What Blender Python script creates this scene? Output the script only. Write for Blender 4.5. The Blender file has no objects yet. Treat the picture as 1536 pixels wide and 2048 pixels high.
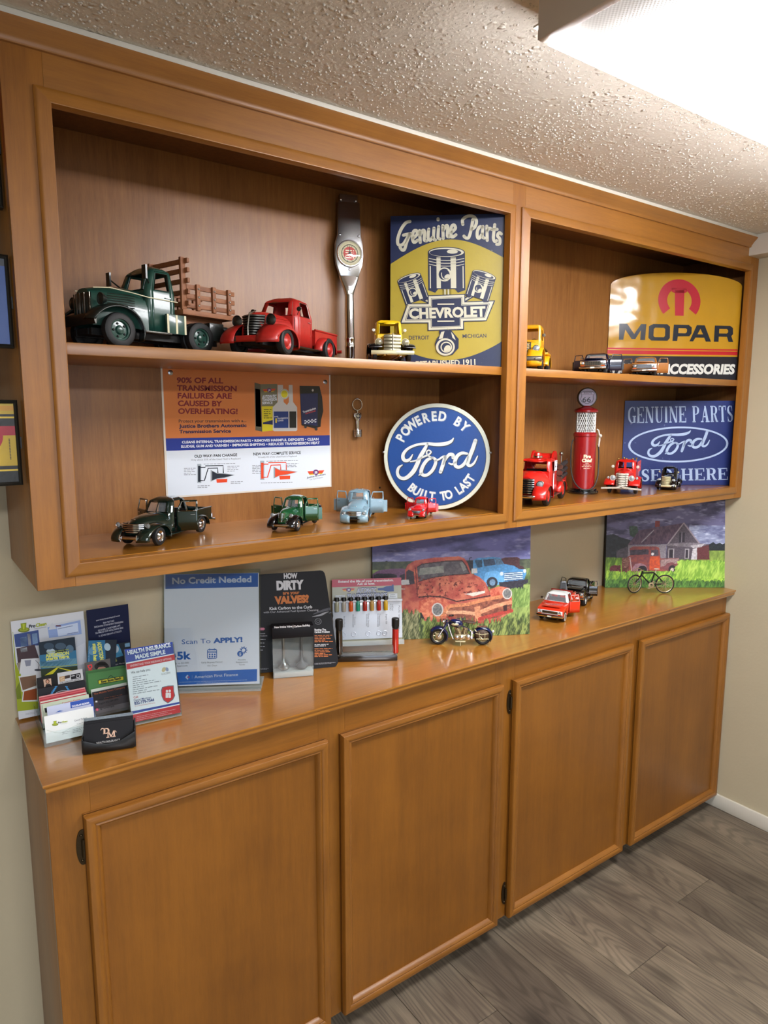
import bpy, bmesh, math, random
from mathutils import Vector, Matrix
random.seed(7)
PI = math.pi
COL = bpy.context.scene.collection
SC = bpy.context.scene

def lin(c):
    return c/12.92 if c <= 0.04045 else ((c+0.055)/1.055)**2.4
def hx(s, a=1.0):
    s = s.lstrip('#')
    return tuple(lin(int(s[i:i+2], 16)/255) for i in (0, 2, 4)) + (a,)

# ---------------- camera, world, lamps, exposure ----------------
cam_d = bpy.data.cameras.new('camera')
cam = bpy.data.objects.new('camera', cam_d); COL.objects.link(cam)
cam_d.sensor_fit = 'HORIZONTAL'; cam_d.sensor_width = 36.0
cam_d.lens = 1363.71/1536*36.0
cam_d.clip_start = 0.02
cam.location = (-2.5769, -1.6386, 1.5668)
_R = (Matrix.Rotation(math.radians(-35.3879), 3, 'Z') @ Matrix.Rotation(math.radians(90-8.1697), 3, 'X')
      @ Matrix.Rotation(math.radians(0.0688), 3, 'Z'))
cam.rotation_euler = _R.to_euler()
SC.camera = cam

SC.view_settings.view_transform = 'Standard'
SC.view_settings.look = 'None'
SC.view_settings.gamma = 1.0
SC.view_settings.exposure = 0.55
SC.view_settings.use_curve_mapping = False
SC.cycles.use_denoising = True
SC.cycles.max_bounces = 8
SC.cycles.diffuse_bounces = 4
SC.cycles.glossy_bounces = 4
SC.cycles.transmission_bounces = 6
SC.cycles.transparent_max_bounces = 12
SC.cycles.caustics_reflective = False
SC.cycles.caustics_refractive = False
SC.cycles.sample_clamp_indirect = 4.0

world = bpy.data.worlds.new('world'); SC.world = world
world.use_nodes = True
world.node_tree.nodes['Background'].inputs[0].default_value = (0.75, 0.85, 1.0, 1)
world.node_tree.nodes['Background'].inputs[1].default_value = 0.6

def area(name, loc, target, sx, sy, power, color):
    d = bpy.data.lights.new(name, 'AREA'); d.shape = 'RECTANGLE'; d.size = sx; d.size_y = sy
    d.energy = power; d.color = color
    o = bpy.data.objects.new(name, d); COL.objects.link(o); o.location = loc
    o.rotation_euler = (Vector(target)-Vector(loc)).to_track_quat('-Z', 'Y').to_euler()
    return o
# daylight through the shop window behind the camera, and the room's second ceiling lamp
area('window_daylight', (-2.9, -4.3, 1.35), (-1.6, 0, 1.2), 1.9, 1.3, 22, (0.70, 0.82, 1.0))
area('rear_ceiling_lamp', (-2.6, -2.9, 2.14), (-2.6, -2.9, 0), 1.2, 0.4, 68, (0.97, 0.98, 1.0))
LENS_POWER = 20.0

# ---------------- helpers ----------------
def add_props(o, label=None, cat=None, group=None, kind=None):
    if label: o['label'] = label
    if cat: o['category'] = cat
    if group: o['group'] = group
    if kind: o['kind'] = kind
    return o

def thing(name, label, cat, loc=(0, 0, 0), rz=0.0, group=None, scale=1.0):
    o = bpy.data.objects.new(name, None); COL.objects.link(o)
    o.empty_display_size = 0.02
    o.location = loc; o.rotation_euler = (0, 0, math.radians(rz)); o.scale = (scale,)*3
    return add_props(o, label, cat, group)

KX = [1.0, 1.0]   # lengthwise and height stretch of the model being built
class MB:
    """collects shapes, then links them as one mesh object"""
    def __init__(s, M=None):
        s.v = []; s.f = []; s.m = []; s.M = M or Matrix.Identity(4)
    def add(s, vs, fs, mi=0):
        b = len(s.v)
        s.v += [tuple(s.M @ Vector(p)) for p in vs]
        s.f += [tuple(b+i for i in f) for f in fs]; s.m += [mi]*len(fs)
        return s
    def box(s, x0, x1, y0, y1, z0, z1, mi=0):
        vs = [(x, y, z) for x in (x0, x1) for y in (y0, y1) for z in (z0, z1)]
        return s.add(vs, [(0, 1, 3, 2), (4, 6, 7, 5), (0, 4, 5, 1), (2, 3, 7, 6), (0, 2, 6, 4), (1, 5, 7, 3)], mi)
    def prism(s, poly, a, b, axis='y', mi=0):
        n = len(poly)
        def P(p, t):
            return {'y': (p[0], t, p[1]), 'x': (t, p[0], p[1]), 'z': (p[0], p[1], t)}[axis]
        vs = [P(p, a) for p in poly] + [P(p, b) for p in poly]
        fs = [tuple(range(n)), tuple(range(2*n-1, n-1, -1))] + [(i, i+n, (i+1) % n+n, (i+1) % n) for i in range(n)]
        return s.add(vs, fs, mi)
    def lathe(s, prof, n=24, M=None, mi=0, cap=True):
        """prof: (r, z) list around z"""
        vs = []; fs = []
        k = len(prof)
        for i in range(n):
            a = 2*PI*i/n
            for r, z in prof:
                vs.append((r*math.cos(a), r*math.sin(a), z))
        for i in range(n):
            j = (i+1) % n
            for q in range(k-1):
                fs.append((i*k+q, j*k+q, j*k+q+1, i*k+q+1))
        if cap:
            if prof[0][0] > 1e-6: fs.append(tuple(i*k for i in range(n))[::-1])
            if prof[-1][0] > 1e-6: fs.append(tuple(i*k+k-1 for i in range(n)))
        if M: vs = [tuple(M @ Vector(p)) for p in vs]
        return s.add(vs, fs, mi)
    def tube(s, pts, r, n=8, mi=0, closed=False, flat=1.0):
        pts = [Vector(p) for p in pts]; m = len(pts); vs = []; fs = []
        rs = r if isinstance(r, (list, tuple)) else [r]*m
        up = None
        for i, p in enumerate(pts):
            if closed: t = pts[(i+1) % m]-pts[i-1]
            else: t = pts[min(i+1, m-1)]-pts[max(i-1, 0)]
            t = t.normalized() if t.length > 1e-9 else Vector((1, 0, 0))
            if up is None:
                up = Vector((0, 0, 1)) if abs(t.z) < .9 else Vector((1, 0, 0))
            a = t.cross(up).normalized(); b = a.cross(t).normalized(); up = b
            for k in range(n):
                q = 2*PI*k/n+PI/n
                vs.append(tuple(p+a*math.cos(q)*rs[i]*flat+b*math.sin(q)*rs[i]))
        for i in range(m if closed else m-1):
            j = (i+1) % m
            for k in range(n):
                l = (k+1) % n
                fs.append((i*n+k, i*n+l, j*n+l, j*n+k))
        if not closed:
            fs.append(tuple(range(n))[::-1]); fs.append(tuple((m-1)*n+k for k in range(n)))
        return s.add(vs, fs, mi)
    def grid(s, rows, mi=0, closed=False, skip=None):
        """rows: list of equally long point lists"""
        k = len(rows[0]); vs = [p for r in rows for p in r]; fs = []
        for i in range(len(rows)-1):
            for j in range(k if closed else k-1):
                if skip and skip(i, j): continue
                l = (j+1) % k
                fs.append((i*k+j, i*k+l, (i+1)*k+l, (i+1)*k+j))
        return s.add(vs, fs, mi)
    def ball(s, c, r, n=12, m=7, sc=(1, 1, 1), mi=0):
        prof = [(max(1e-7, r*math.sin(PI*i/m)), -r*math.cos(PI*i/m)) for i in range(m+1)]
        return s.lathe(prof, n, Matrix.Translation(c) @ Matrix.Diagonal((*sc, 1)), mi, cap=False)
    def build(s, name, mats, parent=None, bevel=0.0, seg=2, org=None, smooth=True, angle=32, solid=0.0, uv=False, kind=None, label=None, loc=None, rz=None, weld=False, raw=False):
        me = bpy.data.meshes.new(name)
        vs = s.v
        if org is not None: vs = [(x-org[0], y-org[1], z-org[2]) for x, y, z in vs]
        if KX != [1, 1] and not raw: vs = [(x*KX[0], y, z*KX[1]) for x, y, z in vs]
        if KX != [1, 1] and loc: loc = (loc[0]*KX[0], loc[1], loc[2]*KX[1])
        me.from_pydata(vs, [], s.f)
        if not isinstance(mats, (list, tuple)): mats = [mats]
        for m in mats: me.materials.append(m)
        if len(mats) > 1:
            me.polygons.foreach_set('material_index', s.m)
        bm = bmesh.new(); bm.from_mesh(me)
        if weld: bmesh.ops.remove_doubles(bm, verts=bm.verts, dist=1e-6)
        bmesh.ops.delete(bm, geom=[v for v in bm.verts if not v.link_faces], context='VERTS')
        bmesh.ops.recalc_face_normals(bm, faces=bm.faces)
        if bevel > 0:
            es = [e for e in bm.edges if len(e.link_faces) == 2 and e.calc_face_angle(0) > 0.5]
            bmesh.ops.bevel(bm, geom=es, offset=bevel, offset_type='OFFSET', segments=seg, profile=0.5, affect='EDGES', clamp_overlap=True)
        bm.to_mesh(me); bm.free()
        if smooth:
            me.polygons.foreach_set('use_smooth', [True]*len(me.polygons))
            me.set_sharp_from_angle(angle=math.radians(angle))
        me.update()
        o = bpy.data.objects.new(name, me); COL.objects.link(o)
        if parent: o.parent = parent
        if solid:
            md = o.modifiers.new('thickness', 'SOLIDIFY'); md.thickness = abs(solid); md.offset = -1 if solid > 0 else 1
        if kind: o['kind'] = kind
        if label: o['label'] = label
        if loc: o.location = loc
        if rz is not None: o.rotation_euler[2] = math.radians(rz)
        return o

def T(x, y, z): return Matrix.Translation((x, y, z))
def RX(a): return Matrix.Rotation(math.radians(a), 4, 'X')
def RY(a): return Matrix.Rotation(math.radians(a), 4, 'Y')
def RZ(a): return Matrix.Rotation(math.radians(a), 4, 'Z')

# ---------------- materials ----------------
MATS = {}
def clear(name, tint='#ffffff', refl=.06, rough=.02):
    """thin clear plastic or glass: see-through with a mirror-like surface film"""
    if name in MATS: return MATS[name]
    m, n, l, p = nt(name); out = n['Material Output']; n.remove(p)
    t = n.new('ShaderNodeBsdfTransparent'); t.inputs[0].default_value = hx(tint)
    g = n.new('ShaderNodeBsdfGlossy'); g.inputs['Roughness'].default_value = rough
    lw = n.new('ShaderNodeLayerWeight'); lw.inputs['Blend'].default_value = .35
    mr = n.new('ShaderNodeMapRange'); mr.inputs['To Min'].default_value = refl; mr.inputs['To Max'].default_value = .7
    pw = n.new('ShaderNodeMath'); pw.operation = 'POWER'; pw.inputs[1].default_value = 2.5; l.new(lw.outputs['Facing'], pw.inputs[0]); l.new(pw.outputs[0], mr.inputs['Value'])
    mx = n.new('ShaderNodeMixShader'); l.new(mr.outputs[0], mx.inputs[0]); l.new(t.outputs[0], mx.inputs[1]); l.new(g.outputs[0], mx.inputs[2]); l.new(mx.outputs[0], out.inputs['Surface'])
    MATS[name] = m; return m
def nt(name):
    m = bpy.data.materials.new(name); m.use_nodes = True
    n = m.node_tree.nodes; return m, n, m.node_tree.links, n['Principled BSDF']
def mat(name, col, rough=0.5, metal=0.0, coat=0.0, noise=0.0, nscale=40, bump=0.0, bscale=200, alpha=1.0, trans=0.0, ior=1.45, emit=0.0, spec=0.5, wear=None, wscale=60, wamt=0.55):
    if name in MATS: return MATS[name]
    m, n, l, p = nt(name)
    c = hx(col) if isinstance(col, str) else col
    p.inputs['Base Color'].default_value = c
    p.inputs['Roughness'].default_value = rough; p.inputs['Metallic'].default_value = metal
    p.inputs['Coat Weight'].default_value = coat; p.inputs['Coat Roughness'].default_value = 0.08
    p.inputs['IOR'].default_value = ior; p.inputs['Transmission Weight'].default_value = trans
    p.inputs['Alpha'].default_value = alpha; p.inputs['Specular IOR Level'].default_value = spec
    if emit:
        p.inputs['Emission Color'].default_value = c; p.inputs['Emission Strength'].default_value = emit
    tc = n.new('ShaderNodeTexCoord')
    if noise > 0 or wear:
        last = None
        nz = n.new('ShaderNodeTexNoise'); nz.inputs['Scale'].default_value = nscale; nz.inputs['Detail'].default_value = 5
        l.new(tc.outputs['Object'], nz.inputs['Vector'])
        mx = n.new('ShaderNodeMix'); mx.data_type = 'RGBA'
        mx.inputs['A'].default_value = tuple(max(0, k*(1-noise)) for k in c[:3])+(1,)
        mx.inputs['B'].default_value = tuple(min(1, k*(1+noise)) for k in c[:3])+(1,)
        l.new(nz.outputs['Fac'], mx.inputs['Factor']); last = mx.outputs['Result']
        if wear:
            wn = n.new('ShaderNodeTexNoise'); wn.inputs['Scale'].default_value = wscale; wn.inputs['Detail'].default_value = 8
            wn.inputs['Roughness'].default_value = 0.7
            l.new(tc.outputs['Object'], wn.inputs['Vector'])
            rp = n.new('ShaderNodeValToRGB'); rp.color_ramp.elements[0].position = wamt; rp.color_ramp.elements[1].position = wamt+0.06
            l.new(wn.outputs['Fac'], rp.inputs['Fac'])
            m2 = n.new('ShaderNodeMix'); m2.data_type = 'RGBA'; m2.inputs['B'].default_value = hx(wear)
            l.new(last, m2.inputs['A']); l.new(rp.outputs['Color'], m2.inputs['Factor']); last = m2.outputs['Result']
        l.new(last, p.inputs['Base Color'])
    if bump > 0:
        bn = n.new('ShaderNodeTexNoise'); bn.inputs['Scale'].default_value = bscale; bn.inputs['Detail'].default_value = 3
        l.new(tc.outputs['Object'], bn.inputs['Vector'])
        b = n.new('ShaderNodeBump'); b.inputs['Strength'].default_value = bump; b.inputs['Distance'].default_value = 0.002
        l.new(bn.outputs['Fac'], b.inputs['Height']); l.new(b.outputs['Normal'], p.inputs['Normal'])
    MATS[name] = m
    return m

def wood(name, dark, light, grain='z', rough=0.42, coat=0.8, fine=1.0, rand=False, blotch=0.5, bump=0.05):
    if name in MATS: return MATS[name]
    m, n, l, p = nt(name)
    tc = n.new('ShaderNodeTexCoord')
    src = tc.outputs['Object']
    if rand:
        oi = n.new('ShaderNodeObjectInfo'); cx = n.new('ShaderNodeVectorMath'); cx.operation = 'SCALE'
        cx.inputs['Scale'].default_value = 37.0
        cb = n.new('ShaderNodeCombineXYZ'); 
        for k in range(3): l.new(oi.outputs['Random'], cb.inputs[k])
        l.new(cb.outputs[0], cx.inputs[0]); ad = n.new('ShaderNodeVectorMath'); l.new(src, ad.inputs[0]); l.new(cx.outputs[0], ad.inputs[1]); src = ad.outputs[0]
    def mapped(sx):
        mp = n.new('ShaderNodeMapping'); k = {'x': 0, 'y': 1, 'z': 2}[grain]
        s = [sx, sx, sx]; s[k] = sx*0.06
        mp.inputs['Scale'].default_value = s; l.new(src, mp.inputs['Vector']); return mp.outputs[0]
    def noise(vec, sc, det=5, r=0.6):
        z = n.new('ShaderNodeTexNoise'); z.inputs['Scale'].default_value = sc; z.inputs['Detail'].default_value = det; z.inputs['Roughness'].default_value = r
        l.new(vec, z.inputs['Vector']); return z.outputs['Fac']
    g1 = noise(mapped(90*fine), 1.0); g2 = noise(mapped(500*fine), 1.0, 2); bl = noise(mapped(9), 1.0, 4, .5)
    def mth(op, a, b):
        q = n.new('ShaderNodeMath'); q.operation = op
        for i, k in enumerate((a, b)):
            if isinstance(k, (int, float)): q.inputs[i].default_value = k
            else: l.new(k, q.inputs[i])
        return q.outputs[0]
    bl2 = noise(src, 5.0, 3)
    t = mth('ADD', mth('MULTIPLY', g1, .35), mth('MULTIPLY', g2, .2))
    t = mth('ADD', t, mth('MULTIPLY', bl, blotch*.5)); t = mth('ADD', t, mth('MULTIPLY', bl2, blotch*.4))
    rp = n.new('ShaderNodeValToRGB'); w = .35+.2+blotch*.9
    rp.color_ramp.elements[0].position = .38*w; rp.color_ramp.elements[0].color = hx(dark)
    rp.color_ramp.elements[1].position = .62*w; rp.color_ramp.elements[1].color = hx(light)
    l.new(t, rp.inputs['Fac']); l.new(rp.outputs['Color'], p.inputs['Base Color'])
    p.inputs['Roughness'].default_value = rough; p.inputs['Coat Weight'].default_value = coat; p.inputs['Coat Roughness'].default_value = .34 if coat < 1 else .16
    b = n.new('ShaderNodeBump'); b.inputs['Strength'].default_value = bump; b.inputs['Distance'].default_value = .002
    l.new(g2, b.inputs['Height']); l.new(b.outputs['Normal'], p.inputs['Normal'])
    MATS[name] = m
    return m
# ---------------- room ----------------
CEIL = 2.19
def wall_paint(name, c, bump=.25, bs=90):
    return mat(name, c, rough=.75, noise=.04, nscale=6, bump=bump, bscale=bs)
beige = wall_paint('wall paint beige', '#b8ad92')
trimw = mat('painted trim', '#d9d5c8', rough=.45, noise=.03)

def struct(name, mb, m, **k):
    o = mb.build(name, m, **k); o['kind'] = 'structure'; return o
struct('wall_back', MB().box(-5.0, 0.1, 0.0, 0.1, -.05, 2.3), beige, smooth=False)
struct('wall_right', MB().box(0.0, 0.1, -4.5, 0.0, -.05, 2.3), beige, smooth=False)
struct('wall_left', MB().box(-5.1, -5.0, -4.5, 0.1, -.05, 2.3), beige, smooth=False)
wf = MB().box(-5.0, -3.9, -4.6, -4.5, -.05, 2.3).box(-1.9, 0.1, -4.6, -4.5, -.05, 2.3).box(-3.9, -1.9, -4.6, -4.5, -.05, .65).box(-3.9, -1.9, -4.6, -4.5, 2.05, 2.3)
struct('wall_front', wf, beige, smooth=False)

# ceiling with a sprayed, lumpy finish
def ceiling_mat():
    m, n, l, p = nt('sprayed ceiling')
    p.inputs['Base Color'].default_value = hx('#d6cfc2'); p.inputs['Roughness'].default_value = .85
    tc = n.new('ShaderNodeTexCoord')
    v1 = n.new('ShaderNodeTexVoronoi'); v1.inputs['Scale'].default_value = 75; v1.feature = 'SMOOTH_F1'; v1.inputs['Smoothness'].default_value = .6
    wz = n.new('ShaderNodeTexNoise'); wz.inputs['Scale'].default_value = 60; wz.inputs['Detail'].default_value = 3
    mxv = n.new('ShaderNodeMix'); mxv.data_type = 'RGBA'; mxv.inputs['Factor'].default_value = .012
    l.new(tc.outputs['Object'], wz.inputs['Vector']); l.new(tc.outputs['Object'], mxv.inputs['A']); l.new(wz.outputs['Color'], mxv.inputs['B'])
    l.new(mxv.outputs['Result'], v1.inputs['Vector'])
    r1 = n.new('ShaderNodeMapRange'); r1.inputs['From Min'].default_value = .42; r1.inputs['From Max'].default_value = .12
    l.new(v1.outputs['Distance'], r1.inputs['Value'])
    dn = n.new('ShaderNodeTexNoise'); dn.inputs['Scale'].default_value = 14; dn.inputs['Detail'].default_value = 4
    l.new(tc.outputs['Object'], dn.inputs['Vector'])
    r2 = n.new('ShaderNodeMapRange'); r2.inputs['From Min'].default_value = .46; r2.inputs['From Max'].default_value = .66
    l.new(dn.outputs['Fac'], r2.inputs['Value'])
    cn = n.new('ShaderNodeTexVoronoi'); cn.inputs['Scale'].default_value = 75
    l.new(mxv.outputs['Result'], cn.inputs['Vector'])
    sep = n.new('ShaderNodeSeparateColor'); l.new(cn.outputs['Color'], sep.inputs[0])
    mu = n.new('ShaderNodeMath'); mu.operation = 'MULTIPLY'; l.new(r1.outputs[0], mu.inputs[0]); l.new(sep.outputs[0], mu.inputs[1])
    mu2 = n.new('ShaderNodeMath'); mu2.operation = 'MULTIPLY_ADD'; l.new(r2.outputs[0], mu2.inputs[0]); mu2.inputs[1].default_value = .9; mu2.inputs[2].default_value = .25
    mu3 = n.new('ShaderNodeMath'); mu3.operation = 'MULTIPLY'; l.new(mu.outputs[0], mu3.inputs[0]); l.new(mu2.outputs[0], mu3.inputs[1])
    fn = n.new('ShaderNodeTexNoise'); fn.inputs['Scale'].default_value = 170; fn.inputs['Detail'].default_value = 3
    l.new(tc.outputs['Object'], fn.inputs['Vector'])
    ad = n.new('ShaderNodeMath'); ad.operation = 'MULTIPLY_ADD'; l.new(fn.outputs['Fac'], ad.inputs[0]); ad.inputs[1].default_value = .35; l.new(mu3.outputs[0], ad.inputs[2])
    b = n.new('ShaderNodeBump'); b.inputs['Strength'].default_value = 1.0; b.inputs['Distance'].default_value = .004
    l.new(ad.outputs[0], b.inputs['Height']); l.new(b.outputs['Normal'], p.inputs['Normal'])
    return m
struct('ceiling', MB().box(-5.1, 0.1, -4.6, 0.1, CEIL, CEIL+.08), ceiling_mat(), smooth=False)

def popcorn():
    import numpy as np
    rg = np.random.default_rng(5); N = 52000
    x = rg.uniform(-2.75, -.08, N); y = rg.uniform(-1.62, -.37, N)
    d = np.sin(x*9+2*np.sin(y*7))*np.sin(y*11+2*np.sin(x*5+1)); keep = (rg.random(N) < .55+.35*d) & ~((x > -1.80) & (y < -.89))
    x, y = x[keep], y[keep]; n = len(x)
    r = .0011+.0021*rg.random(n)**2.2; h = r*rg.uniform(.5, 1.0, n); a0 = rg.random(n)*6.28; el = rg.uniform(.6, 1.6, n); K = 6
    V = np.zeros((n, 2*K+1, 3))
    for i in range(K):
        a = 2*PI*i/K; cx = r*np.cos(a)*el; cy = r*np.sin(a)
        for q, (s, z) in enumerate(((1, 0), (.7, .75))):
            V[:, q*K+i, 0] = x+s*(cx*np.cos(a0)-cy*np.sin(a0)); V[:, q*K+i, 1] = y+s*(cx*np.sin(a0)+cy*np.cos(a0)); V[:, q*K+i, 2] = CEIL+.0002-h*z
    V[:, 2*K] = np.stack([x, y, CEIL-h], 1)
    f = []
    for i in range(K):
        j = (i+1) % K; f += [(i, j, K+j), (i, K+j, K+i), (K+i, K+j, 2*K)]
    F = (np.array(f)[None]+(np.arange(n)*(2*K+1))[:, None, None]).reshape(-1, 3).astype(np.int32)
    me = bpy.data.meshes.new('ceiling_texture'); me.vertices.add(n*(2*K+1)); me.vertices.foreach_set('co', V.astype(np.float32).ravel())
    me.loops.add(F.size); me.loops.foreach_set('vertex_index', F.ravel()); me.polygons.add(len(F)); me.polygons.foreach_set('loop_start', np.arange(0, F.size, 3, dtype=np.int32))
    me.update(calc_edges=True); me.polygons.foreach_set('use_smooth', [True]*len(F))
    me.materials.append(mat('ceiling lumps', '#cfc9be', rough=.85)); o = bpy.data.objects.new('ceiling_texture', me); COL.objects.link(o)
    o.parent = bpy.data.objects['ceiling']; o['kind'] = 'stuff'
popcorn()

# floor: slab plus individual vinyl planks running towards the cabinets
struct('floor', MB().box(-5.0, 0.0, -4.5, 0.0, -.05, -.006), mat('floor slab', '#1d1a17', rough=.9), smooth=False)
FLOOR = bpy.data.objects['floor']
def plank_mat():
    m, n, l, p = nt('grey oak plank')
    tc = n.new('ShaderNodeTexCoord'); oi = n.new('ShaderNodeObjectInfo')
    cb = n.new('ShaderNodeCombineXYZ')
    for k in range(3): l.new(oi.outputs['Random'], cb.inputs[k])
    sc = n.new('ShaderNodeVectorMath'); sc.operation = 'SCALE'; sc.inputs['Scale'].default_value = 53.; l.new(cb.outputs[0], sc.inputs[0])
    ad = n.new('ShaderNodeVectorMath'); l.new(tc.outputs['Object'], ad.inputs[0]); l.new(sc.outputs[0], ad.inputs[1])
    def mp(s):
        q = n.new('ShaderNodeMapping'); q.inputs['Scale'].default_value = s; l.new(ad.outputs[0], q.inputs[0]); return q.outputs[0]
    def nz(v, s, d=4, r=.55):
        z = n.new('ShaderNodeTexNoise'); z.inputs['Scale'].default_value = s; z.inputs['Detail'].default_value = d; z.inputs['Roughness'].default_value = r
        l.new(v, z.inputs['Vector']); return z
    # cathedral grain: contour bands of a stretched noise field
    f = nz(mp((9, 1.1, 1)), 1.0, 1.5, .4)
    mm = n.new('ShaderNodeMath'); mm.operation = 'MULTIPLY'; l.new(f.outputs['Fac'], mm.inputs[0]); mm.inputs[1].default_value = 150
    sn = n.new('ShaderNodeMath'); sn.operation = 'SINE'; l.new(mm.outputs[0], sn.inputs[0])
    fine = nz(mp((260, 9, 1)), 1.0, 3); dirt = nz(mp((7, 2.2, 1)), 1.0, 4)
    rp = n.new('ShaderNodeValToRGB'); e = rp.color_ramp.elements
    e[0].position = .36; e[0].color = hx('#5f5448'); e[1].position = .66; e[1].color = hx('#867967')
    l.new(dirt.outputs['Fac'], rp.inputs['Fac'])
    r2 = n.new('ShaderNodeMapRange'); r2.inputs['From Min'].default_value = -.2; r2.inputs['From Max'].default_value = 1.0; r2.inputs['To Min'].default_value = 1.0; r2.inputs['To Max'].default_value = .68
    l.new(sn.outputs[0], r2.inputs['Value'])
    r3 = n.new('ShaderNodeMapRange'); r3.inputs['From Min'].default_value = .35; r3.inputs['From Max'].default_value = .65; r3.inputs['To Min'].default_value = .82; r3.inputs['To Max'].default_value = 1.1
    l.new(fine.outputs['Fac'], r3.inputs['Value'])
    kn = n.new('ShaderNodeTexVoronoi'); kn.inputs['Scale'].default_value = 1.0; l.new(mp((3.1, 2.0, 0)), kn.inputs['Vector'])
    r4 = n.new('ShaderNodeMapRange'); r4.inputs['From Min'].default_value = .02; r4.inputs['From Max'].default_value = .13; r4.inputs['To Min'].default_value = .45; r4.inputs['To Max'].default_value = 1
    l.new(kn.outputs['Distance'], r4.inputs['Value'])
    r5 = n.new('ShaderNodeMapRange'); r5.inputs['To Min'].default_value = .78; r5.inputs['To Max'].default_value = 1.12; l.new(oi.outputs['Random'], r5.inputs['Value'])
    prod = r2.outputs[0]
    for q in (r3, r4, r5):
        k = n.new('ShaderNodeMath'); k.operation = 'MULTIPLY'; l.new(prod, k.inputs[0]); l.new(q.outputs[0], k.inputs[1]); prod = k.outputs[0]
    vs = n.new('ShaderNodeVectorMath'); vs.operation = 'SCALE'; l.new(rp.outputs['Color'], vs.inputs[0]); l.new(prod, vs.inputs['Scale'])
    l.new(vs.outputs[0], p.inputs['Base Color']); p.inputs['Roughness'].default_value = .5
    b = n.new('ShaderNodeBump'); b.inputs['Strength'].default_value = .15; b.inputs['Distance'].default_value = .001
    l.new(fine.outputs['Fac'], b.inputs['Height']); l.new(b.outputs['Normal'], p.inputs['Normal'])
    return m
PM = plank_mat()
edges = [-.2515-.1915*i for i in range(26)]
joints = {-2: [-.62], -1: [-.9], 0: [-.98], 1: [-.552], 2: [-.95], 3: [-.637], 4: [-1.15], 5: [-1.0], 6: [-.505], 7: [-.9], 8: [-.3], 9: [-.75]}
xs = [-.002, -.06] + [-.2515-.1915*i for i in range(25)]
k = -1
for i in range(len(xs)-1):
    x1, x0 = xs[i], max(xs[i+1], -4.998)
    if x1 <= -4.99: break
    js = joints.get(i-2+0, [-random.uniform(.2, 1.2)])
    y = js[0]; cuts = [-.002]
    ys = [y]
    while ys[-1]-1.2 > -4.4: ys.append(ys[-1]-1.2)
    cuts += ys + [-4.498]
    for a, b in zip(cuts[:-1], cuts[1:]):
        if a-b < .01: continue
        g = .0007
        ox, oy = (x0+x1)/2, (a+b)/2
        o = MB().box(x0+g-ox, x1-g-ox, b+g-oy, a-g-oy, -.006, 0).build('plank', PM, FLOOR, bevel=.0006, seg=1)
        o.location = (ox, oy, 0)

# baseboard along the right wall and the boxed-in header under the ceiling there
struct('baseboard_right', MB().box(-.012, 0, -4.5, -.02, 0, .058), trimw, bevel=.004)
struct('trim_1', MB().box(-.075, 0, -4.5, -.30, 2.12, CEIL), trimw, bevel=.004)
struct('trim_2', MB().box(-2.46, -.075, -.362, -.30, 2.178, CEIL), trimw, bevel=.003)
# window behind the camera
fr = struct('window_1', MB().box(-3.9, -3.84, -4.56, -4.5, .65, 2.05).box(-1.96, -1.9, -4.56, -4.5, .65, 2.05).box(-3.84, -1.96, -4.56, -4.5, .65, .71).box(-3.84, -1.96, -4.56, -4.5, 1.99, 2.05), trimw)
MB().box(-3.84, -1.96, -4.545, -4.54, .71, 1.99).build('pane', mat('window glass', '#ffffff', rough=0, trans=1, ior=1.02), fr)

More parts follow.
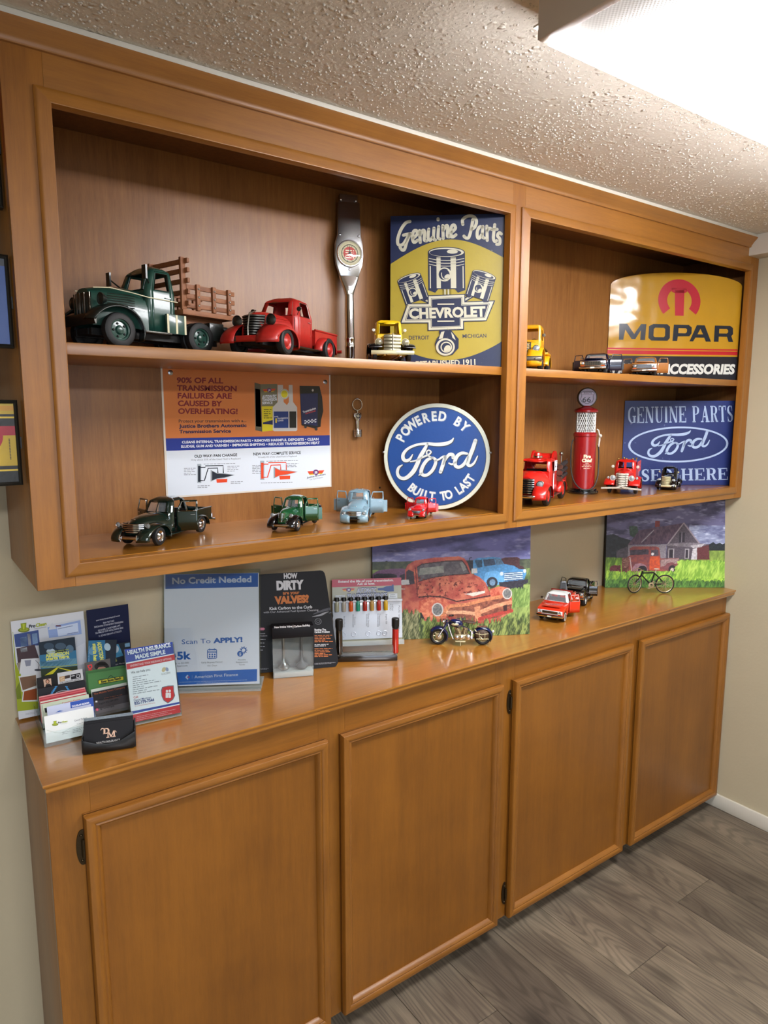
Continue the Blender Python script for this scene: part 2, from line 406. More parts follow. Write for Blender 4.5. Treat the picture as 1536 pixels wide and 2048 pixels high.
# ceiling light fixture
fx = thing('ceiling_light', 'long white fluorescent ceiling light with prismatic lens, glowing', 'light', (-1.16, -1.137, CEIL))
def lens_mat():
    m, n, l, p = nt('lit prismatic lens')
    tc = n.new('ShaderNodeTexCoord'); sx = n.new('ShaderNodeSeparateXYZ'); l.new(tc.outputs['Object'], sx.inputs[0])
    # emission painted dimmer by the end plate, as if tubes inside stopped short
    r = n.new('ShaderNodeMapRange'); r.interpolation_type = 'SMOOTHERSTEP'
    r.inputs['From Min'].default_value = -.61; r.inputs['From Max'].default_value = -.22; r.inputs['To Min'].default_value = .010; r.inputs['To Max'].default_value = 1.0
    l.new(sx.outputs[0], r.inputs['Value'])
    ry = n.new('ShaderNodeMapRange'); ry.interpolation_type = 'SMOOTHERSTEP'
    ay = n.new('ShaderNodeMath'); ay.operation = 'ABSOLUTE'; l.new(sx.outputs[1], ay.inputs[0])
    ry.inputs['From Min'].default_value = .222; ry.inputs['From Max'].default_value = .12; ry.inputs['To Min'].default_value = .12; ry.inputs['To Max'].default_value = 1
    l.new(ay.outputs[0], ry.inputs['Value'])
    def tri(o):
        q = n.new('ShaderNodeMath'); q.operation = 'MULTIPLY'; l.new(o, q.inputs[0]); q.inputs[1].default_value = 2*PI/.0065
        s = n.new('ShaderNodeMath'); s.operation = 'SINE'; l.new(q.outputs[0], s.inputs[0]); return s.outputs[0]
    a = n.new('ShaderNodeMath'); a.operation = 'MULTIPLY'; l.new(tri(sx.outputs[0]), a.inputs[0]); l.new(tri(sx.outputs[1]), a.inputs[1])
    pr = n.new('ShaderNodeMapRange'); pr.inputs['From Min'].default_value = -1; pr.inputs['To Min'].default_value = .35; pr.inputs['To Max'].default_value = 1.65; l.new(a.outputs[0], pr.inputs['Value'])
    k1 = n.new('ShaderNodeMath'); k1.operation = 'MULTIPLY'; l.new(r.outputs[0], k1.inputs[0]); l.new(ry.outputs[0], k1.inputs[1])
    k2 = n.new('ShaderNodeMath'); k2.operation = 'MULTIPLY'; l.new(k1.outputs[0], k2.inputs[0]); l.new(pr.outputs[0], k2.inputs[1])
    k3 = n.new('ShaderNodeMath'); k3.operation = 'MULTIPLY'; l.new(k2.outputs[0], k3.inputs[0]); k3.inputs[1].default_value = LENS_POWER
    p.inputs['Base Color'].default_value = (.6, .6, .55, 1); p.inputs['Roughness'].default_value = .3
    p.inputs['Emission Color'].default_value = (.985, .985, 1, 1); l.new(k3.outputs[0], p.inputs['Emission Strength'])
    return m
fo = (-1.16, -1.137, CEIL)
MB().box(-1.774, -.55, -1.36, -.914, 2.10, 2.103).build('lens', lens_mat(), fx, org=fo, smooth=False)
MB().box(-1.774, -.55, -.914, -.911, 2.088, 2.122).box(-1.774, -.55, -1.363, -1.36, 2.088, 2.122).build('lens_lip', mat('lit lens edge', '#fbfaff', emit=36.0), fx, org=fo, smooth=False)
endm = mat('fixture end plate', '#cdc2b5', rough=.5)
for xa in (-1.79, -.55):
    MB().box(xa, xa+.016, -1.37, -.905, 2.092, CEIL).build('end_plate', endm, fx, org=fo, bevel=.002)
MB().box(-1.774, -.55, -.925, -.915, 2.1256, CEIL).box(-1.774, -.55, -.925, -.882, 2.1225, 2.1255).box(-1.774, -.55, -1.36, -1.35, 2.129, CEIL).box(-1.774, -.55, -1.378, -1.36, 2.129, 2.132).build('housing', mat('white fixture enamel', '#d8d4cb', rough=.5), fx, org=fo, smooth=False)  # front flange widened as an added shield between the lip's glow and ceiling
# ---------------- cabinets ----------------
D, Lc = '#8a5220', '#bd7d3a'
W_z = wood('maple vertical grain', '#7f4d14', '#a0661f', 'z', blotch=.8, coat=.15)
W_x = wood('maple horizontal grain', '#825014', '#a36a22', 'x', blotch=.8, coat=.6)
W_y = wood('maple depth grain', '#7f4d14', '#a0661f', 'y')
W_top = wood('maple counter top', '#98601c', '#b67a2e', 'x', rough=.28, coat=1.0, blotch=.8)
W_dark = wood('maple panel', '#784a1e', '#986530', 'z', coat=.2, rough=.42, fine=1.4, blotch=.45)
W_in = wood('maple inside shaded', '#5e3814', '#7a4e20', 'z', coat=.1, rough=.6)  # darker copy of the maple, with the interior's shade put into its colour
W_bz = wood('base maple vertical grain dimmed', '#714410', '#905b1a', 'z', blotch=.8, coat=.35)  # same maple, colour darkened to stand in for weaker light lower down
W_bx = wood('base maple horizontal grain dimmed', '#714410', '#905b1a', 'x', blotch=.8, coat=.35)  # horizontal-grain maple darkened likewise, imitating the dimmer light on the base
W_door = wood('maple door panel', '#6a3f0d', '#865316', 'z', blotch=1.1, coat=.3)  # doors slightly darker wood, colour deepened further for the weak light low down

def rail_ring(xa, xb, za, zb, y, prof, name, parent, mz, mx, org, skip=()):
    """mitred molding round a rectangle; prof = (distance in from the outer edge, height out of the face)"""
    cx = [(xa, za), (xb, za), (xb, zb), (xa, zb)]
    dirs = [(1, 1), (-1, 1), (-1, -1), (1, -1)]
    for i in range(4):
        if i in skip: continue
        (x0, z0), (x1, z1) = cx[i], cx[(i+1) % 4]; d0, d1 = dirs[i], dirs[(i+1) % 4]
        r0 = [(x0+d0[0]*w, y-h, z0+d0[1]*w) for w, h in prof]
        r1 = [(x1+d1[0]*w, y-h, z1+d1[1]*w) for w, h in prof]
        n = len(prof); mb = MB()
        mb.add(r0+r1, [(j, (j+1) % n, (j+1) % n+n, j+n) for j in range(n)]+[tuple(range(n))[::-1], tuple(range(n, 2*n))])
        mb.build(name, mx if i % 2 == 0 else mz, parent, org=org, angle=40)

# base cabinet
bo = (-1.2, -.16, 0)
base = thing('base_cabinet', 'long golden-brown maple base cabinet with four panelled doors along the wall', 'cabinet', bo)
XL = -2.405
FY = -.312
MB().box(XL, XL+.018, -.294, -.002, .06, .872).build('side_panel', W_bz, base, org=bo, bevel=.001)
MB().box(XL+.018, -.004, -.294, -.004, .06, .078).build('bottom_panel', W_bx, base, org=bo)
MB().box(-2.3, -.02, -.235, -.22, 0, .06).build('toe_kick', mat('toe kick', '#241a12', rough=.8), base, org=bo)
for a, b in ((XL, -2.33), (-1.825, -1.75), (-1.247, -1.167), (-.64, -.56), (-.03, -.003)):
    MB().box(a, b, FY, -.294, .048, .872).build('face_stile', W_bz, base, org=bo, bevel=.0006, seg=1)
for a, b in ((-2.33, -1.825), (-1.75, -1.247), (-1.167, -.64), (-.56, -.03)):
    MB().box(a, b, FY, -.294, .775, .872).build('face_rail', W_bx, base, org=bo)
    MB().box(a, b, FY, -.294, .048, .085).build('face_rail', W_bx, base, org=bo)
dprof = [(0, 0), (0, .012), (.003, .0165), (.010, .018), (.017, .0165), (.0195, .0135), (.0225, .0145), (.026, .0125), (.029, .006), (.031, .0035), (.031, 0)]
hinge_m = mat('aged brass', '#4a3d2a', rough=.42, metal=.85, noise=.3, nscale=300)
doors = [(-2.346, -1.808, 'l'), (-1.769, -1.230, 'r'), (-1.183, -.622, 'l'), (-.577, -.007, 'r')]
for a, b, hs in doors:
    dz0, dz1 = .052, .806
    dr = MB().box(a, b, FY-.008, FY-.0012, dz0, dz1).build('cabinet_door', W_door, base, org=bo)
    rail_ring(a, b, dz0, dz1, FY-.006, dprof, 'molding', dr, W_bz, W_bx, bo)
    hxp = a if hs == 'l' else b
    sg = -1 if hs == 'l' else 1
    for hz in ((.738), (.127)):
        if hxp > -.1: continue
        h = MB()
        if hs == 'l':
            pl = [(hxp-.010+.0105*math.sin(t)*(-1)*1.0+.006, hz+.036*math.cos(t)) for t in [PI*i/12 for i in range(13)]]
            h.prism(pl+[(hxp+.001, hz-.036), (hxp+.001, hz+.036)], FY-.0035, FY, 'y')
            h.tube([(hxp-.002, FY-.0065, hz-.018), (hxp-.002, FY-.0065, hz+.018)], .0036, 10)
            for q in (-.026, .026): h.ball((hxp-.005, FY-.0035, hz+q), .003)
        else:
            h.tube([(hxp+.010, FY-.001, hz-.018), (hxp+.010, FY-.001, hz+.018)], .0028, 8)
        h.build('hinge', hinge_m, dr, org=bo)

# counter top with an ogee front edge
cto = (-1.2, -.17, .9)
ctop = thing('countertop', 'long glossy honey-brown wooden worktop with molded edge', 'countertop', cto)
MB().box(-2.396, -.001, -.327, -.001, .874, .9).build('top_board', W_top, ctop, org=cto)
eprof = [(.014, 0), (.0145, -.002), (.013, -.006), (.009, -.010), (.0085, -.012), (.0095, -.015), (.007, -.020), (.0, -.024), (-.004, -.026), (-.004, 0)]
# front edge: sweep (out, z) along x with a mitred left corner, then the short left edge
mb = MB(); n = len(eprof)
r0 = [(-2.400-w, -.331-w, .9+z) for w, z in eprof]; r1 = [(-.001, -.331-w, .9+z) for w, z in eprof]
mb.add(r0+r1, [(j, (j+1) % n, (j+1) % n+n, j+n) for j in range(n)]+[tuple(range(n)), tuple(range(n, 2*n))[::-1]])
mb.build('edge_molding', W_top, ctop, org=cto, angle=45)
mb = MB(); r1 = [(-2.400-w, -.001, .9+z) for w, z in eprof]
mb.add(r0+r1, [(j, (j+1) % n, (j+1) % n+n, j+n) for j in range(n)]+[tuple(range(n)), tuple(range(n, 2*n))[::-1]])
mb.build('edge_molding', W_top, ctop, org=cto, angle=45)

# upper display cabinet
uo = (-1.2, -.17, 1.258)
up = thing('upper_display_cabinet', 'wall-hung open maple display cabinet in two bays under the ceiling', 'cabinet', uo)
UX, UF = -2.398, -.337
MB().box(UX, UX+.02, -.318, -.002, 1.258, 2.178).build('side_panel', W_z, up, org=uo, bevel=.001)
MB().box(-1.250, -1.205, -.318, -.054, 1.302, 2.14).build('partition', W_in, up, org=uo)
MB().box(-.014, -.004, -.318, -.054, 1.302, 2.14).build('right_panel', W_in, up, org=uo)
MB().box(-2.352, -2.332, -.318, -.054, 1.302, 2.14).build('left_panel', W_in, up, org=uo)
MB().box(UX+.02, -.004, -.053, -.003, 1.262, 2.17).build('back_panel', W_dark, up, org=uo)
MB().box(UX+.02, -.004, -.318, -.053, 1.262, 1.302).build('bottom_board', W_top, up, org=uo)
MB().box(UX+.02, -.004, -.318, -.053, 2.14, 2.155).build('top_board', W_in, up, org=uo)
MB().box(-2.332, -1.250, -.329, -.0555, 1.669, 1.690).build('shelf', W_x, up, org=uo, bevel=.001)
MB().box(-1.205, -.014, -.329, -.0555, 1.669, 1.690).build('shelf', W_x, up, org=uo, bevel=.001)
for a, b in ((UX, -2.335), (-1.250, -1.205), (-.055, -.002)):
    MB().box(a, b, UF, -.318, 1.258, 2.178).build('face_stile', W_z, up, org=uo, bevel=.0006, seg=1)
for a, b in ((-2.335, -1.250), (-1.205, -.055)):
    MB().box(a, b, UF, -.318, 1.258, 1.293).build('face_rail', W_x, up, org=uo)
    MB().box(a, b, UF, -.318, 2.078, 2.178).build('face_rail', W_x, up, org=uo)
oprof = [(0, 0), (0, .004), (.002, .0055), (.004, .0065), (.007, .0068), (.023, .011), (.0245, .0105), (.025, .009), (.025, -.01), (.01, -.01)]
rail_ring(-2.352, -1.243, 1.277, 2.094, UF, oprof, 'opening_molding', up, W_z, W_x, uo)
rail_ring(-1.220, -.047, 1.277, 2.094, UF, oprof, 'opening_molding', up, W_z, W_x, uo)
# crown: dark line below, cove rising outwards to the ceiling strip
cprof = [(-.337, 2.148), (-.343, 2.148), (-.345, 2.151), (-.345, 2.154), (-.348, 2.157), (-.353, 2.164), (-.362, 2.172), (-.366, 2.178), (-.337, 2.178)]
MB().prism(cprof, -2.46, -.076, 'x').build('crown_molding', W_x, up, org=uo, angle=45)
# ---------------- flat print ----------------
import numpy as np
def homog(src, dst):
    A = []; B = []
    for (x, y), (u, v) in zip(src, dst):
        A.append([x, y, 1, 0, 0, 0, -u*x, -u*y]); B.append(u)
        A.append([0, 0, 0, x, y, 1, -v*x, -v*y]); B.append(v)
    return np.append(np.linalg.solve(np.array(A, float), np.array(B, float)), 1).reshape(3, 3)
def spline(pts, k=6, closed=False):
    pts = [tuple(p) for p in pts]; n = len(pts)
    if n < 3: return pts
    out = []; rng = n if closed else n-1
    for i in range(rng):
        p0 = pts[(i-1) % n] if closed or i > 0 else pts[0]
        p1, p2 = pts[i], pts[(i+1) % n]
        p3 = pts[(i+2) % n] if closed or i+2 < n else p2
        for q in range(k):
            t = q/k
            out.append(tuple(0.5*((2*b)+(-a+c)*t+(2*a-5*b+4*c-d)*t*t+(-a+3*b-3*c+d)*t**3) for a, b, c, d in zip(p0, p1, p2, p3)))
    if not closed: out.append(pts[-1])
    return out
_TXT = {}
def text_mesh(s, bold):
    key = (s, bold)
    if key not in _TXT:
        c = bpy.data.curves.new('t', 'FONT'); c.body = s; c.resolution_u = 3; c.offset = bold
        o = bpy.data.objects.new('t', c); me = bpy.data.meshes.new_from_object(o)
        v = [(p.co.x, p.co.y) for p in me.vertices]; f = [tuple(q.vertices) for q in me.polygons]
        bpy.data.objects.remove(o); bpy.data.meshes.remove(me); bpy.data.curves.remove(c)
        _TXT[key] = (v, f)
    return _TXT[key]
INK = {}
def ink(c, rough=.4, worn=False, metal=0.0, coat=0.0):
    k = (c, rough, worn, metal, coat)
    if k not in INK:
        INK[k] = mat('ink '+c.strip('#')+('w' if worn else '')+str(rough)+str(metal)+str(coat), c, rough=rough, metal=metal, coat=coat, spec=.3 if rough > .45 else .5, noise=.10 if worn else 0, nscale=25, wear=(worn if isinstance(worn, str) else None), wscale=55, wamt=.64, bump=.1 if worn else 0, bscale=120)
    return INK[k]
class Print:
    """ink shapes given in picture units of the flat thing, laid on its front face"""
    def __init__(s, corners, w, h, worn=False, rough=.4, y=0.0, coat=0.0, org=(0, 0)):
        s.H = homog(corners, [(0, h), (w, h), (w, 0), (0, 0)]); s.worn = worn; s.rough = rough; s.coat = coat
        s.y = y; s.reset(); s.org = org
    def reset(s): s.v = []; s.f = []; s.m = []; s.c = []; s.k = 1
    def _mi(s, col):
        if col not in s.c: s.c.append(col)
        return s.c.index(col)
    def add(s, pts, faces, col):
        b = len(s.v); y = s.y-.00012*s.k; 
        for X, Y in pts:
            q = s.H @ (X, Y, 1); s.v.append((q[0]/q[2]-s.org[0], y, q[1]/q[2]-s.org[1]))
        mi = s._mi(col); s.f += [tuple(b+i for i in f) for f in faces]; s.m += [mi]*len(faces)
        return s
    def up(s, n=1): s.k += n; return s
    def poly(s, col, *pts):
        s.add(pts, [tuple(range(len(pts)))], col); return s
    def rect(s, col, x0, y0, x1, y1): return s.poly(col, (x0, y0), (x1, y0), (x1, y1), (x0, y1))
    def ell(s, col, cx, cy, rx, ry, inner=None, n=48, a0=0, a1=360, rot=0):
        c, r = math.cos(math.radians(rot)), math.sin(math.radians(rot)); pts = []
        full = abs(a1-a0) >= 360
        N = n if full else n+1
        for i in range(N):
            a = math.radians(a0+(a1-a0)*i/n)
            for k in ((1, inner) if inner else (1,)):
                x, y = rx*k*math.cos(a), ry*k*math.sin(a); pts.append((cx+x*c-y*r, cy+x*r+y*c))
        if inner:
            m = n if full else n
            return s.add(pts, [(2*i, 2*i+1, (2*i+3) % (2*N), (2*i+2) % (2*N)) for i in range(m)], col)
        return s.add(pts, [tuple(range(len(pts)))], col)
    def stroke(s, col, pts, w, k=5, closed=False, sp=True):
        ws = w if isinstance(w, (list, tuple)) else [w]*len(pts)
        P = [(x, y, q) for (x, y), q in zip(pts, ws)]
        if sp: P = spline(P, k, closed)
        V = []; n = len(P)
        for i, (x, y, q) in enumerate(P):
            a = P[(i-1) % n] if closed or i else P[0]; b = P[(i+1) % n] if closed or i < n-1 else P[-1]
            dx, dy = b[0]-a[0], b[1]-a[1]; L = math.hypot(dx, dy) or 1
            V += [(x-dy/L*q/2, y+dx/L*q/2), (x+dy/L*q/2, y-dx/L*q/2)]
        F = [(2*i, 2*i+1, 2*i+3, 2*i+2) for i in range(n-1)]
        if closed: F.append((2*n-2, 2*n-1, 1, 0))
        s.add(V, F, col)
        if not closed:
            for x, y, q in (P[0], P[-1]):
                if q > 1: s.ell(col, x, y, q/2, q/2, n=10)
        return s
    def text(s, col, t, x0, y0, x1, y1=None, h=None, bold=.015, shear=0.0, cap=True):
        """baseline from (x0,y0) to (x1,y1), letter height h (caps)"""
        y1 = y0 if y1 is None else y1
        v, f = text_mesh(t, bold)
        if not v: return s
        xa = min(p[0] for p in v); xb = max(p[0] for p in v)
        L = math.hypot(x1-x0, y1-y0); ex, ey = (x1-x0)/L, (y1-y0)/L
        sx = L/(xb-xa); sy = (h/.73) if h else sx
        out = []
        for X, Y in v:
            a = (X-xa)*sx+Y*sy*shear; b = Y*sy
            out.append((x0+ex*a+ey*b, y0+ey*a-ex*b))
        return s.add(out, f, col)
    def arc(s, col, t, cx, cy, rx, ry, a0, a1, h, bold=.03, inside=False, squeeze=1.0):
        """text on an arc; angles in degrees, 0 = right, 90 = up; inside: letters stand with tops to the centre"""
        n = len(t)
        for i, ch in enumerate(t):
            if ch == ' ': continue
            v, f = text_mesh(ch, bold)
            xa = min(p[0] for p in v); xb = max(p[0] for p in v); xm = (xa+xb)/2
            a = math.radians(a0+(a1-a0)*(i+.5)/n)
            bx, by = cx+rx*math.cos(a), cy-ry*math.sin(a)
            th = a-PI/2 if not inside else a+PI/2
            ex, ey = math.cos(th), -math.sin(th); sc = h/.73; out = []
            for X, Y in v:
                p, q = (X-xm)*sc*squeeze, Y*sc
                out.append((bx+ex*p+ey*q, by+ey*p-ex*q))
            s.add(out, f, col)
        return s
    def lines(s, col, x0, y0, x1, n, gap, th=2, slope=0.0, rag=(1, .8, .9, .6)):
        """illegible small print: word-like dashes"""
        rr = random.Random(int(x0*7+y0))
        for i in range(n):
            X = x0; end = x0+(x1-x0)*rag[i % len(rag)]; y = y0+i*gap
            while X < end:
                L = min(rr.uniform(2.5, 8)*th, end-X)
                s.poly(col, (X, y+slope*(X-x0)), (X+L, y+slope*(X+L-x0)), (X+L, y+th+slope*(X+L-x0)), (X, y+th+slope*(X-x0))); X += L+th*1.2
        return s
    def build(s, name, parent, label=None):
        if not s.v: return None
        # print further apart than 2 cm (or half its size) becomes a part of its own
        n = len(s.v); par = list(range(n))
        def find(i):
            while par[i] != i: par[i] = par[par[i]]; i = par[i]
            return i
        for f in s.f:
            r0 = find(f[0])
            for q in f[1:]:
                r1 = find(q)
                if r1 != r0: par[r1] = r0
        roots, isl = np.unique([find(i) for i in range(n)], return_inverse=True); k = len(roots)
        pts = np.array(s.v); lo = np.full((k, 3), np.inf); hi = np.full((k, 3), -np.inf)
        np.minimum.at(lo, isl, pts); np.maximum.at(hi, isl, pts); size = (hi-lo).max(axis=1)
        gap = np.maximum(0, np.maximum(lo[:, None]-hi[None], lo[None]-hi[:, None]))
        near = np.sqrt((gap**2).sum(axis=2)) <= np.maximum(.019, .48*np.maximum(size[:, None], size[None]))
        grp = -np.ones(k, int); ng = 0
        for i in range(k):
            if grp[i] >= 0: continue
            st = [i]; grp[i] = ng
            while st:
                for j in np.nonzero(near[st.pop()] & (grp < 0))[0]: grp[j] = ng; st.append(j)
            ng += 1
        if ng > 1:
            V, F, Mi, C = s.v, s.f, s.m, s.c; first = None; gv = grp[isl]
            for g in range(ng):
                idx = {int(i): j for j, i in enumerate(np.nonzero(gv == g)[0])}
                fs = [(f, m) for f, m in zip(F, Mi) if f[0] in idx]; used = sorted({m for f, m in fs})
                s.v = [V[i] for i in idx]; s.f = [tuple(idx[i] for i in f) for f, m in fs]; s.m = [used.index(m) for f, m in fs]; s.c = [C[i] for i in used]
                o = s.build(name, parent); first = first or o
            if label: first['label'] = label
            return first
        me = bpy.data.meshes.new(name); me.from_pydata(s.v, [], s.f)
        for c in s.c: me.materials.append(ink(c, s.rough, s.worn, 0.0, s.coat) if isinstance(c, str) else c)
        me.polygons.foreach_set('material_index', s.m); me.update()
        # faces towards the viewer (-y)
        bm = bmesh.new(); bm.from_mesh(me)
        for f in bm.faces:
            f.normal_update()
            if f.normal.y > 0: f.normal_flip()
        bm.to_mesh(me); bm.free()
        o = bpy.data.objects.new(name, me); COL.objects.link(o); o.parent = parent
        if label: o['label'] = label
        s.reset(); return o

def flat_thing(name, label, cat, x, y, z, yaw, lean, group=None):
    o = thing(name, label, cat, (x, y, z), group=group)
    o.rotation_euler = (math.radians(-lean), 0, math.radians(yaw)); return o

def serif(P, col, s, x0, x1, yb, h, slope=0.0, gap=.12):
    wd = {'I': .42, 'G': .86, 'N': .95, 'A': .95, ' ': .45, 'U': .9, 'H': .95, 'S': .62}
    adv = [wd.get(c, .8) for c in s]; tot = sum(adv)+gap*(len(s)-1); k = (x1-x0)/tot; X = x0
    for c, a in zip(s, adv):
        def M(p): 
            xx = X+p[0]*k*a; return (xx, yb+slope*(xx-x0)-p[1]*h)
        def q(*pts): P.poly(col, *[M(p) for p in pts])
        def r(a_, b_, c_, d_): q((a_, b_), (c_, b_), (c_, d_), (a_, d_))
        t = .27/a*.8; th = .1/a*.8; sv = .075; e = .08
        def stem(x, w=t):
            r(x, 0, x+w, 1); r(x-e, 0, x+w+e, sv); r(x-e, 1-sv, x+w+e, 1)
        def st(pts, w): P.stroke(col, [M(p) for p in pts], [v*k*a for v in w], k=5)
        if c == 'I': stem(.5-t/2)
        elif c == 'H': stem(.08); stem(.92-t); r(.1, .46, .9, .54)
        elif c == 'E': stem(.08); r(.1, .93, .95, 1); r(.1, 0, .97, .07); r(.1, .47, .7, .54); r(.87, .72, .95, 1); r(.9, 0, .98, .28); r(.64, .38, .7, .63)
        elif c == 'T': stem(.5-t/2); r(.02, .93, .98, 1); r(.02, .72, .09, 1); r(.91, .72, .98, 1)
        elif c == 'N': r(.1, 0, .1+th, 1); r(0, 0, .28, sv); r(0, 1-sv, .2, 1); q((.05, 1), (.3, 1), (.9, 0), (.68, 0)); r(.9-th, 0, .9, 1); r(.72, 1-sv, 1, 1)
        elif c == 'U': r(.1, .25, .1+t, 1); r(0, 1-sv, .2+t, 1); r(.86-th, .25, .86, 1); r(.7, 1-sv, 1, 1); st([(.1+t/2, .3), (.2+t/2, .08), (.52, .03), (.75, .1), (.86-th/2, .3)], [t, t*.8, th*1.2, th, th])
        elif c == 'A': q((.12, 0), (.12+th, 0), (.55, 1), (.47, 1)); q((.62, 0), (.9, 0), (.6, 1), (.42, 1)); r(.25, .3, .75, .38); r(0, 0, .3, sv); r(.55, 0, 1, sv)
        elif c in 'PR':
            stem(.08); st([(.2, .965), (.55, .965), (.76, .87), (.8, .74), (.74, .58), (.55, .5), (.2, .5)], [th*.8, th, t*.8, t, t*.8, th, th*.8])
            if c == 'R': q((.45, .5), (.68, .5), (.98, 0), (.72, 0)); r(.7, 0, 1.02, sv)
        elif c == 'D': stem(.08); st([(.2, .965), (.5, .95), (.78, .78), (.84, .5), (.78, .22), (.5, .05), (.2, .035)], [th*.8, th*1.2, t*.8, t, t*.8, th*1.2, th*.8])
        elif c == 'G': st([(.88, .78), (.72, .95), (.5, .97), (.22, .8), (.14, .5), (.22, .2), (.5, .03), (.75, .08)], [th, th, th*1.2, t*.9, t, t*.9, th*1.2, th]); r(.72, .02, .72+t*.9, .42); r(.6, .38, 1.02, .45); r(.84, .7, .9, 1)
        elif c == 'S': st([(.84, .82), (.68, .96), (.42, .96), (.2, .82), (.24, .62), (.5, .5), (.78, .37), (.82, .18), (.6, .04), (.3, .05), (.12, .2)], [th*.7, th, th*1.2, t*.8, t, t*1.1, t, t*.8, th*1.2, th, th*.7]); r(.82, .68, .9, 1); r(.08, 0, .15, .32)
        X += (a+gap)*k

def ford_script(P, col, fx, fy, sx=1.0, sy=1.0, w=1.0, rot=0, shade=None):
    """script word traced in the round sign's picture units, centred on (880,620)"""
    c, s_ = math.cos(math.radians(rot)), math.sin(math.radians(rot))
    def m(p):
        x, y = (p[0]-880)*sx, (p[1]-640)*sy; return (fx+x*c-y*s_, fy+x*s_+y*c)
    S = [([(1038, 448), (1015, 478), (960, 500), (880, 506), (790, 500), (700, 510), (620, 545), (576, 595), (574, 640), (600, 660), (635, 645), (662, 600)], [10, 26, 34, 32, 26, 22, 24, 30, 34, 30, 24, 8]),
         ([(800, 500), (770, 555), (730, 625), (705, 690), (665, 765), (600, 822), (545, 818), (520, 775), (532, 725), (565, 700)], [18, 34, 36, 38, 40, 34, 30, 28, 24, 10]),
         ([(640, 668), (700, 655), (755, 625), (805, 605), (832, 578), (812, 560), (792, 575), (800, 605), (840, 630)], [10, 16, 18, 16, 14, 12, 12, 14, 16]),
         ([(842, 632), (800, 650), (762, 700), (742, 760), (760, 792), (800, 790), (845, 750), (872, 695), (876, 650), (850, 630)], [20, 30, 32, 34, 30, 28, 30, 30, 26, 22]),
         ([(722, 795), (745, 775)], [10, 20]),
         ([(868, 660), (905, 645), (940, 622), (965, 620)], [18, 16, 20, 26]),
         ([(962, 622), (945, 690), (922, 762)], [30, 34, 32]),
         ([(945, 690), (975, 630), (1005, 598), (1035, 605), (1035, 630)], [18, 26, 30, 34, 26]),
         ([(1000, 680), (1030, 690), (1060, 670)], [14, 18, 18]),
         ([(1165, 590), (1120, 585), (1078, 610), (1055, 660), (1062, 705), (1098, 715), (1140, 685), (1175, 620)], [22, 28, 32, 34, 32, 30, 30, 24]),
         ([(1240, 468), (1215, 550), (1185, 630), (1172, 685), (1195, 702), (1232, 675), (1262, 612)], [34, 36, 36, 32, 26, 20, 10])]
    for pts, ws in S:
        if shade: P.stroke(shade, [m((x+4, y+5)) for x, y in pts], [(q+7)*w*abs(sx) for q in ws])
    if shade: P.up()
    for pts, ws in S:
        P.stroke(col, [m(p) for p in pts], [q*w*abs(sx) for q in ws])

# ============ signs in the upper cabinet ============
tin_back = mat('tin sign rusty edge', '#6b4a36', rough=.6, metal=.3)
# -- piston sign
CW, CH = .2951, .3857
ch = flat_thing('tin_sign', 'tall navy and yellow tin sign with a piston and Genuine Parts lettering', 'sign', -1.4884, -.133, 1.6905, -40.3, .8)
MB().box(0, CW, 0, .0012, 0, CH).build('plate', ink('#1d2747', .38, '#a79c86'), ch, bevel=.0004, seg=1)
P = Print([(548, 240), (1432, 212), (1388, 1397), (533, 1388)], CW, CH, worn='#8a7a4a', rough=.38)
NV, YL, CR = '#171f3e', '#a5922f', '#c4c0aa'
y0 = []
for i in range(33): 
    t = i/32; y0.append((545+(1415-545)*t, 605-430*.38*math.sin(PI*t)-(50*t)))
y1 = []
for i in range(33):
    t = i/32; y1.append((1392-(1392-536)*t, 1200+(140)*math.sin(PI*t)**.9))
P.add(y0+y1, [tuple(range(66))], YL); P.build('yellow_field', ch)
P.k = 2
for q in ([(695, 280), (662, 292), (625, 345), (601, 415), (606, 458), (640, 455), (668, 415), (692, 375)], [(645, 385), (700, 372)], [(692, 378), (668, 440), (652, 492), (634, 498), (618, 478)],
          [(718, 408), (748, 378), (744, 350), (722, 356), (712, 402), (724, 440), (752, 422)], [(768, 350), (772, 440)], [(772, 385), (792, 348), (806, 358), (803, 420), (820, 428)],
          [(838, 338), (832, 400), (846, 424), (866, 400)], [(878, 330), (874, 408), (888, 420)], [(914, 318), (908, 398), (922, 412)], [(910, 258), (910, 266)],
          [(946, 310), (948, 408)], [(948, 350), (970, 312), (984, 318), (980, 388), (996, 396)], [(1012, 362), (1042, 332), (1034, 305), (1015, 314), (1006, 358), (1016, 398), (1046, 380)],
          [(1178, 262), (1166, 330), (1146, 398), (1124, 404), (1108, 390)], [(1100, 300), (1100, 262), (1140, 236), (1186, 240), (1206, 275), (1194, 318), (1166, 338)],
          [(1250, 322), (1230, 318), (1212, 352), (1212, 398), (1228, 404), (1250, 370)], [(1256, 315), (1250, 390), (1266, 404)], [(1286, 312), (1288, 422)], [(1288, 352), (1306, 328), (1324, 338)],
          [(1348, 300), (1336, 398), (1346, 430), (1360, 424)], [(1326, 338), (1366, 336)], [(1398, 372), (1382, 362), (1368, 386), (1386, 410), (1384, 448), (1362, 452)]):
    P.stroke(CR, q, 24, k=4)
P.text('#2a2f45', 'DETROIT', 678, 1180, 832, 1180, h=30); P.text('#2a2f45', 'MICHIGAN', 1088, 1172, 1272, 1170, h=30)
P.text(CR, 'ESTABLISHED 1911', 728, 1388, 1185, 1378, h=44, bold=.03)
P.build('lettering', ch)
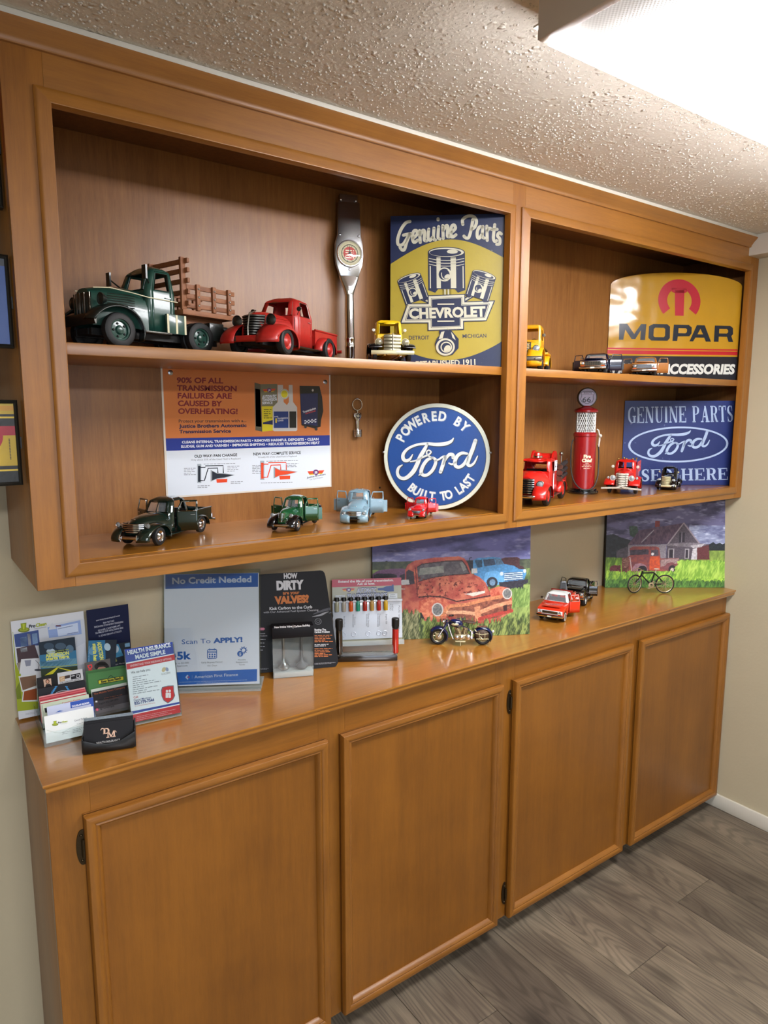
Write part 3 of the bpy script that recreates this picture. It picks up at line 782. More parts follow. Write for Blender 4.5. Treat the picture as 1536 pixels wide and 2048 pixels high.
def piston(P, cx, cy, s, rot, small=False):
    c, r = math.cos(math.radians(rot)), math.sin(math.radians(rot))
    def m(x, y): return (cx+(x*c-y*r)*s, cy+(x*r+y*c)*s)
    def pl(col, *p): P.poly(col, *[m(*q) for q in p])
    P.up(); pl(NV, (-142, -120), (142, -120), (142, 165), (85, 185), (62, 158), (-68, 158), (-90, 185), (-142, 165)) 
    P.ell(NV, *m(0, -125), 142*s, 42*s, rot=rot)
    P.up(); P.ell(CR, *m(0, -125), 134*s, 35*s, rot=rot); P.up(); P.ell(NV, *m(-8, -122), 122*s, 28*s, rot=rot)
    P.up(); P.ell(CR, *m(45, -130), 42*s, 16*s, rot=rot)
    for a, b in ((-78, -46), (30, 72)): pl(CR, (a, -86), (b, -88), (b, 150), (a, 150))
    for yy in (-80, -58, -36): pl(NV, (-136, yy-5), (136, yy-5), (136, yy+3), (-136, yy+3)); 
    P.up()
    for yy in (-70, -48, -26): P.stroke(CR, [m(-134, yy-8), m(-60, yy+6), m(60, yy+6), m(134, yy-8)], 5*s)
    pl(CR, (-130, -20), (-122, -20), (-122, 150), (-130, 150)); pl(CR, (122, -20), (130, -20), (130, 150), (122, 150))
    P.ell(CR, *m(-18, 45), 54*s, 54*s); P.up(); P.ell(NV, *m(-18, 45), 44*s, 44*s); P.up(); P.ell(CR, *m(-8, 45), 36*s, 42*s, inner=.82, a0=-60, a1=200); P.ell(CR, *m(2, 60), 22*s, 14*s, rot=-30)
P.poly(NV, (935, 790), (1005, 790), (1005, 850), (935, 850)); P.up(); P.poly(CR, (952, 790), (962, 790), (962, 845), (952, 845)); P.poly(CR, (978, 790), (988, 790), (988, 845), (978, 845)); P.up()
for a, b, c, d in ((760, 858, 830, 890), (1180, 838, 1110, 880)):
    P.stroke(NV, [(a, b), (c, d)], 34, sp=False); P.up(); P.stroke(CR, [(a, b), (c, d)], 14, sp=False)
piston(P, 972, 640, 1.0, 0)
piston(P, 712, 790, .66, -19); piston(P, 1236, 768, .66, 18)
P.up()
P.poly(NV, (908, 1115), (1000, 1112), (1058, 1180), (1056, 1250), (1010, 1300), (950, 1308), (895, 1280), (876, 1215), (895, 1170), (915, 1150))
P.up(); P.ell(CR, 955, 1240, 72, 66); P.up(); P.ell(NV, 957, 1240, 56, 52); P.up(); P.ell(CR, 962, 1242, 44, 42, inner=.8); P.ell(CR, 970, 1255, 24, 30, rot=30); P.poly(CR, (925, 1125), (950, 1120), (935, 1175), (905, 1180)); P.poly(CR, (1000, 1125), (1020, 1150), (1035, 1190), (1010, 1170))
P.build('piston_artwork', ch)
P.k = 16
def bow(col, g):
    P.poly(col, (612+g*1.6, 1058-g), (668+g*.8, 905+g), (825+g, 905+g), (825+g, 845+g), (1112-g, 835+g), (1112-g, 893+g), (1344-g*1.8, 886+g), (1275-g*.6, 1045-g), (1100-g, 1048-g), (1100-g, 1110-g), (822+g, 1116-g), (822+g, 1058-g))
bow(NV, 0); P.up(); bow(CR, 7); P.up(); bow(NV, 24); P.up(); bow(CR, 27); P.up(); bow(NV, 31); P.up()
P.rect(CR, 898, 908, 1026, 918); P.rect(CR, 896, 1038, 1026, 1048)
P.text(CR, 'CHEVROLET', 682, 1020, 1268, 1006, h=76, bold=.045)
P.build('bow_emblem', ch)

# -- arched yellow sign
MW, MH, MA = .484, .331, .046
mp = flat_thing('tin_sign', 'arched yellow embossed sign with a red letter M emblem', 'sign', -.4666, -.0575, 1.6905, -31.8, 0.3)
arch = [(0, 0), (MW, 0), (MW, MH)]+[(MW/2+MW/2*math.cos(PI*i/24), MH+MA*math.sin(PI*i/24)**1.0*(1-.0*i)) for i in range(1, 24)]+[(0, MH)]
def shiny_yellow():
    m = mat('embossed yellow tin', '#b98a20', rough=.22, coat=.5, noise=.10, nscale=14, bump=.0)
    n, l = m.node_tree.nodes, m.node_tree.links; p = n['Principled BSDF']
    tc = n.new('ShaderNodeTexCoord'); z = n.new('ShaderNodeTexNoise'); z.inputs['Scale'].default_value = 6; z.inputs['Detail'].default_value = 2
    l.new(tc.outputs['Object'], z.inputs['Vector']); b = n.new('ShaderNodeBump'); b.inputs['Strength'].default_value = .9; b.inputs['Distance'].default_value = .014
    l.new(z.outputs['Fac'], b.inputs['Height']); l.new(b.outputs['Normal'], p.inputs['Normal']); l.new(b.outputs['Normal'], p.inputs['Coat Normal']); return m
YM = shiny_yellow()
MB().prism(arch, 0, .001).build('plate', YM, mp, smooth=False)
P = Print([(583, 285), (1405, 270), (1352, 840), (553, 840)], MW, MH, rough=.25, coat=.3)
# picture units: stripes, black band (bottom ends behind the shelf edge)
P.rect('#b5262c', 560, 652, 1368, 661); P.rect('#b5262c', 559, 666, 1367, 688); 
P.poly('#26262c', (558, 698), (1365, 698), (1352, 840), (553, 840)); P.build('stripes', mp)
P.k = 3; P.text('#d9d9d2', 'PARTS & ACCESSORIES', 585, 802, 1343, 800, h=58, bold=.05, shear=.18)
DK = '#20242e'
def mop(pts, w=30): P.stroke(DK, pts, w, sp=False)
P.poly(DK, (632, 510), (680, 510), (722, 570), (765, 510), (797, 510), (787, 605), (758, 605), (762, 548), (728, 600), (706, 600), (668, 545), (655, 605), (629, 605))
P.poly(DK, (840, 508), (925, 508), (942, 522), (940, 590), (925, 607), (826, 607), (808, 592), (812, 522)); P.up(); P.poly(YM, (850, 530), (905, 530), (912, 538), (910, 578), (903, 586), (846, 586), (839, 578), (842, 538)); P.k -= 1
P.poly(DK, (966, 510), (1060, 510), (1078, 525), (1076, 560), (1062, 578), (990, 580), (985, 607), (956, 607)); P.up(); P.poly(YM, (995, 530), (1040, 530), (1048, 538), (1046, 553), (1038, 560), (993, 560)); P.k -= 1
P.poly(DK, (1110, 510), (1160, 510), (1198, 608), (1165, 608), (1155, 585), (1100, 585), (1085, 608), (1062, 608)); P.up(); P.poly(YM, (1132, 532), (1148, 565), (1113, 565)); P.k -= 1
P.poly(DK, (1224, 510), (1322, 510), (1340, 523), (1340, 560), (1328, 572), (1340, 608), (1310, 608), (1300, 577), (1248, 577), (1246, 608), (1216, 608)); P.up(); P.poly(YM, (1252, 530), (1300, 530), (1308, 537), (1308, 550), (1300, 557), (1250, 557)); P.k -= 1
P.build('lettering', mp, 'black letters over smaller white PARTS & ACCESSORIES')
P.k = 3; RD = '#b52a38'
P.ell(RD, 1003, 365, 132, 128, inner=.58, a0=140, a1=400, n=40)
P.poly(RD, (975, 300), (1035, 300), (1028, 456), (974, 456)); P.poly(RD, (955, 290), (1050, 290), (1050, 312), (1036, 320), (972, 320), (955, 312))
P.build('m_emblem', mp)

# -- blue rectangular sign
FWd, FH = .4045, .315
fr_ = flat_thing('tin_sign', 'worn blue rectangular tin sign with white oval and GENUINE PARTS USED HERE', 'sign', -.3489, -.0565, 1.3025, -37.3, 0.2)
bl_w = ink('#1f2d66', .42, '#8d93b5')
MB().box(0, FWd, 0, .0012, 0, FH).build('plate', bl_w, fr_, bevel=.0004, seg=1)
P = Print([(736, 127), (1459, 143), (1396, 668), (712, 650)], FWd, FH, worn='#7d86ad', rough=.42)
LB = '#a5b8d6'
serif(P, LB, 'GENUINE PARTS', 755, 1440, 272, 104, slope=.008); serif(P, LB, 'USED HERE', 760, 1392, 632, 72, slope=.006); P.build('lettering', fr_)
P.k = 2; P.ell(LB, 1080, 412, 323, 112); P.up(); P.ell('#1d2a60', 1080, 412, 309, 101); P.up()
ford_script(P, LB, 1078, 405, .535, .40, w=.95, rot=-1); P.build('oval_emblem', fr_)

# -- round sign
RR = .1455
rd = flat_thing('tin_sign', 'round blue tin sign with a white rim, POWERED BY and BUILT TO LAST', 'sign', -1.3695, -.189, 1.3045, -40, 2.0)
MB(RX(90)).lathe([(0, 0), (RR, 0), (RR+.001, -.0012), (RR, -.0022), (0, -.0022)], 72, cap=False).build('plate', ink('#d8dccb', .4, '#6b5a44'), rd, smooth=True, loc=(0, 0, RR))
P = Print([(400, 130), (1380, 130), (1380, 1115), (400, 1115)], 2*RR, 2*RR, rough=.35, worn=True, y=-.0004, org=(RR, 0))
BLU = '#17458a'
P.ell('#3b3b3b', 890, 622, 458, 460, n=72); P.up(); P.ell(BLU, 890, 622, 453, 455, n=72); P.build('blue_field', rd); P.k = 4
def both(f): f('#7f8ea8', 5); P.up(); f('#d9dedb', 0); 
both(lambda c, d: (P.arc(c, 'POWERED BY', 890+d, 622+d, 338, 338, 158, 42, 88, bold=.035, squeeze=.82)))
P.k -= 1
both(lambda c, d: (P.arc(c, 'BUILT TO LAST', 890+d, 622+d, 408, 408, 228, 332, 82, bold=.035, inside=True, squeeze=.8)))
P.build('lettering', rd); P.k = 6; ford_script(P, '#d9dedb', 885, 640, 1, 1, shade='#39414f'); P.build('script_emblem', rd)
for sx in (-1, 1):
    MB().ball((sx*(RR+.002), -.001, RR+.012), .0035, sc=(1, .6, 1)).build('rivet', mat('steel', '#9a9a9c', rough=.3, metal=1), rd)

# -- laminated poster on the back panel
PW, PH = .441, .297
po = flat_thing('laminated_poster', 'glossy laminated poster, orange top, blue band and white diagrams', 'poster', -2.0715, -.0542, 1.3755, 0, 0)
MB().box(-.004, PW+.004, 0, .0006, -.004, PH+.004).build('laminate', mat('laminate film', '#d8d0c4', rough=.12, coat=1), po)
P = Print([(85, 57), (1367, 112), (1367, 968), (132, 1045)], PW, PH, rough=.16, coat=.6)
OR = '#cd7a44'
P.poly(OR, (85, 57), (1367, 112), (1367, 585), (113, 605)); P.poly('#26398c', (113, 605), (1367, 585), (1367, 664), (118, 700)); P.poly('#d6dde6', (118, 700), (1367, 664), (1367, 968), (132, 1045))
P.build('sheet', po, 'orange, blue and white printed sheet'); P.k = 2
MR = '#7c2632'
for t, x0, y0, x1, y1, h in (('90% OF ALL', 195, 178, 552, 184, 42), ('TRANSMISSION', 197, 238, 655, 245, 42), ('FAILURES ARE', 203, 298, 618, 302, 42), ('CAUSED BY', 205, 356, 543, 360, 42), ('OVERHEATING!', 207, 416, 662, 420, 42)):
    P.text(MR, t, x0, y0, x1, y1, h=h, bold=.035)
P.text('#2a2c36', 'Protect your transmission with a...', 212, 484, 728, 482, h=24, bold=.012)
P.text('#20264a', 'Justice Brothers Automatic', 214, 524, 730, 520, h=27, bold=.035); P.text('#20264a', 'Transmission Service', 216, 566, 610, 562, h=27, bold=.035)
P.text('#dde2ea', 'CLEANS INTERNAL TRANSMISSION PARTS \u2022 REMOVES HARMFUL DEPOSITS \u2022 CLEAN', 237, 643, 1281, 624, h=19, bold=.035)
P.text('#dde2ea', 'SLUDGE, GUM AND VARNISH \u2022 IMPROVES SHIFTING \u2022 REDUCES TRANSMISSION HEAT', 230, 676, 1290, 652, h=19, bold=.035)
P.text('#22252c', 'OLD WAY: PAN CHANGE', 332, 752, 658, 742, h=21, bold=.025); P.text('#22252c', 'NEW WAY: COMPLETE SERVICE', 782, 737, 1144, 727, h=21, bold=.025)
P.text('#555a60', 'Only about 25% of the Used Fluid is Replaced', 307, 776, 682, 766, h=13, bold=0)
P.text('#555a60', 'Virtually All of the Used Fluid is Replaced', 815, 757, 1113, 750, h=13, bold=0)
P.text('#2b2b33', 'Justice Brothers', 1188, 915, 1332, 888, h=13, bold=.02, shear=.2); P.text('#555a60', 'Car Care Products', 1212, 928, 1312, 910, h=10, bold=0)
P.build('lettering', po); P.k = 2
G = '#6f747c'
for (x, y, n) in ((252, 832, 5), (402, 800, 1), (582, 818, 4), (608, 936, 2), (356, 965, 2), (772, 812, 6), (880, 780, 1), (1032, 800, 3), (838, 945, 1)): P.lines(G, x, y, x+(240 if n == 1 else 92), n, 12, th=4, slope=-.02)
for ox, cc in ((0, '#252c38'), (480, '#d8472a')):
    P.poly('#9aa4ac', (353+ox, 800-ox*.045), (384+ox, 800-ox*.045), (384+ox, 945-ox*.045), (353+ox, 945-ox*.045)); P.up()
    P.poly(cc, (359+ox, 815-ox*.045), (378+ox, 815-ox*.045), (378+ox, 936-ox*.045), (359+ox, 936-ox*.045))
    q = -ox*.045
    P.stroke(cc, [(380+ox, 826+q), (415+ox, 826+q), (415+ox, 815+q), (550+ox, 813+q), (552+ox, 868+q)], 8, sp=False)
    P.stroke(cc, [(380+ox, 926+q), (408+ox, 926+q), (436+ox, 834+q), (508+ox, 832+q), (510+ox, 868+q)], 8, sp=False)
    P.poly('#8f969c', (455+ox, 845+q), (500+ox, 868+q), (560+ox, 872+q), (640+ox, 885+q), (560+ox, 908+q), (500+ox, 915+q), (455+ox, 935+q)); P.up()
    P.poly(cc, (466+ox, 855+q), (505+ox, 875+q), (560+ox, 878+q), (632+ox, 886+q), (560+ox, 903+q), (505+ox, 910+q), (466+ox, 925+q))
    P.poly('#d8472a', (498+ox, 916+q), (582+ox, 914+q), (580+ox, 940+q), (502+ox, 944+q)); P.k -= 2
for cx, cy, s in ((905, 238, 1.0), (995, 420, .8), (1200, 335, .9), (1258, 868, 1.3)):
    P.up(); P.poly('#d84a32', (cx-50*s, cy-6*s), (cx+50*s, cy-12*s), (cx+40*s, cy+4*s), (cx-40*s, cy+10*s)); P.poly('#e2b63a', (cx-44*s, cy+8*s), (cx+42*s, cy+2*s), (cx+36*s, cy+10*s), (cx-36*s, cy+16*s)); P.up(); P.ell('#6a3a72', cx, cy, 17*s, 16*s); P.up(); P.text('#f0f0f0', 'JB', cx-9*s, cy+7*s, cx+9*s, cy+7*s, h=14*s); P.k -= 3
P.build('diagrams', po); P.k = 2
P.poly('#5d5a4d', (792, 178), (838, 192), (850, 556), (797, 545)); P.poly('#77755f', (838, 192), (966, 190), (966, 362), (846, 362)); P.poly('#d9c92c', (846, 362), (966, 362), (962, 545), (850, 556)); P.poly('#cfd2d4', (798, 225), (834, 232), (844, 520), (802, 515))
P.up(); P.text('#d9dce4', 'AUTOMATIC', 850, 300, 958, 296, h=24, bold=.03, shear=.15); P.text('#d9dce4', 'TRANSMISSION', 850, 322, 964, 318, h=20, bold=.03); P.text('#d9dce4', 'SERVICE', 850, 346, 930, 344, h=20, bold=.03)
P.poly('#232a52', (855, 485), (900, 475), (935, 465), (935, 505), (900, 500), (855, 498)); P.lines('#3b3b20', 862, 385, 925, 5, 16, th=5)
for x, c1, c2 in ((1028, '#8d8d8d', '#1d2026'), (930, '#b9bcc0', '#1e3a7c')):
    w_ = 128 if x == 930 else 90
    P.up(); P.poly('#c9c6c2', (x, 370), (x+w_*.3, 330), (x+w_*.3, 198), (x+w_*.62, 198), (x+w_*.66, 330), (x+w_, 370), (x+w_, 545), (x+w_*.9, 553), (x+w_*.08, 553), (x, 545)); P.up(); P.rect(c2, x+8, 402, x+w_-8, 528)
P.up(); P.ell('#ddd9c8', 1020, 268, 36, 40); P.up(); P.ell('#d9cf2c', 1020, 268, 25, 28); P.ell('#3c6a3c', 1020, 268, 33, 37, inner=.95); P.up(); P.text('#e9d23a', '1', 950, 488, 960, 488, h=34, bold=.04); P.text('#dfe3ea', 'TRANSMISSION', 965, 462, 1046, 458, h=12); P.text('#dfe3ea', 'CLEANER', 965, 478, 1012, 476, h=12); P.text('#dfe3ea', 'SUPER', 942, 446, 972, 445, h=9)
P.poly('#1b1d24', (1138, 205), (1290, 208), (1310, 290), (1318, 400), (1300, 470), (1296, 520), (1250, 532), (1150, 508)); P.up(); P.poly('#222a56', (1142, 266), (1278, 262), (1272, 515), (1152, 498)); P.up(); P.text('#dcdfe8', 'Transmission', 1162, 416, 1262, 384, h=17, bold=.03); P.text('#d04a44', 'FLUID EXCHANGER', 1182, 424, 1260, 402, h=10, bold=.03)
for i in range(7):
    for j in range(3):
        if (i+j) % 2 == 0: P.poly('#dfe2ea', (1172+i*13, 470+j*9-i*1.5), (1185+i*13, 468+j*9-i*1.5), (1185+i*13, 477+j*9-i*1.5), (1172+i*13, 479+j*9-i*1.5))
P.ell('#c9c9c9', 1238, 240, 8, 9); P.ell('#33353c', 1180, 520, 10, 11); P.ell('#33353c', 1262, 538, 11, 12)
P.build('product_pictures', po)
for cx, cz in ((.018, PH-.012), (PW-.012, PH-.022)):
    MB(RX(90)).lathe([(0, .0012), (.004, .001), (.006, 0)], 14, cap=False).build('screw', mat('steel', '#9a9a9c', rough=.3, metal=1), po, loc=(cx, -.0006, cz))
# ---------------- model vehicles ----------------
BLKR = mat('black rubber', '#141414', rough=.6)
CHR = mat('chrome', '#d8d8da', rough=.12, metal=1)
DCHR = mat('dull nickel', '#8c877c', rough=.35, metal=1, noise=.3, nscale=120)
GUN = mat('dark pewter', '#4c4a46', rough=.35, metal=.9, noise=.3, nscale=80)
LENS = mat('clear lens', '#8c9496', rough=.1, coat=1)
INTR = mat('dark interior', '#16120f', rough=.7)
GLASS = mat('model window', '#cfd8dc', rough=.03, alpha=.22, coat=.5)
CHAS = mat('black chassis', '#111111', rough=.5)
def paint(n, c, rough=.28, coat=.6, noise=.12, metal=0, wear=None):
    return mat('paint '+n, c, rough=rough, coat=coat, noise=noise, nscale=18, metal=metal, wear=wear, wscale=30, wamt=.66)

def perim(rc, yw, xdF, xwF, xwR, xdR, ryw, bow=.0, nc=4):
    """normalised rounded-rectangle footprint with break points; returns points and tags for each edge"""
    q = [(1+bow*0, 0.0), (1, yw), (1, 1-rc)]
    q += [(1-rc+rc*math.cos(a), 1-rc+rc*math.sin(a)) for a in [PI/2*i/nc for i in range(1, nc)]]
    q += [(1-rc, 1), (xdF, 1), (xwF, 1), (xwR, 1), (xdR, 1), (-1+rc, 1)]
    q += [(-1+rc-rc*math.sin(a), 1-rc+rc*math.cos(a)) for a in [PI/2*i/nc for i in range(1, nc)]]
    q += [(-1, 1-rc), (-1, ryw), (-1, 0)]
    tags = []
    for i in range(len(q)-1):
        a, b = q[i], q[i+1]; t = ''
        if i == 0: t = 'W'
        if a == (xdF, 1) : t = 'D'
        if a == (xwF, 1): t = 'DS'
        if a == (xwR, 1): t = 'D'
        if a == (-1, ryw): t = 'R'
        tags.append(t)
    q = [(x+bow*(1-y*y) if x > .99 else x, y) for x, y in q]
    full = q + [(x, -y) for x, y in q[-2:0:-1]]
    ft = tags + tags[::-1]
    ft = [t+('l' if i < len(tags) else 'r') for i, t in enumerate(ft)]
    return full, ft

def make_cab(root, c, s):
    """c: dict xf,xr,w,z0,zb,zt,rake,rrake,tum,dome,rc ; s: materials/open doors"""
    zb, zt = c['zb'], c['zt']; wl, wh = zb+c.get('sill', .02), zt-c.get('head', .04)
    rows = [(c['z0'], 0, 0), ((c['z0']+zb)/2, 0, 0), (zb, 0, 0)]
    H = zt-zb
    for z in (wl, (wl+wh)/2, wh, zt-.012): rows.append((z, (z-zb)/H, 0))
    for k in (.35, .65, .85, .97): rows.append((zt+c['dome']*(1-(1-k)**2), 1, k))
    pts, tags = perim(c.get('rc', .3), c.get('yw', .8), c.get('xdF', .62), c.get('xwF', .5), c.get('xwR', -.5), c.get('xdR', -.6), c.get('ryw', .45), c.get('bow', .06))
    grid = []
    for z, t, k in rows:
        t1 = min(t, 1); fl = c.get('flare', 0)*(1 if z < zb-.001 else 0)
        xf = c['xf']-c['rake']*t1; xr = c['xr']+c['rrake']*t1; w = c['w']-c['tum']*t1 + fl*(1-abs(z-(c['z0']+zb)/2)*2/(zb-c['z0']) if z < zb else 0)
        e = c.get('edge', .10)
        sh = 1 if k == 0 else max(0.0, 1-k)**.55*(1-e)+0 if k < .97 else .12
        if k == 0 and abs(z-(zt-.012)) < 1e-6: sh = 1-e*.25
        cx, a = (xf+xr)/2, (xf-xr)/2
        grid.append([(cx+a*sh*px, w*sh*py, z) for px, py in pts])
    # rows of faces: 0,1 lower; 2 sill; 3,4 window; 5 header; 6.. roof
    N = len(pts)
    def kind(i, j):
        t = tags[j]
        if i in (3, 4):
            if t[0] in 'WR' and len(t) > 1 and t[0] == 'W': return 'ws'
            if t[0] == 'R': return 'rw'
            if t.startswith('DS'): return 'sw'+t[-1]
        if i <= 5 and t[0] == 'D' and not (i == 5 and False): return 'd'+t[-1]
        return 'b'
    body = MB().grid(grid, closed=True, skip=lambda i, j: kind(i, j) != 'b')
    top = grid[-1]; n0 = len(body.v); body.v += top; body.f.append(tuple(range(n0, n0+N))); body.m.append(0)
    th = c.get('th', .012)
    roofm = s.get('roof', s['paint'])
    if roofm is not s['paint']:
        lo = MB().grid(grid[:3], closed=True, skip=lambda i, j: kind(i, j) != 'b')
        up = MB().grid(grid[2:], closed=True, skip=lambda i, j: kind(i+2, j) != 'b'); n0 = len(up.v); up.v += top; up.f.append(tuple(range(n0, n0+N))); up.m.append(0)
        cab = lo.build('cab', s['paint'], root, solid=th, weld=True, angle=50); up.build('roof', roofm, cab, solid=th, weld=True, angle=50)
    else:
        cab = body.build('cab', s['paint'], root, solid=th, weld=True, angle=50)
    # doors
    for side, sg in (('l', 1), ('r', -1)):
        js = [j for j in range(N) if tags[j][0] == 'D' and tags[j][-1] == side]
        hinge = max((grid[0][j][0] for j in js+[(j+1) % N for j in js]))
        hy = sg*c['w']
        d = MB().grid(grid, closed=True, skip=lambda i, j: kind(i, j) != 'd'+side)
        d.v = [(x-hinge, y-hy, z) for x, y, z in d.v]
        dm = s['paint']
        o = d.build('door', [dm], root, solid=th, weld=True, angle=50, loc=(hinge, hy, 0))
        ang = s.get('open', {}).get(side, 0)
        o.rotation_euler[2] = -sg*math.radians(ang)
        if ang:
            o.location.x = hinge-.006; o.location.y = hy+sg*.006
            if s.get('lining'):
                x1 = min(p[0] for p in d.v)+.02
                MB().box(x1, -.03, -sg*.02-.003, -sg*.02+.003, c['z0']+.03, zb-.02).build('door_lining', s['lining'], o)
        if s.get('doortrim'):
            xs = [p[0] for p in d.v]; jw = [j for j in range(N) if tags[j].startswith('DS') and tags[j][-1] == side][0]
            a, b = grid[3][jw], grid[3][(jw+1) % N]; a2, b2 = grid[5][jw], grid[5][(jw+1) % N]
            loop = [Vector(p)-Vector((hinge, hy-sg*.003, 0)) for p in (a, b, b2, a2)]
            MB().tube(loop, .005, 5, closed=True).build('window_trim', s['doortrim'], o)
        if s.get('handle', True):
            MB().tube([(c['xr']*.55+c['xf']*.45-hinge-.08+.0, sg*.012, zb-.05), (c['xr']*.55+c['xf']*.45-hinge-.02, sg*.012, zb-.05)], .006, 6).build('door_handle', s.get('chrome', CHR), o)
    def wtrim(i0, i1, tg, name, off):
        js = [j for j in range(N) if tags[j][0] == tg]
        if not js: return
        seq = sorted(js, key=lambda j: grid[3][j][1]); ids = sorted(set(js) | {(j+1) % N for j in js}, key=lambda j: grid[3][j][1])
        lo = [Vector(grid[i0][j])+Vector((off, 0, 0)) for j in ids]; hi = [Vector(grid[i1][j])+Vector((off, 0, 0)) for j in ids]
        return lo, hi
    lo, hi = wtrim(3, 5, 'W', '', .002)
    if s.get('wtrim'): MB().tube(lo+hi[::-1], .006, 5, closed=True).build('windshield_frame', s['wtrim'], cab)
    if s.get('split'): MB().tube([lo[len(lo)//2], hi[len(hi)//2]], .007, 5).build('windshield_bar', s.get('wtrim', s['paint']), cab)
    if s.get('glass', True):
        MB().grid([[tuple(p-Vector((.01, 0, 0))) for p in lo], [tuple(p-Vector((.01, 0, 0))) for p in hi]]).build('windshield', GLASS, cab)
    # inside: floor block, bench seat, wheel
    xm = (c['xf']+c['xr'])/2; inn = s.get('interior', INTR)
    m = MB().box(c['xr']+.03, c['xf']-.03, -c['w']+.03, c['w']-.03, c['z0'], c['z0']+.05)
    m.box(c['xr']+.03, c['xr']+.16, -c['w']+.04, c['w']-.04, c['z0']+.05, c['z0']+.20).box(c['xr']+.03, c['xr']+.07, -c['w']+.04, c['w']-.04, c['z0']+.2, zb+.02)
    m.box(c['xf']-.07, c['xf']-.02, -c['w']+.03, c['w']-.03, c['z0']+.05, zb-.01)
    m.build('interior', inn, cab)
    sw = MB(T(c['xf']-.12, c['w']*.45, zb+.0) @ RY(-60))
    sw.tube([(.055*math.cos(2*PI*i/16), .055*math.sin(2*PI*i/16), 0) for i in range(16)], .006, 5, closed=True).tube([(0, 0, 0), (0, 0, -.06)], .005, 5).tube([(-.05, 0, 0), (.05, 0, 0)], .004, 4)
    sw.build('steering_wheel', s.get('wheelcol', BLKR), cab)
    if s.get('mirror'):
        for sg in (-1, 1):
            MB().tube([(c['xf']-.04, sg*(c['w']), zb+.03), (c['xf']+.0, sg*(c['w']+.05), zb+.08)], .005, 5).lathe([(0, -.006), (.032, -.004), (.032, .004), (0, .006)], 14, T(c['xf'], sg*(c['w']+.05), zb+.10) @ RY(90)).build('mirror', s['mirror'], cab)
    return cab

def loft_hood(root, secs, m, n=16, name='hood', cap_front=True, pw=2.6):
    """secs: (x, half width, z bottom, z top, exponent) from the cowl forwards"""
    rows = []
    for sct in secs:
        x, w, zb, zt = sct[:4]; e = sct[4] if len(sct) > 4 else pw
        r = []
        for i in range(n+1):
            a = PI*i/n; cx, sx = math.cos(a), math.sin(a)
            r.append((x, w*math.copysign(abs(cx)**(2/e), cx), zb+(zt-zb)*abs(sx)**(2/e)))
        rows.append(r)
    mb = MB().grid(rows)
    mb.add(rows[-1], [tuple(range(n+1))]); mb.add(rows[0], [tuple(range(n+1))[::-1]])
    return mb.build(name, m, root, angle=38, weld=True)

def fender(root, m, cx, cz, r, yi, yo, a0, a1, sg, ex=1.0, drop=.5, tip=None, name='fender', solid=.010, flat=0.0, n=18, round_=6):
    """arched wing over a wheel; angles in degrees, 0 = front, 90 = up, 180 = rear; ex stretches it lengthwise"""
    rows = []
    for i in range(n+1):
        t = i/n; a = math.radians(a0+(a1-a0)*t); row = []
        for k in range(round_+1):
            q = k/round_; b = q*PI/2
            y = yi+(yo-yi)*math.sin(b)**.8
            dr = drop*(yo-yi)*(1-math.cos(b))
            rr = r-dr
            x = cx+rr*math.cos(a)*ex; z = cz+rr*math.sin(a)
            if tip and math.cos(a) > 0: x += tip*math.cos(a)**2
            row.append((x, sg*y, z))
        rows.append(row)
    return MB().grid(rows).build(name, m, root, solid=solid*sg, angle=50)

def wheel(root, x, y, z, r, wd, m_t=None, m_h=None, sg=1, hub=.62, style='cap', white=None):
    M = RX(-90*sg)
    prof = [(r*hub, -wd/2), (r*.86, -wd/2), (r*.97, -wd*.38), (r, -wd*.15), (r, wd*.15), (r*.97, wd*.38), (r*.86, wd/2), (r*hub, wd*.46), (r*hub*.97, wd*.30), (r*hub*.9, -wd*.3), (r*.1, -wd*.3)]
    t = MB(M).lathe(prof, 28, cap=False).build('wheel', m_t or BLKR, root, loc=(x, y, z/KX[1]), angle=40, raw=True)
    R = r*hub*.98
    if style == 'cap': p = [(R, wd*.36), (R*.9, wd*.30), (R*.7, wd*.22), (R*.62, wd*.28), (R*.5, wd*.42), (R*.25, wd*.52), (0, wd*.54)]
    else: p = [(R, wd*.36), (R*.86, wd*.30), (R*.8, wd*.12), (R*.45, wd*.16), (R*.34, wd*.36), (R*.2, wd*.42), (0, wd*.42)]
    hubm = MB(M).lathe(p, 24, cap=False)
    if style == 'slots':
        for i in range(5):
            a = 2*PI*i/5; hubm.ball((R*.62*math.cos(a), R*.62*math.sin(a), wd*.14), R*.13, 8, 5, mi=1)
    hubm.build('hubcap', [m_h or CHR, CHAS], t, angle=35, raw=True)
    if white: MB(M).lathe([(r*.86, wd*.51), (r*.66, wd*.52), (r*.66, wd*.48), (r*.86, wd*.47)], 28, cap=False).build('white_wall', white, t, raw=True)
    return t

def lamp(root, x, y, z, r, m=CHR, depth=1.1, lm=None, name='headlight'):
    o = MB(RY(90)).lathe([(0, -r*depth), (r*.45, -r*depth*.85), (r*.85, -r*.35), (r, 0), (r*1.04, r*.1), (r*.92, r*.16), (r*.86, r*.1)], 20, cap=False).build(name, m, root, loc=(x, y, z), raw=True)
    MB(RY(90)).lathe([(r*.88, r*.06), (r*.6, r*.22), (0, r*.32)], 18, cap=False).build('lens', lm or LENS, o, raw=True)
    return o

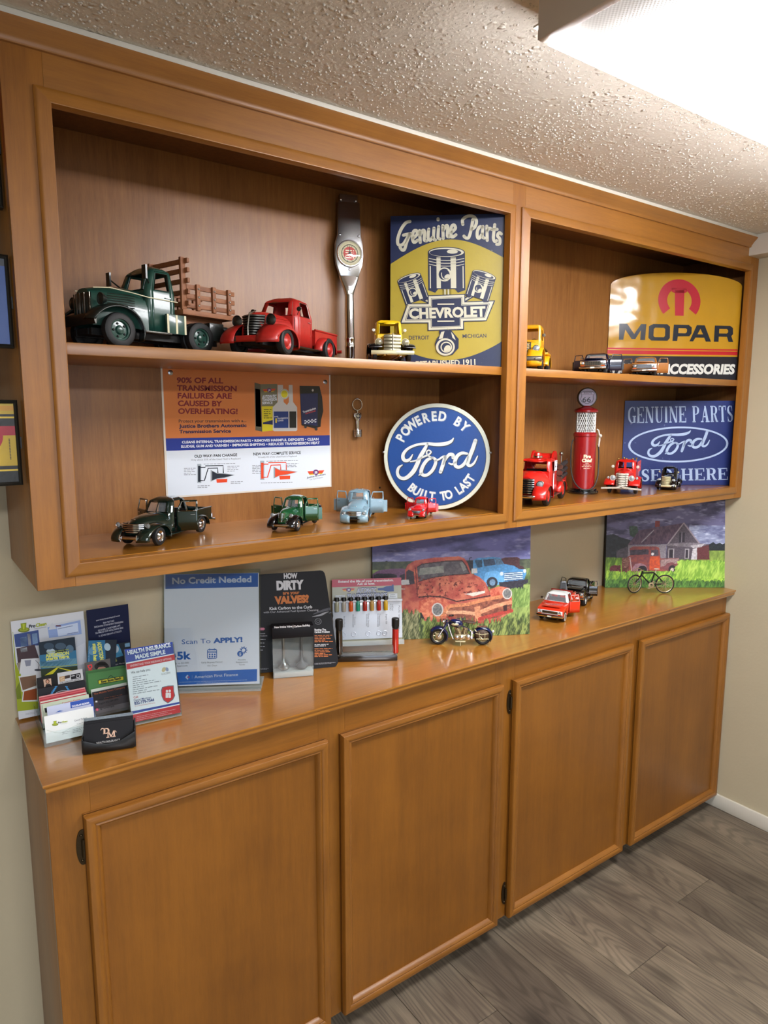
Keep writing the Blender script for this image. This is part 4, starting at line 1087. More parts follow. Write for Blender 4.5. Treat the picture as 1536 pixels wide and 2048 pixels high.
def bars(root, x, w, z0, z1, n, m, bow=.03, r=.007, back=None, taper=0, name='grille', flat=1, lean=0.0, vert=False):
    mb = MB(); K = 8
    def yv(z, t):
        k = (z-z0)/(z1-z0); ww = w*(1-taper*(1-k)); y = -ww+2*ww*t; return (x+bow*(1-(2*t-1)**2)-lean*k, y, z)
    if vert:
        for i in range(n):
            t = i/(n-1); mb.tube([yv(z0, t), yv((z0+z1)/2, t), yv(z1, t)], r, 5)
    else:
        for i in range(n):
            z = z0+(z1-z0)*(i+.5)/n; mb.tube([yv(z, t/K) for t in range(K+1)], r, 6, flat=flat)
    o = None
    if back:
        o = MB().grid([[tuple(Vector(yv(z, t/K))-Vector((.012, 0, 0))) for t in range(K+1)] for z in (z0, z1)]).build(name, back, root, solid=.01)
        mb.build('grille_bars', m, o); return o
    return mb.build(name, m, root)

def bumper(root, x, w, z, h, m, curve=.05, th=.012, name='bumper', over=0, extra=None):
    pts = []; K = 12; mb = MB(); rows = []
    prof = [(-.0, -h/2), (th, -h*.3), (th*1.3, 0), (th, h*.3), (0, h/2), (-th*.6, h/2), (-th*.6, -h/2)]
    for i in range(K+1):
        t = -1+2*i/K; xx = x-curve*abs(t)**2.6
        rows.append([(xx+a, t*w, z+b) for a, b in prof])
    k = len(prof)
    mb.add([p for r in rows for p in r], [(i*k+j, i*k+(j+1) % k, (i+1)*k+(j+1) % k, (i+1)*k+j) for i in range(K) for j in range(k)]+[tuple(range(k)), tuple(range(K*k, K*k+k))[::-1]])
    if over:
        for sg in (-1, 1): mb.tube([(x+.01-curve*.1, sg*over, z-h*.95), (x+.028-curve*.1, sg*over, z), (x+.01-curve*.1, sg*over, z+h*.95)], .014, 8)
    return mb.build(name, m, root, angle=50)

def pickup_bed(root, m, x0, x1, w, z0, z1, rail=None, inner=None, tail=True):
    mb = MB().box(x0, x1, -w, w, z0, z0+.02)
    for sg in (-1, 1):
        mb.box(x0, x1, sg*w-.008, sg*w+.008, z0, z1)
        mb.tube([(x0, sg*(w+.006), z1), (x1, sg*(w+.006), z1)], .016, 8)
    mb.box(x1-.012, x1, -w, w, z0, z1)
    b = mb.build('bed', m, root, angle=50)
    if tail: MB().box(x0-.012, x0, -w, w, z0, z1-.01).build('tailgate', m, b, bevel=.003)
    return b

def chassis(root, x0, x1, w, z0, z1, m=CHAS, axles=(), r=.1):
    mb = MB().box(x0, x1, -w, -w+.04, z0, z1).box(x0, x1, w-.04, w, z0, z1).box(x0, x1, -w*.6, w*.6, z0+.01, z1)
    for a, y in axles: mb.tube([(a, -y, r), (a, y, r)], .014, 8)
    return mb.build('chassis', m, root)

def bed_rear_fender(root, m, ra, r, yi, yo, z=None, ex=1.25):
    for sg in (-1, 1): fender(root, m, ra, z or r, r*1.38, yi, yo, -5, 190, sg, ex=ex, drop=.45)

# generic vintage pickup; lengths in wheelbases
def vintage(name, label, loc, rz, scale, o):
    g = o.get; KX[:] = [g('kx', 1.0), g('kz', 1.0)]
    root = thing(name, label, g('cat', 'model truck'), loc, rz, 'model vehicles on display', scale)
    pt = o['paint']; fp = g('fpaint', pt); ch_ = g('chrome', CHR)
    r = g('r', .155); tw = g('track', .30); wd = g('wd', .085); W = g('cw', .285)
    fa, ra = .5, -.5
    cab = dict(xf=.20, xr=-.26, w=W, z0=.17, zb=.53, zt=.76, rake=.09, rrake=.03, tum=.05, dome=.05, rc=.32, edge=.16); cab.update(g('cab', {}))
    make_cab(root, cab, dict(paint=pt, chrome=ch_, open=g('open', {}), wtrim=g('wtrim'), doortrim=g('doortrim'), split=g('split'), glass=g('glass', True), roof=g('roof', pt), mirror=g('mirror'), lining=g('lining'), interior=g('interior', INTR)))
    hz = g('hood', [(.17, W-.01, .17, .56, 3.2), (.30, W-.02, .2, .57, 3), (.48, .20, .2, .555, 2.6), (.60, .165, .2, .53, 2.5), (.68, .15, .2, .47, 2.4)])
    loft_hood(root, hz, g('hpaint', pt))
    for sg in (-1, 1):
        if g('ff', True):
            fender(root, fp, fa, r, g('fr', .235), g('fyi', .15), g('fyo', .37), g('fa0', -8), g('fa1', 195), sg, ex=g('fex', 1.18)/KX[0]**.6, drop=g('fdrop', .42), tip=g('tip', .03))
        fender(root, g('rfpaint', fp), ra, r, .215, W-.03, .36, -5, 188, sg, ex=1.25/KX[0]**.6, drop=.4, name='rear_fender') if g('rf', True) else None
        if g('board', True):
            MB().box(-.30, .32, sg*(W-.02) if sg > 0 else -.355, .355 if sg > 0 else -(W-.02), .135, .150).build('running_board', g('boardm', fp), root, bevel=.004)
        for ax in (fa, ra):
            wheel(root, ax, sg*(tw+.0), r, r, wd, m_h=g('hubm', CHR), sg=sg, style=g('hub', 'cap'), white=g('white'))
    chassis(root, -.85, .72, .17, .12, .19, g('chas', CHAS), [(fa, tw), (ra, tw)], r)
    if g('bed', True): pickup_bed(root, pt, *g('beddim', (-.86, -.28, .26, .22, .46)))
    gr = g('grille')
    if gr: gr(root)
    hl = g('lamps', (.60, .235, .40, .05))
    for sg in (-1, 1): 
        L = lamp(root, hl[0], sg*hl[1], hl[2], hl[3], g('lampm', ch_), lm=g('lensm'))
        if g('stalk'): MB().tube([(-.02, 0, -.01), (-.04, -sg*.03, -.09)], .01, 6).build('bracket', g('lampm', ch_), L)
    bp = g('bump', (.80, .35, .19, .06, .06))
    bumper(root, bp[0], bp[1], bp[2], bp[3], g('bumpm', ch_), curve=bp[4], over=g('over', 0))
    if g('rbump', True): bumper(root, -.90, .33, .2, .05, g('bumpm', ch_), curve=-.02, name='rear_bumper')
    if g('extra'): g('extra')(root)
    if not g('keep'): KX[:] = [1.0, 1.0]
    return root

def vent_lines(root, m, x0, x1, y, z0, z1, n):
    for sg in (-1, 1):
        mb = MB()
        for i in range(n): mb.tube([(x0, sg*y, z0+(z1-z0)*i/(n-1)), (x1, sg*(y-.03), z0+(z1-z0)*i/(n-1))], .004, 5)
        mb.build('hood_louvres', m, root)

# --- 1950s dark green pickup, door open (lower left)
dkg = paint('dark green', '#12261f', rough=.15, coat=1, metal=.3)
def g50(rt):
    g_ = bars(rt, .70, .21, .27, .44, 5, CHR, bow=.07, r=.013, back=CHAS)
    MB().box(.685, .70, -.04, .04, .50, .515).build('hood_badge', CHR, rt, bevel=.003)
vintage('model_pickup', 'dark green vintage model pickup with chrome grille and left door open, below the poster', (-2.121, -.185, 1.3025), -141, .120, dict(
    kx=1.33, kz=.92, paint=dkg, grille=g50, doortrim=CHR, wtrim=dkg, split=True, open={'l': 62, 'r': 62}, over=.16, lamps=(.70, .285, .40, .045), fyo=.365, fr=.27, fex=1.2, tip=.05, fdrop=.3,
    hood=[(.17, .275, .17, .55, 3.2), (.35, .25, .2, .565, 2.8), (.52, .225, .2, .545, 2.6), (.64, .20, .2, .50, 2.5), (.70, .17, .22, .44, 2.5)],
    extra=lambda rt: MB().tube([(-.88, .2, .3), (-.95, .2, .3), (-.95, .2, .22)], .02, 6).tube([(-.88, -.2, .3), (-.95, -.2, .3), (-.95, -.2, .22)], .02, 6).build('rear_lights', CHR, rt)))
# --- 1939 green pickup with black fenders
g39 = paint('bottle green', '#15502e', rough=.18, coat=1, metal=.2)
blk = paint('gloss black', '#0d0e10', rough=.12, coat=1)
def gr39(rt):
    bars(rt, .70, .10, .26, .48, 7, CHR, bow=.05, r=.008, back=g39, taper=.35)
    for sg in (-1, 1):
        mb = MB()
        for i in range(4): mb.tube([(.69, sg*.12, .25+.03*i), (.66, sg*.20, .255+.03*i)], .008, 5)
        mb.build('side_grille', CHR, rt)
vintage('model_pickup', 'green 1930s model pickup with black fenders and both doors open', (-1.823, -.2135, 1.3025), -139, .092, dict(
    kx=1.3, paint=g39, fpaint=blk, grille=gr39, open={'l': 65, 'r': 65}, wtrim=g39, split=True, lamps=(.70, .245, .42, .052), fyo=.36, fr=.26, tip=.04, fdrop=.3,
    hood=[(.17, .26, .17, .56, 3), (.35, .22, .2, .575, 2.6), (.55, .165, .2, .55, 2.3), (.66, .12, .2, .52, 2.2), (.71, .09, .22, .46, 2.2)],
    lining=g39, extra=lambda rt: MB().box(-.95, -.87, -.3, -.2, .3, .42).box(-.95, -.87, .2, .3, .3, .42).build('rear_lights', blk, rt, bevel=.01)))
# --- pale blue late-1940s pickup
pb = paint('pale blue', '#7d9cab', rough=.25, coat=.8)
def gr48(rt):
    MB().prism([(-.335, .17), (.335, .17), (.335, .33), (.30, .40), (-.30, .40), (-.335, .33)], .62, .80, 'x').build('nose', pb, rt, bevel=.05, seg=3)
    bars(rt, .80, .19, .225, .345, 4, CHR, bow=.03, r=.013, back=CHR)
    MB().box(.70, .71, -.05, -.02, .46, .475).box(.70, .71, .02, .05, .46, .475).build('hood_vents', CHR, rt, bevel=.004)
vintage('model_pickup', 'pale blue rounded 1940s model pickup with both doors open', (-1.624, -.187, 1.3025), -131, .095, dict(
    kx=1.3, kz=.93, paint=pb, grille=gr48, open={'l': 80, 'r': 62}, lamps=(.80, .255, .29, .045), fyo=.36, fyi=.10, fr=.30, tip=.07, fdrop=.25, fex=1.05, fa0=-25, cw=.29, r=.145, lining=pb,
    cab=dict(xf=.22, zt=.80, zb=.56, tum=.04, rc=.42, edge=.2, dome=.04), bumpm=blk, bump=(.83, .34, .13, .05, .06),
    hood=[(.17, .285, .17, .58, 3), (.35, .28, .18, .58, 2.8), (.50, .26, .18, .55, 2.8), (.64, .25, .18, .50, 2.6), (.70, .24, .18, .42, 2.6), (.725, .22, .2, .38, 2.6)]))
# --- small red 1950s stepside
rd_ = paint('bright red', '#c4181c', rough=.16, coat=1)
def gr55(rt):
    MB().prism([(-.335, .17), (.335, .17), (.335, .36), (.28, .44), (-.28, .44), (-.335, .36)], .60, .755, 'x').build('nose', rd_, rt, bevel=.05, seg=3)
    bars(rt, .755, .19, .24, .35, 2, mat('grille mesh', '#8a8f98', rough=.3, metal=.8), bow=.06, r=.03, back=CHR)
vintage('model_pickup', 'small bright red 1950s model pickup with open doors, in front of round sign', (-1.469, -.248, 1.3025), -140, .0625, dict(kx=1.3,
    paint=rd_, grille=gr55, open={'l': 70, 'r': 70}, wtrim=CHR, lamps=(.755, .275, .385, .05), fyo=.36, fyi=.10, fr=.31, tip=.06, fdrop=.2, fex=1.02, fa0=-10, lining=rd_, cab=dict(bow=.14, zb=.54, zt=.76, yw=.86),
    bump=(.82, .36, .17, .05, .05), white=None, hood=[(.17, .285, .17, .56, 3), (.35, .27, .18, .56, 2.8), (.55, .24, .18, .54, 2.8), (.66, .22, .18, .48, 2.6), (.70, .20, .2, .40, 2.6)]))
# --- red 1930s pickup on the left upper shelf
rp = paint('brick red', '#a3201a', rough=.42, coat=.15, noise=.3, wear='#5a1410')
def gr37(rt):
    b = bars(rt, .665, .155, .22, .53, 9, GUN, bow=.075, r=.016, back=GUN, taper=.28, lean=.03)
    MB().tube([(.755, 0, .21), (.755, 0, .36), (.722, 0, .545), (.60, 0, .60)], .009, 6).build('grille_spine', DCHR, b)
    MB().box(.80, .812, -.25, -.13, .165, .225).build('number_plate', GUN, rt, bevel=.003)
vintage('model_pickup', 'large matte red 1930s metal model pickup with dark ribbed grille on the upper shelf', (-1.838, -.210, 1.6906), -146, .172, dict(kx=1.22, kz=.88,
    paint=rp, grille=gr37, glass=False, wtrim=DCHR, doortrim=DCHR, hubm=rp, mirror=GUN, lampm=GUN, lensm=GUN, lamps=(.64, .235, .46, .068), bumpm=rp, bump=(.80, .40, .195, .085, .07),
    fyo=.40, fr=.27, fdrop=.35, tip=.04, fa0=-5, track=.325, wd=.10, r=.16, boardm=GUN, cab=dict(zt=.84, zb=.58, dome=.05, yw=.82, rrake=.05, rc=.36, ryw=.5, xr=-.24), handle=True,
    hood=[(.17, .27, .17, .585, 3), (.32, .235, .2, .61, 2.6), (.50, .19, .2, .60, 2.4), (.62, .165, .2, .575, 2.3), (.675, .15, .2, .53, 2.3)],
    extra=lambda rt: vent_lines(rt, rp, .26, .52, .245, .50, .50, 2)))
# --- small yellow truck with black fenders
yl = paint('old yellow', '#d9b211', rough=.38, coat=.3, noise=.12, wear='#8a6f10')
def gry(rt):
    b = bars(rt, .66, .155, .21, .56, 5, mat('brushed silver', '#b9b39c', rough=.35, metal=.8), bow=.05, r=.034, back=DCHR)
    MB().tube([(.745, 0, .2), (.745, 0, .575)], .012, 6).build('grille_spine', DCHR, b)
    MB().box(.805, .815, .05, .20, .165, .215).build('number_plate', mat('pale plate', '#cfd4c6', rough=.5), rt, bevel=.002)
vintage('model_truck', 'small yellow vintage model truck with black fenders and silver grille', (-1.568, -.235, 1.6906), -118, .122, dict(kx=.9, kz=.92,
    lensm=mat('amber grey lens', '#847c62', rough=.2, coat=1), paint=yl, fpaint=blk, grille=gry, glass=False, chrome=DCHR, lampm=mat('cream metal', '#c9c19a', rough=.4, metal=.4), lamps=(.62, .26, .40, .075), bumpm=mat('cream metal', '#c9c19a'), bump=(.80, .42, .18, .085, .05),
    fyo=.46, fyi=.2, fr=.24, fa0=35, fa1=170, fdrop=.12, fex=1.0, r=.15, track=.34, mirror=DCHR, hubm=yl, cab=dict(zt=.90, zb=.60, dome=.035, w=.265, yw=.84, rrake=.03, ryw=.6, head=.06, xwF=.40, xwR=-.35, rc=.2, edge=.07, tum=.02), cw=.26, chas=yl,
    hood=[(.17, .25, .17, .60, 3), (.35, .22, .2, .61, 2.8), (.55, .18, .2, .60, 2.6), (.66, .155, .2, .575, 2.6)]))

# --- yellow truck behind the partition (right bay, upper shelf)
yo = paint('school yellow', '#e3a010', rough=.35, coat=.4, noise=.1)
def gryo(rt):
    b = bars(rt, .665, .13, .24, .48, 7, DCHR, bow=.03, r=.009, back=CHAS)
    MB().tube([(.69, -.14, .23), (.71, 0, .22), (.69, .14, .23), (.68, .14, .49), (.68, 0, .51), (.68, -.14, .49)], .014, 6, closed=True).build('grille_rim', DCHR, b)
    for sg in (-1, 1): MB().ball((.70, sg*.24, .26), .026).build('turn_signal', mat('amber', '#c9541c', rough=.3), rt)
def yoextra(rt):
    MB().box(-.86, -.30, -.33, .33, .36, .40).build('flat_bed', yo, rt, bevel=.006)
    for sg in (-1, 1): MB().lathe([(0, 0), (.02, 0), (.024, .008), (0, .012)], 12, T(.80, sg*.25, .19) @ RY(90)).build('bumper_bolt', DCHR, rt)
    MB().tube([(-.3, .24, .5), (-.45, .24, .48), (-.6, .27, .45)], .02, 6).build('chain', GUN, rt)
vintage('model_truck', 'bright yellow vintage model truck half hidden behind the cabinet partition', (-1.02, -.19, 1.6906), -145, .155, dict(kx=1.1,
    paint=yo, grille=gryo, glass=False, lamps=(.70, .245, .38, .062), lampm=DCHR, mirror=DCHR, bed=False, bumpm=DCHR, bump=(.80, .36, .19, .10, .02), rbump=False, hubm=DCHR,
    fyo=.36, fyi=.10, fr=.29, fdrop=.22, fex=.95, tip=.05, fa0=-20, cab=dict(zt=.87, zb=.57, dome=.02, w=.26, rc=.15, edge=.05, tum=.02, rake=.04, rrake=.01, ryw=.65, yw=.82, head=.07, xwF=.45, xwR=-.4), cw=.25,
    hood=[(.17, .255, .17, .565, 4), (.4, .24, .18, .56, 3.2), (.6, .19, .2, .53, 2.8), (.67, .15, .2, .50, 2.8)], extra=yoextra))

# --- small black vintage pickup, cream grille
cream = mat('cream metal', '#c9c19a')
def grb(rt):
    b = bars(rt, .66, .15, .21, .54, 5, cream, bow=.06, r=.034, back=cream, taper=.1)
vintage('model_pickup', 'tiny black vintage model pickup with cream grille and bumper', (-.308, -.230, 1.3025), -156, .094, dict(kx=1.2, kz=.95,
    paint=blk, grille=grb, glass=False, lamps=(.64, .25, .38, .06), lampm=cream, bumpm=cream, bump=(.80, .36, .17, .09, .05), fr=.26, fdrop=.3, mirror=cream,
    cab=dict(zt=.84, zb=.58, yw=.8, ryw=.6), hood=[(.17, .27, .17, .585, 3), (.35, .23, .2, .60, 2.6), (.55, .18, .2, .58, 2.4), (.66, .155, .2, .54, 2.4)]))

# --- fire engines
fr1 = paint('fire red', '#c01c14', rough=.3, coat=.5, noise=.12)
def fire_big(rt):
    b = bars(rt, .70, .145, .22, .50, 7, CHR, bow=.03, r=.011, back=CHAS)
    for sg in (-1, 1):
        lamp(rt, .60, sg*.24, .41, .04, DCHR); 
    MB().lathe([(.075, 0), (.07, .03), (.055, .075), (.03, .09), (0, .09)], 16, T(.02, 0, .845)).build('beacon', [fr1], rt)
    MB().lathe([(.085, -.01), (.085, .02), (.06, .03)], 16, T(.02, 0, .845)).build('beacon_base', CHR, rt)
    MB().box(-.88, -.28, -.30, .30, .30, .60).build('body_box', fr1, rt, bevel=.01)
    MB(T(-.40, 0, .78) @ RX(90)).lathe([(.03, -.2), (.16, -.2), (.16, -.17), (.11, -.16), (.11, .16), (.16, .17), (.16, .2), (.03, .2)], 24, cap=False).build('hose_reel', [fr1], rt)
    for i in range(3):
        y = .34; z = .42+.115*i
        h = MB().tube([(-.18-.0*i, y, z), (-.62, y, z+.06)], .042, 12)
        o = h.build('hose_roll', mat('hose black', '#1b1a1c', rough=.6), rt)
        MB().tube([(-.165, y, z-.0), (-.20, y, z+.004)], .052, 12).tube([(-.18, y-.05, z+.06), (-.18, y+.07, z-.06)], .010, 5).build('hose_coupling', DCHR, o)
        MB().tube([(-.62, y+.02, z+.13), (-.62, y-.02, z)], .010, 5).build('hose_coupling', DCHR, o)
    MB().tube([(.10, .31, .22), (.10, .31, .55), (.06, .31, .60)], .008, 5).tube([(.02, .30, .58), (.10, .33, .70)], .008, 5).build('hand_rail', CHR, rt)
    m = MB()
    for k in range(4): m.tube([(-.02, .325, .62+.05*k), (.12, .325, .62+.05*k)], .006, 5); m.tube([(-.02+.045*k, .325, .60), (-.02+.045*k, .325, .79)], .006, 5)
    m.build('window_grille', CHR, rt)
    MB().tube([(-.5, .28, .60), (-.5, .28, .86)], .012, 6).ball((-.5, .28, .88), .04).build('spot_lamp', DCHR, rt)
vintage('model_fire_engine', 'large red model fire engine half hidden behind the partition, beside the petrol pump', (-.985, -.210, 1.3025), -152, .175, dict(kx=1.12, kz=.92,
    paint=fr1, grille=fire_big, bed=False, glass=False, lamps=(.68, .235, .40, .058), lampm=GUN, bumpm=CHR, bump=(.83, .36, .19, .055, .10), fr=.26, fdrop=.3, tip=.04, fyo=.37, hubm=fr1, boardm=DCHR,
    cab=dict(zt=.80, zb=.575, dome=.02, w=.29, rc=.2, edge=.08, tum=.03, rake=.05, yw=.85), cw=.29, r=.17, wd=.09, handle=False, interior=CHAS,
    hood=[(.17, .28, .17, .59, 3.4), (.35, .25, .18, .61, 3), (.55, .18, .2, .60, 2.4), (.68, .155, .2, .53, 2.4)]))
def fire_small(rt):
    wm = mat('off-white metal', '#c6c2b6', rough=.4, metal=.4)
    b = bars(rt, .66, .15, .20, .55, 6, wm, bow=.07, r=.026, back=wm, taper=.15)
    mb = MB()
    for i in range(7): 
        mb.tube([(.735-.0*i, -.10+.033*i, .2), (.725, -.10+.033*i, .55)], .006, 4)
    mb.build('grille_mesh', GUN, b)
    MB().lathe([(.012, 0), (.03, 0), (.035, .02), (.02, .03), (.018, .01)], 12, T(.75, 0, .23) @ RY(90)).build('nozzle', wm, rt)
    for sg in (-1, 1):
        lamp(rt, .60, sg*.36, .42, .03, wm); MB().lathe([(0, -.01), (.04, -.005), (.04, .006), (0, .012)], 12, T(.16, sg*.32, .68) @ RY(90)).build('mirror', wm, rt)
        m = MB()
        for zz in (.58, .68, .78): m.tube([(-.85, sg*.28, zz), (-.2, sg*.28, zz)], .008, 5)
        for k in range(5): m.tube([(-.85+.16*k, sg*.28, .5), (-.85+.16*k, sg*.28, .8)], .008, 5)
        m.build('ladder', fr1, rt)
        MB().tube([(.80, 0, .22+.0), (.83, sg*.12, .19), (.80, sg*.50, .16)], .012, 6).tube([(.80, 0, .20), (.83, sg*.12, .165), (.80, sg*.50, .135)], .010, 6).build('bumper_bar', wm, rt)
    MB().box(-.86, -.28, -.26, .26, .30, .52).build('body_box', fr1, rt, bevel=.01)
    for x, y in ((.05, -.2), (.0, 0), (-.02, .16), (-.3, .22), (-.3, -.1)): MB().ball((x, y, .88), .028, 8, 6).tube([(x, y, .8), (x, y, .88)], .01, 5).build('roof_lamp', mat('brass', '#a98c4a', rough=.35, metal=.9), rt)
vintage('model_fire_engine', 'small red model fire truck with off-white ribbed grille, before the blue sign', (-.522, -.197, 1.3025), -151, .127, dict(kx=1.2,
    paint=fr1, grille=fire_small, bed=False, glass=False, split=False, lamps=(.66, .235, .42, .072), lampm=mat('off-white metal', '#c6c2b6'), bumpm=mat('off-white metal', '#c6c2b6'), bump=(.78, .44, .15, .02, .04), fyo=.45, fyi=.18, fr=.25, fa0=20, fa1=185, fdrop=.2, fex=1.05,
    cab=dict(zt=.84, zb=.62, dome=.035, w=.28, rc=.3, yw=.72, tum=.03, rake=.06), cw=.28, track=.33, interior=CHAS,
    hood=[(.17, .27, .17, .63, 3), (.35, .23, .2, .63, 2.6), (.55, .18, .2, .60, 2.4), (.66, .155, .2, .56, 2.4)], extra=lambda rt: MB().box(.18, .20, -.03, .03, .64, .80).build('windshield_post', fr1, rt)))

# --- big green stake truck
dg = paint('aged green', '#1d4238', rough=.33, coat=.5, noise=.35, wear='#101c18')
dk = paint('aged black green', '#161d1a', rough=.4, coat=.3, noise=.3)
stk = wood('stake wood', '#6b3c20', '#99623a', 'x', rough=.6, coat=0, rand=True)
stkz = wood('stake wood upright', '#6b3c20', '#99623a', 'z', rough=.6, coat=0, rand=True)
rt = vintage('model_stake_truck', 'big dark green vintage model truck with brown wooden stake bed', (-2.148, -.192, 1.6906), -163, .185, dict(
    cat='model truck', paint=dg, fpaint=dk, bed=False, rf=False, board=False, glass=False, wtrim=dk, doortrim=GUN, lamps=(.66, .27, .47, .06), lampm=dk, lensm=dk, hubm=dg, hub='slots', bumpm=GUN, rbump=False,
    bump=(.765, .32, .27, .11, .01), fr=.27, fyo=.36, fyi=.2, fdrop=.25, fex=1.15, fa0=20, fa1=200, r=.175, wd=.10, track=.30, cab=dict(xf=.14, xr=-.24, zt=.86, zb=.62, z0=.20, dome=.05, w=.27, yw=.82, tum=.04, rc=.3, edge=.14, flare=0), cw=.27,
    hood=[(.12, .262, .2, .63, 3.4), (.30, .245, .22, .64, 3.2), (.52, .205, .22, .63, 3), (.66, .18, .22, .60, 3), (.70, .17, .22, .59, 3)],
    hpaint=dg, grille=lambda r_: bars(r_, .71, .15, .27, .54, 5, DCHR, bow=.02, r=.006, back=dk, vert=True)))
mb = MB()
for sg in (-1, 1):
    mb.tube([(.68, sg*.175, .585), (.52, sg*.212, .60), (.30, sg*.252, .575), (.12, sg*.275, .55), (-.24, sg*.280, .54)], .006, 5)
mb.build('cream_stripe', mat('cream paint', '#cfc7a2', rough=.4), rt)
vent_lines(rt, GUN, .27, .56, .252, .42, .54, 6)
for sg in (-1, 1):
    MB().tube([(.10, sg*.27, .70), (.20, sg*.34, .80)], .008, 5).box(.185, .205, sg*.34-.035, sg*.34+.035, .72, .86).build('mirror', dk, rt)
    wheel(rt, -.5, sg*.20, .175, .175, .09, m_h=dg, sg=sg, hub=.6, style='slots')
    MB().box(-.30, -.06, min(sg*.29, sg*.335), max(sg*.29, sg*.335), .19, .40).build('side_tank', dg, rt, bevel=.008)
    m2 = MB()
    for xx in (-.29, -.18, -.07): m2.box(xx-.012, xx+.012, min(sg*.334, sg*.338), max(sg*.334, sg*.338), .195, .395)
    m2.build('tank_stripes', mat('cream paint', '#cfc7a2'), rt)
    MB().box(-.10, .22, min(sg*.26, sg*.36), max(sg*.26, sg*.36), .175, .195).build('running_board', GUN, rt, bevel=.003)
    MB().box(-.82, -.62, min(sg*.22, sg*.34), max(sg*.22, sg*.34), .16, .36).build('mud_guard', dk, rt, bevel=.006)
mb = MB().box(-1.0, -.28, -.32, .32, .42, .475).box(-.95, -.3, -.16, -.1, .34, .42).box(-.95, -.3, .1, .16, .34, .42)
bed = mb.build('wooden_bed', stk, rt, bevel=.003)
bolt = mat('bolt heads', '#b9b4aa', rough=.3, metal=.9)
def stake(x, y, z1, along='x', wd=.045):
    o = MB().box(x-wd/2, x+wd/2, y-.018, y+.018, .475, z1).build('stake', stkz, bed, bevel=.003)
    return o
def slat(x0, x1, y0, y1, z, h=.05):
    return MB().box(x0, x1, y0, y1, z, z+h).build('slat', stk, bed, bevel=.003)
for sg in (-1, 1):
    for x in (-.48, -.70, -.92): 
        stake(x, sg*.325, .76); b_ = MB()
        for z in (.53, .62, .71): b_.ball((x, sg*.345, z), .013, 8, 5)
        b_.build('bolts', bolt, bed)
    stake(-.31, sg*.29, 1.03, wd=.06)
    for z in (.50, .60, .70): slat(-1.02, -.34, sg*.30-.012, sg*.30+.012, z)
for z in (.52, .64, .76, .87, .97): slat(-.355, -.325, -.36, .36, z, .05)
MB().tube([(-.95, -.12, .33), (-1.04, -.12, .33)], .035, 10).tube([(-.95, .12, .33), (-1.04, .12, .33)], .035, 10).build('tail_lamps', dk, rt)

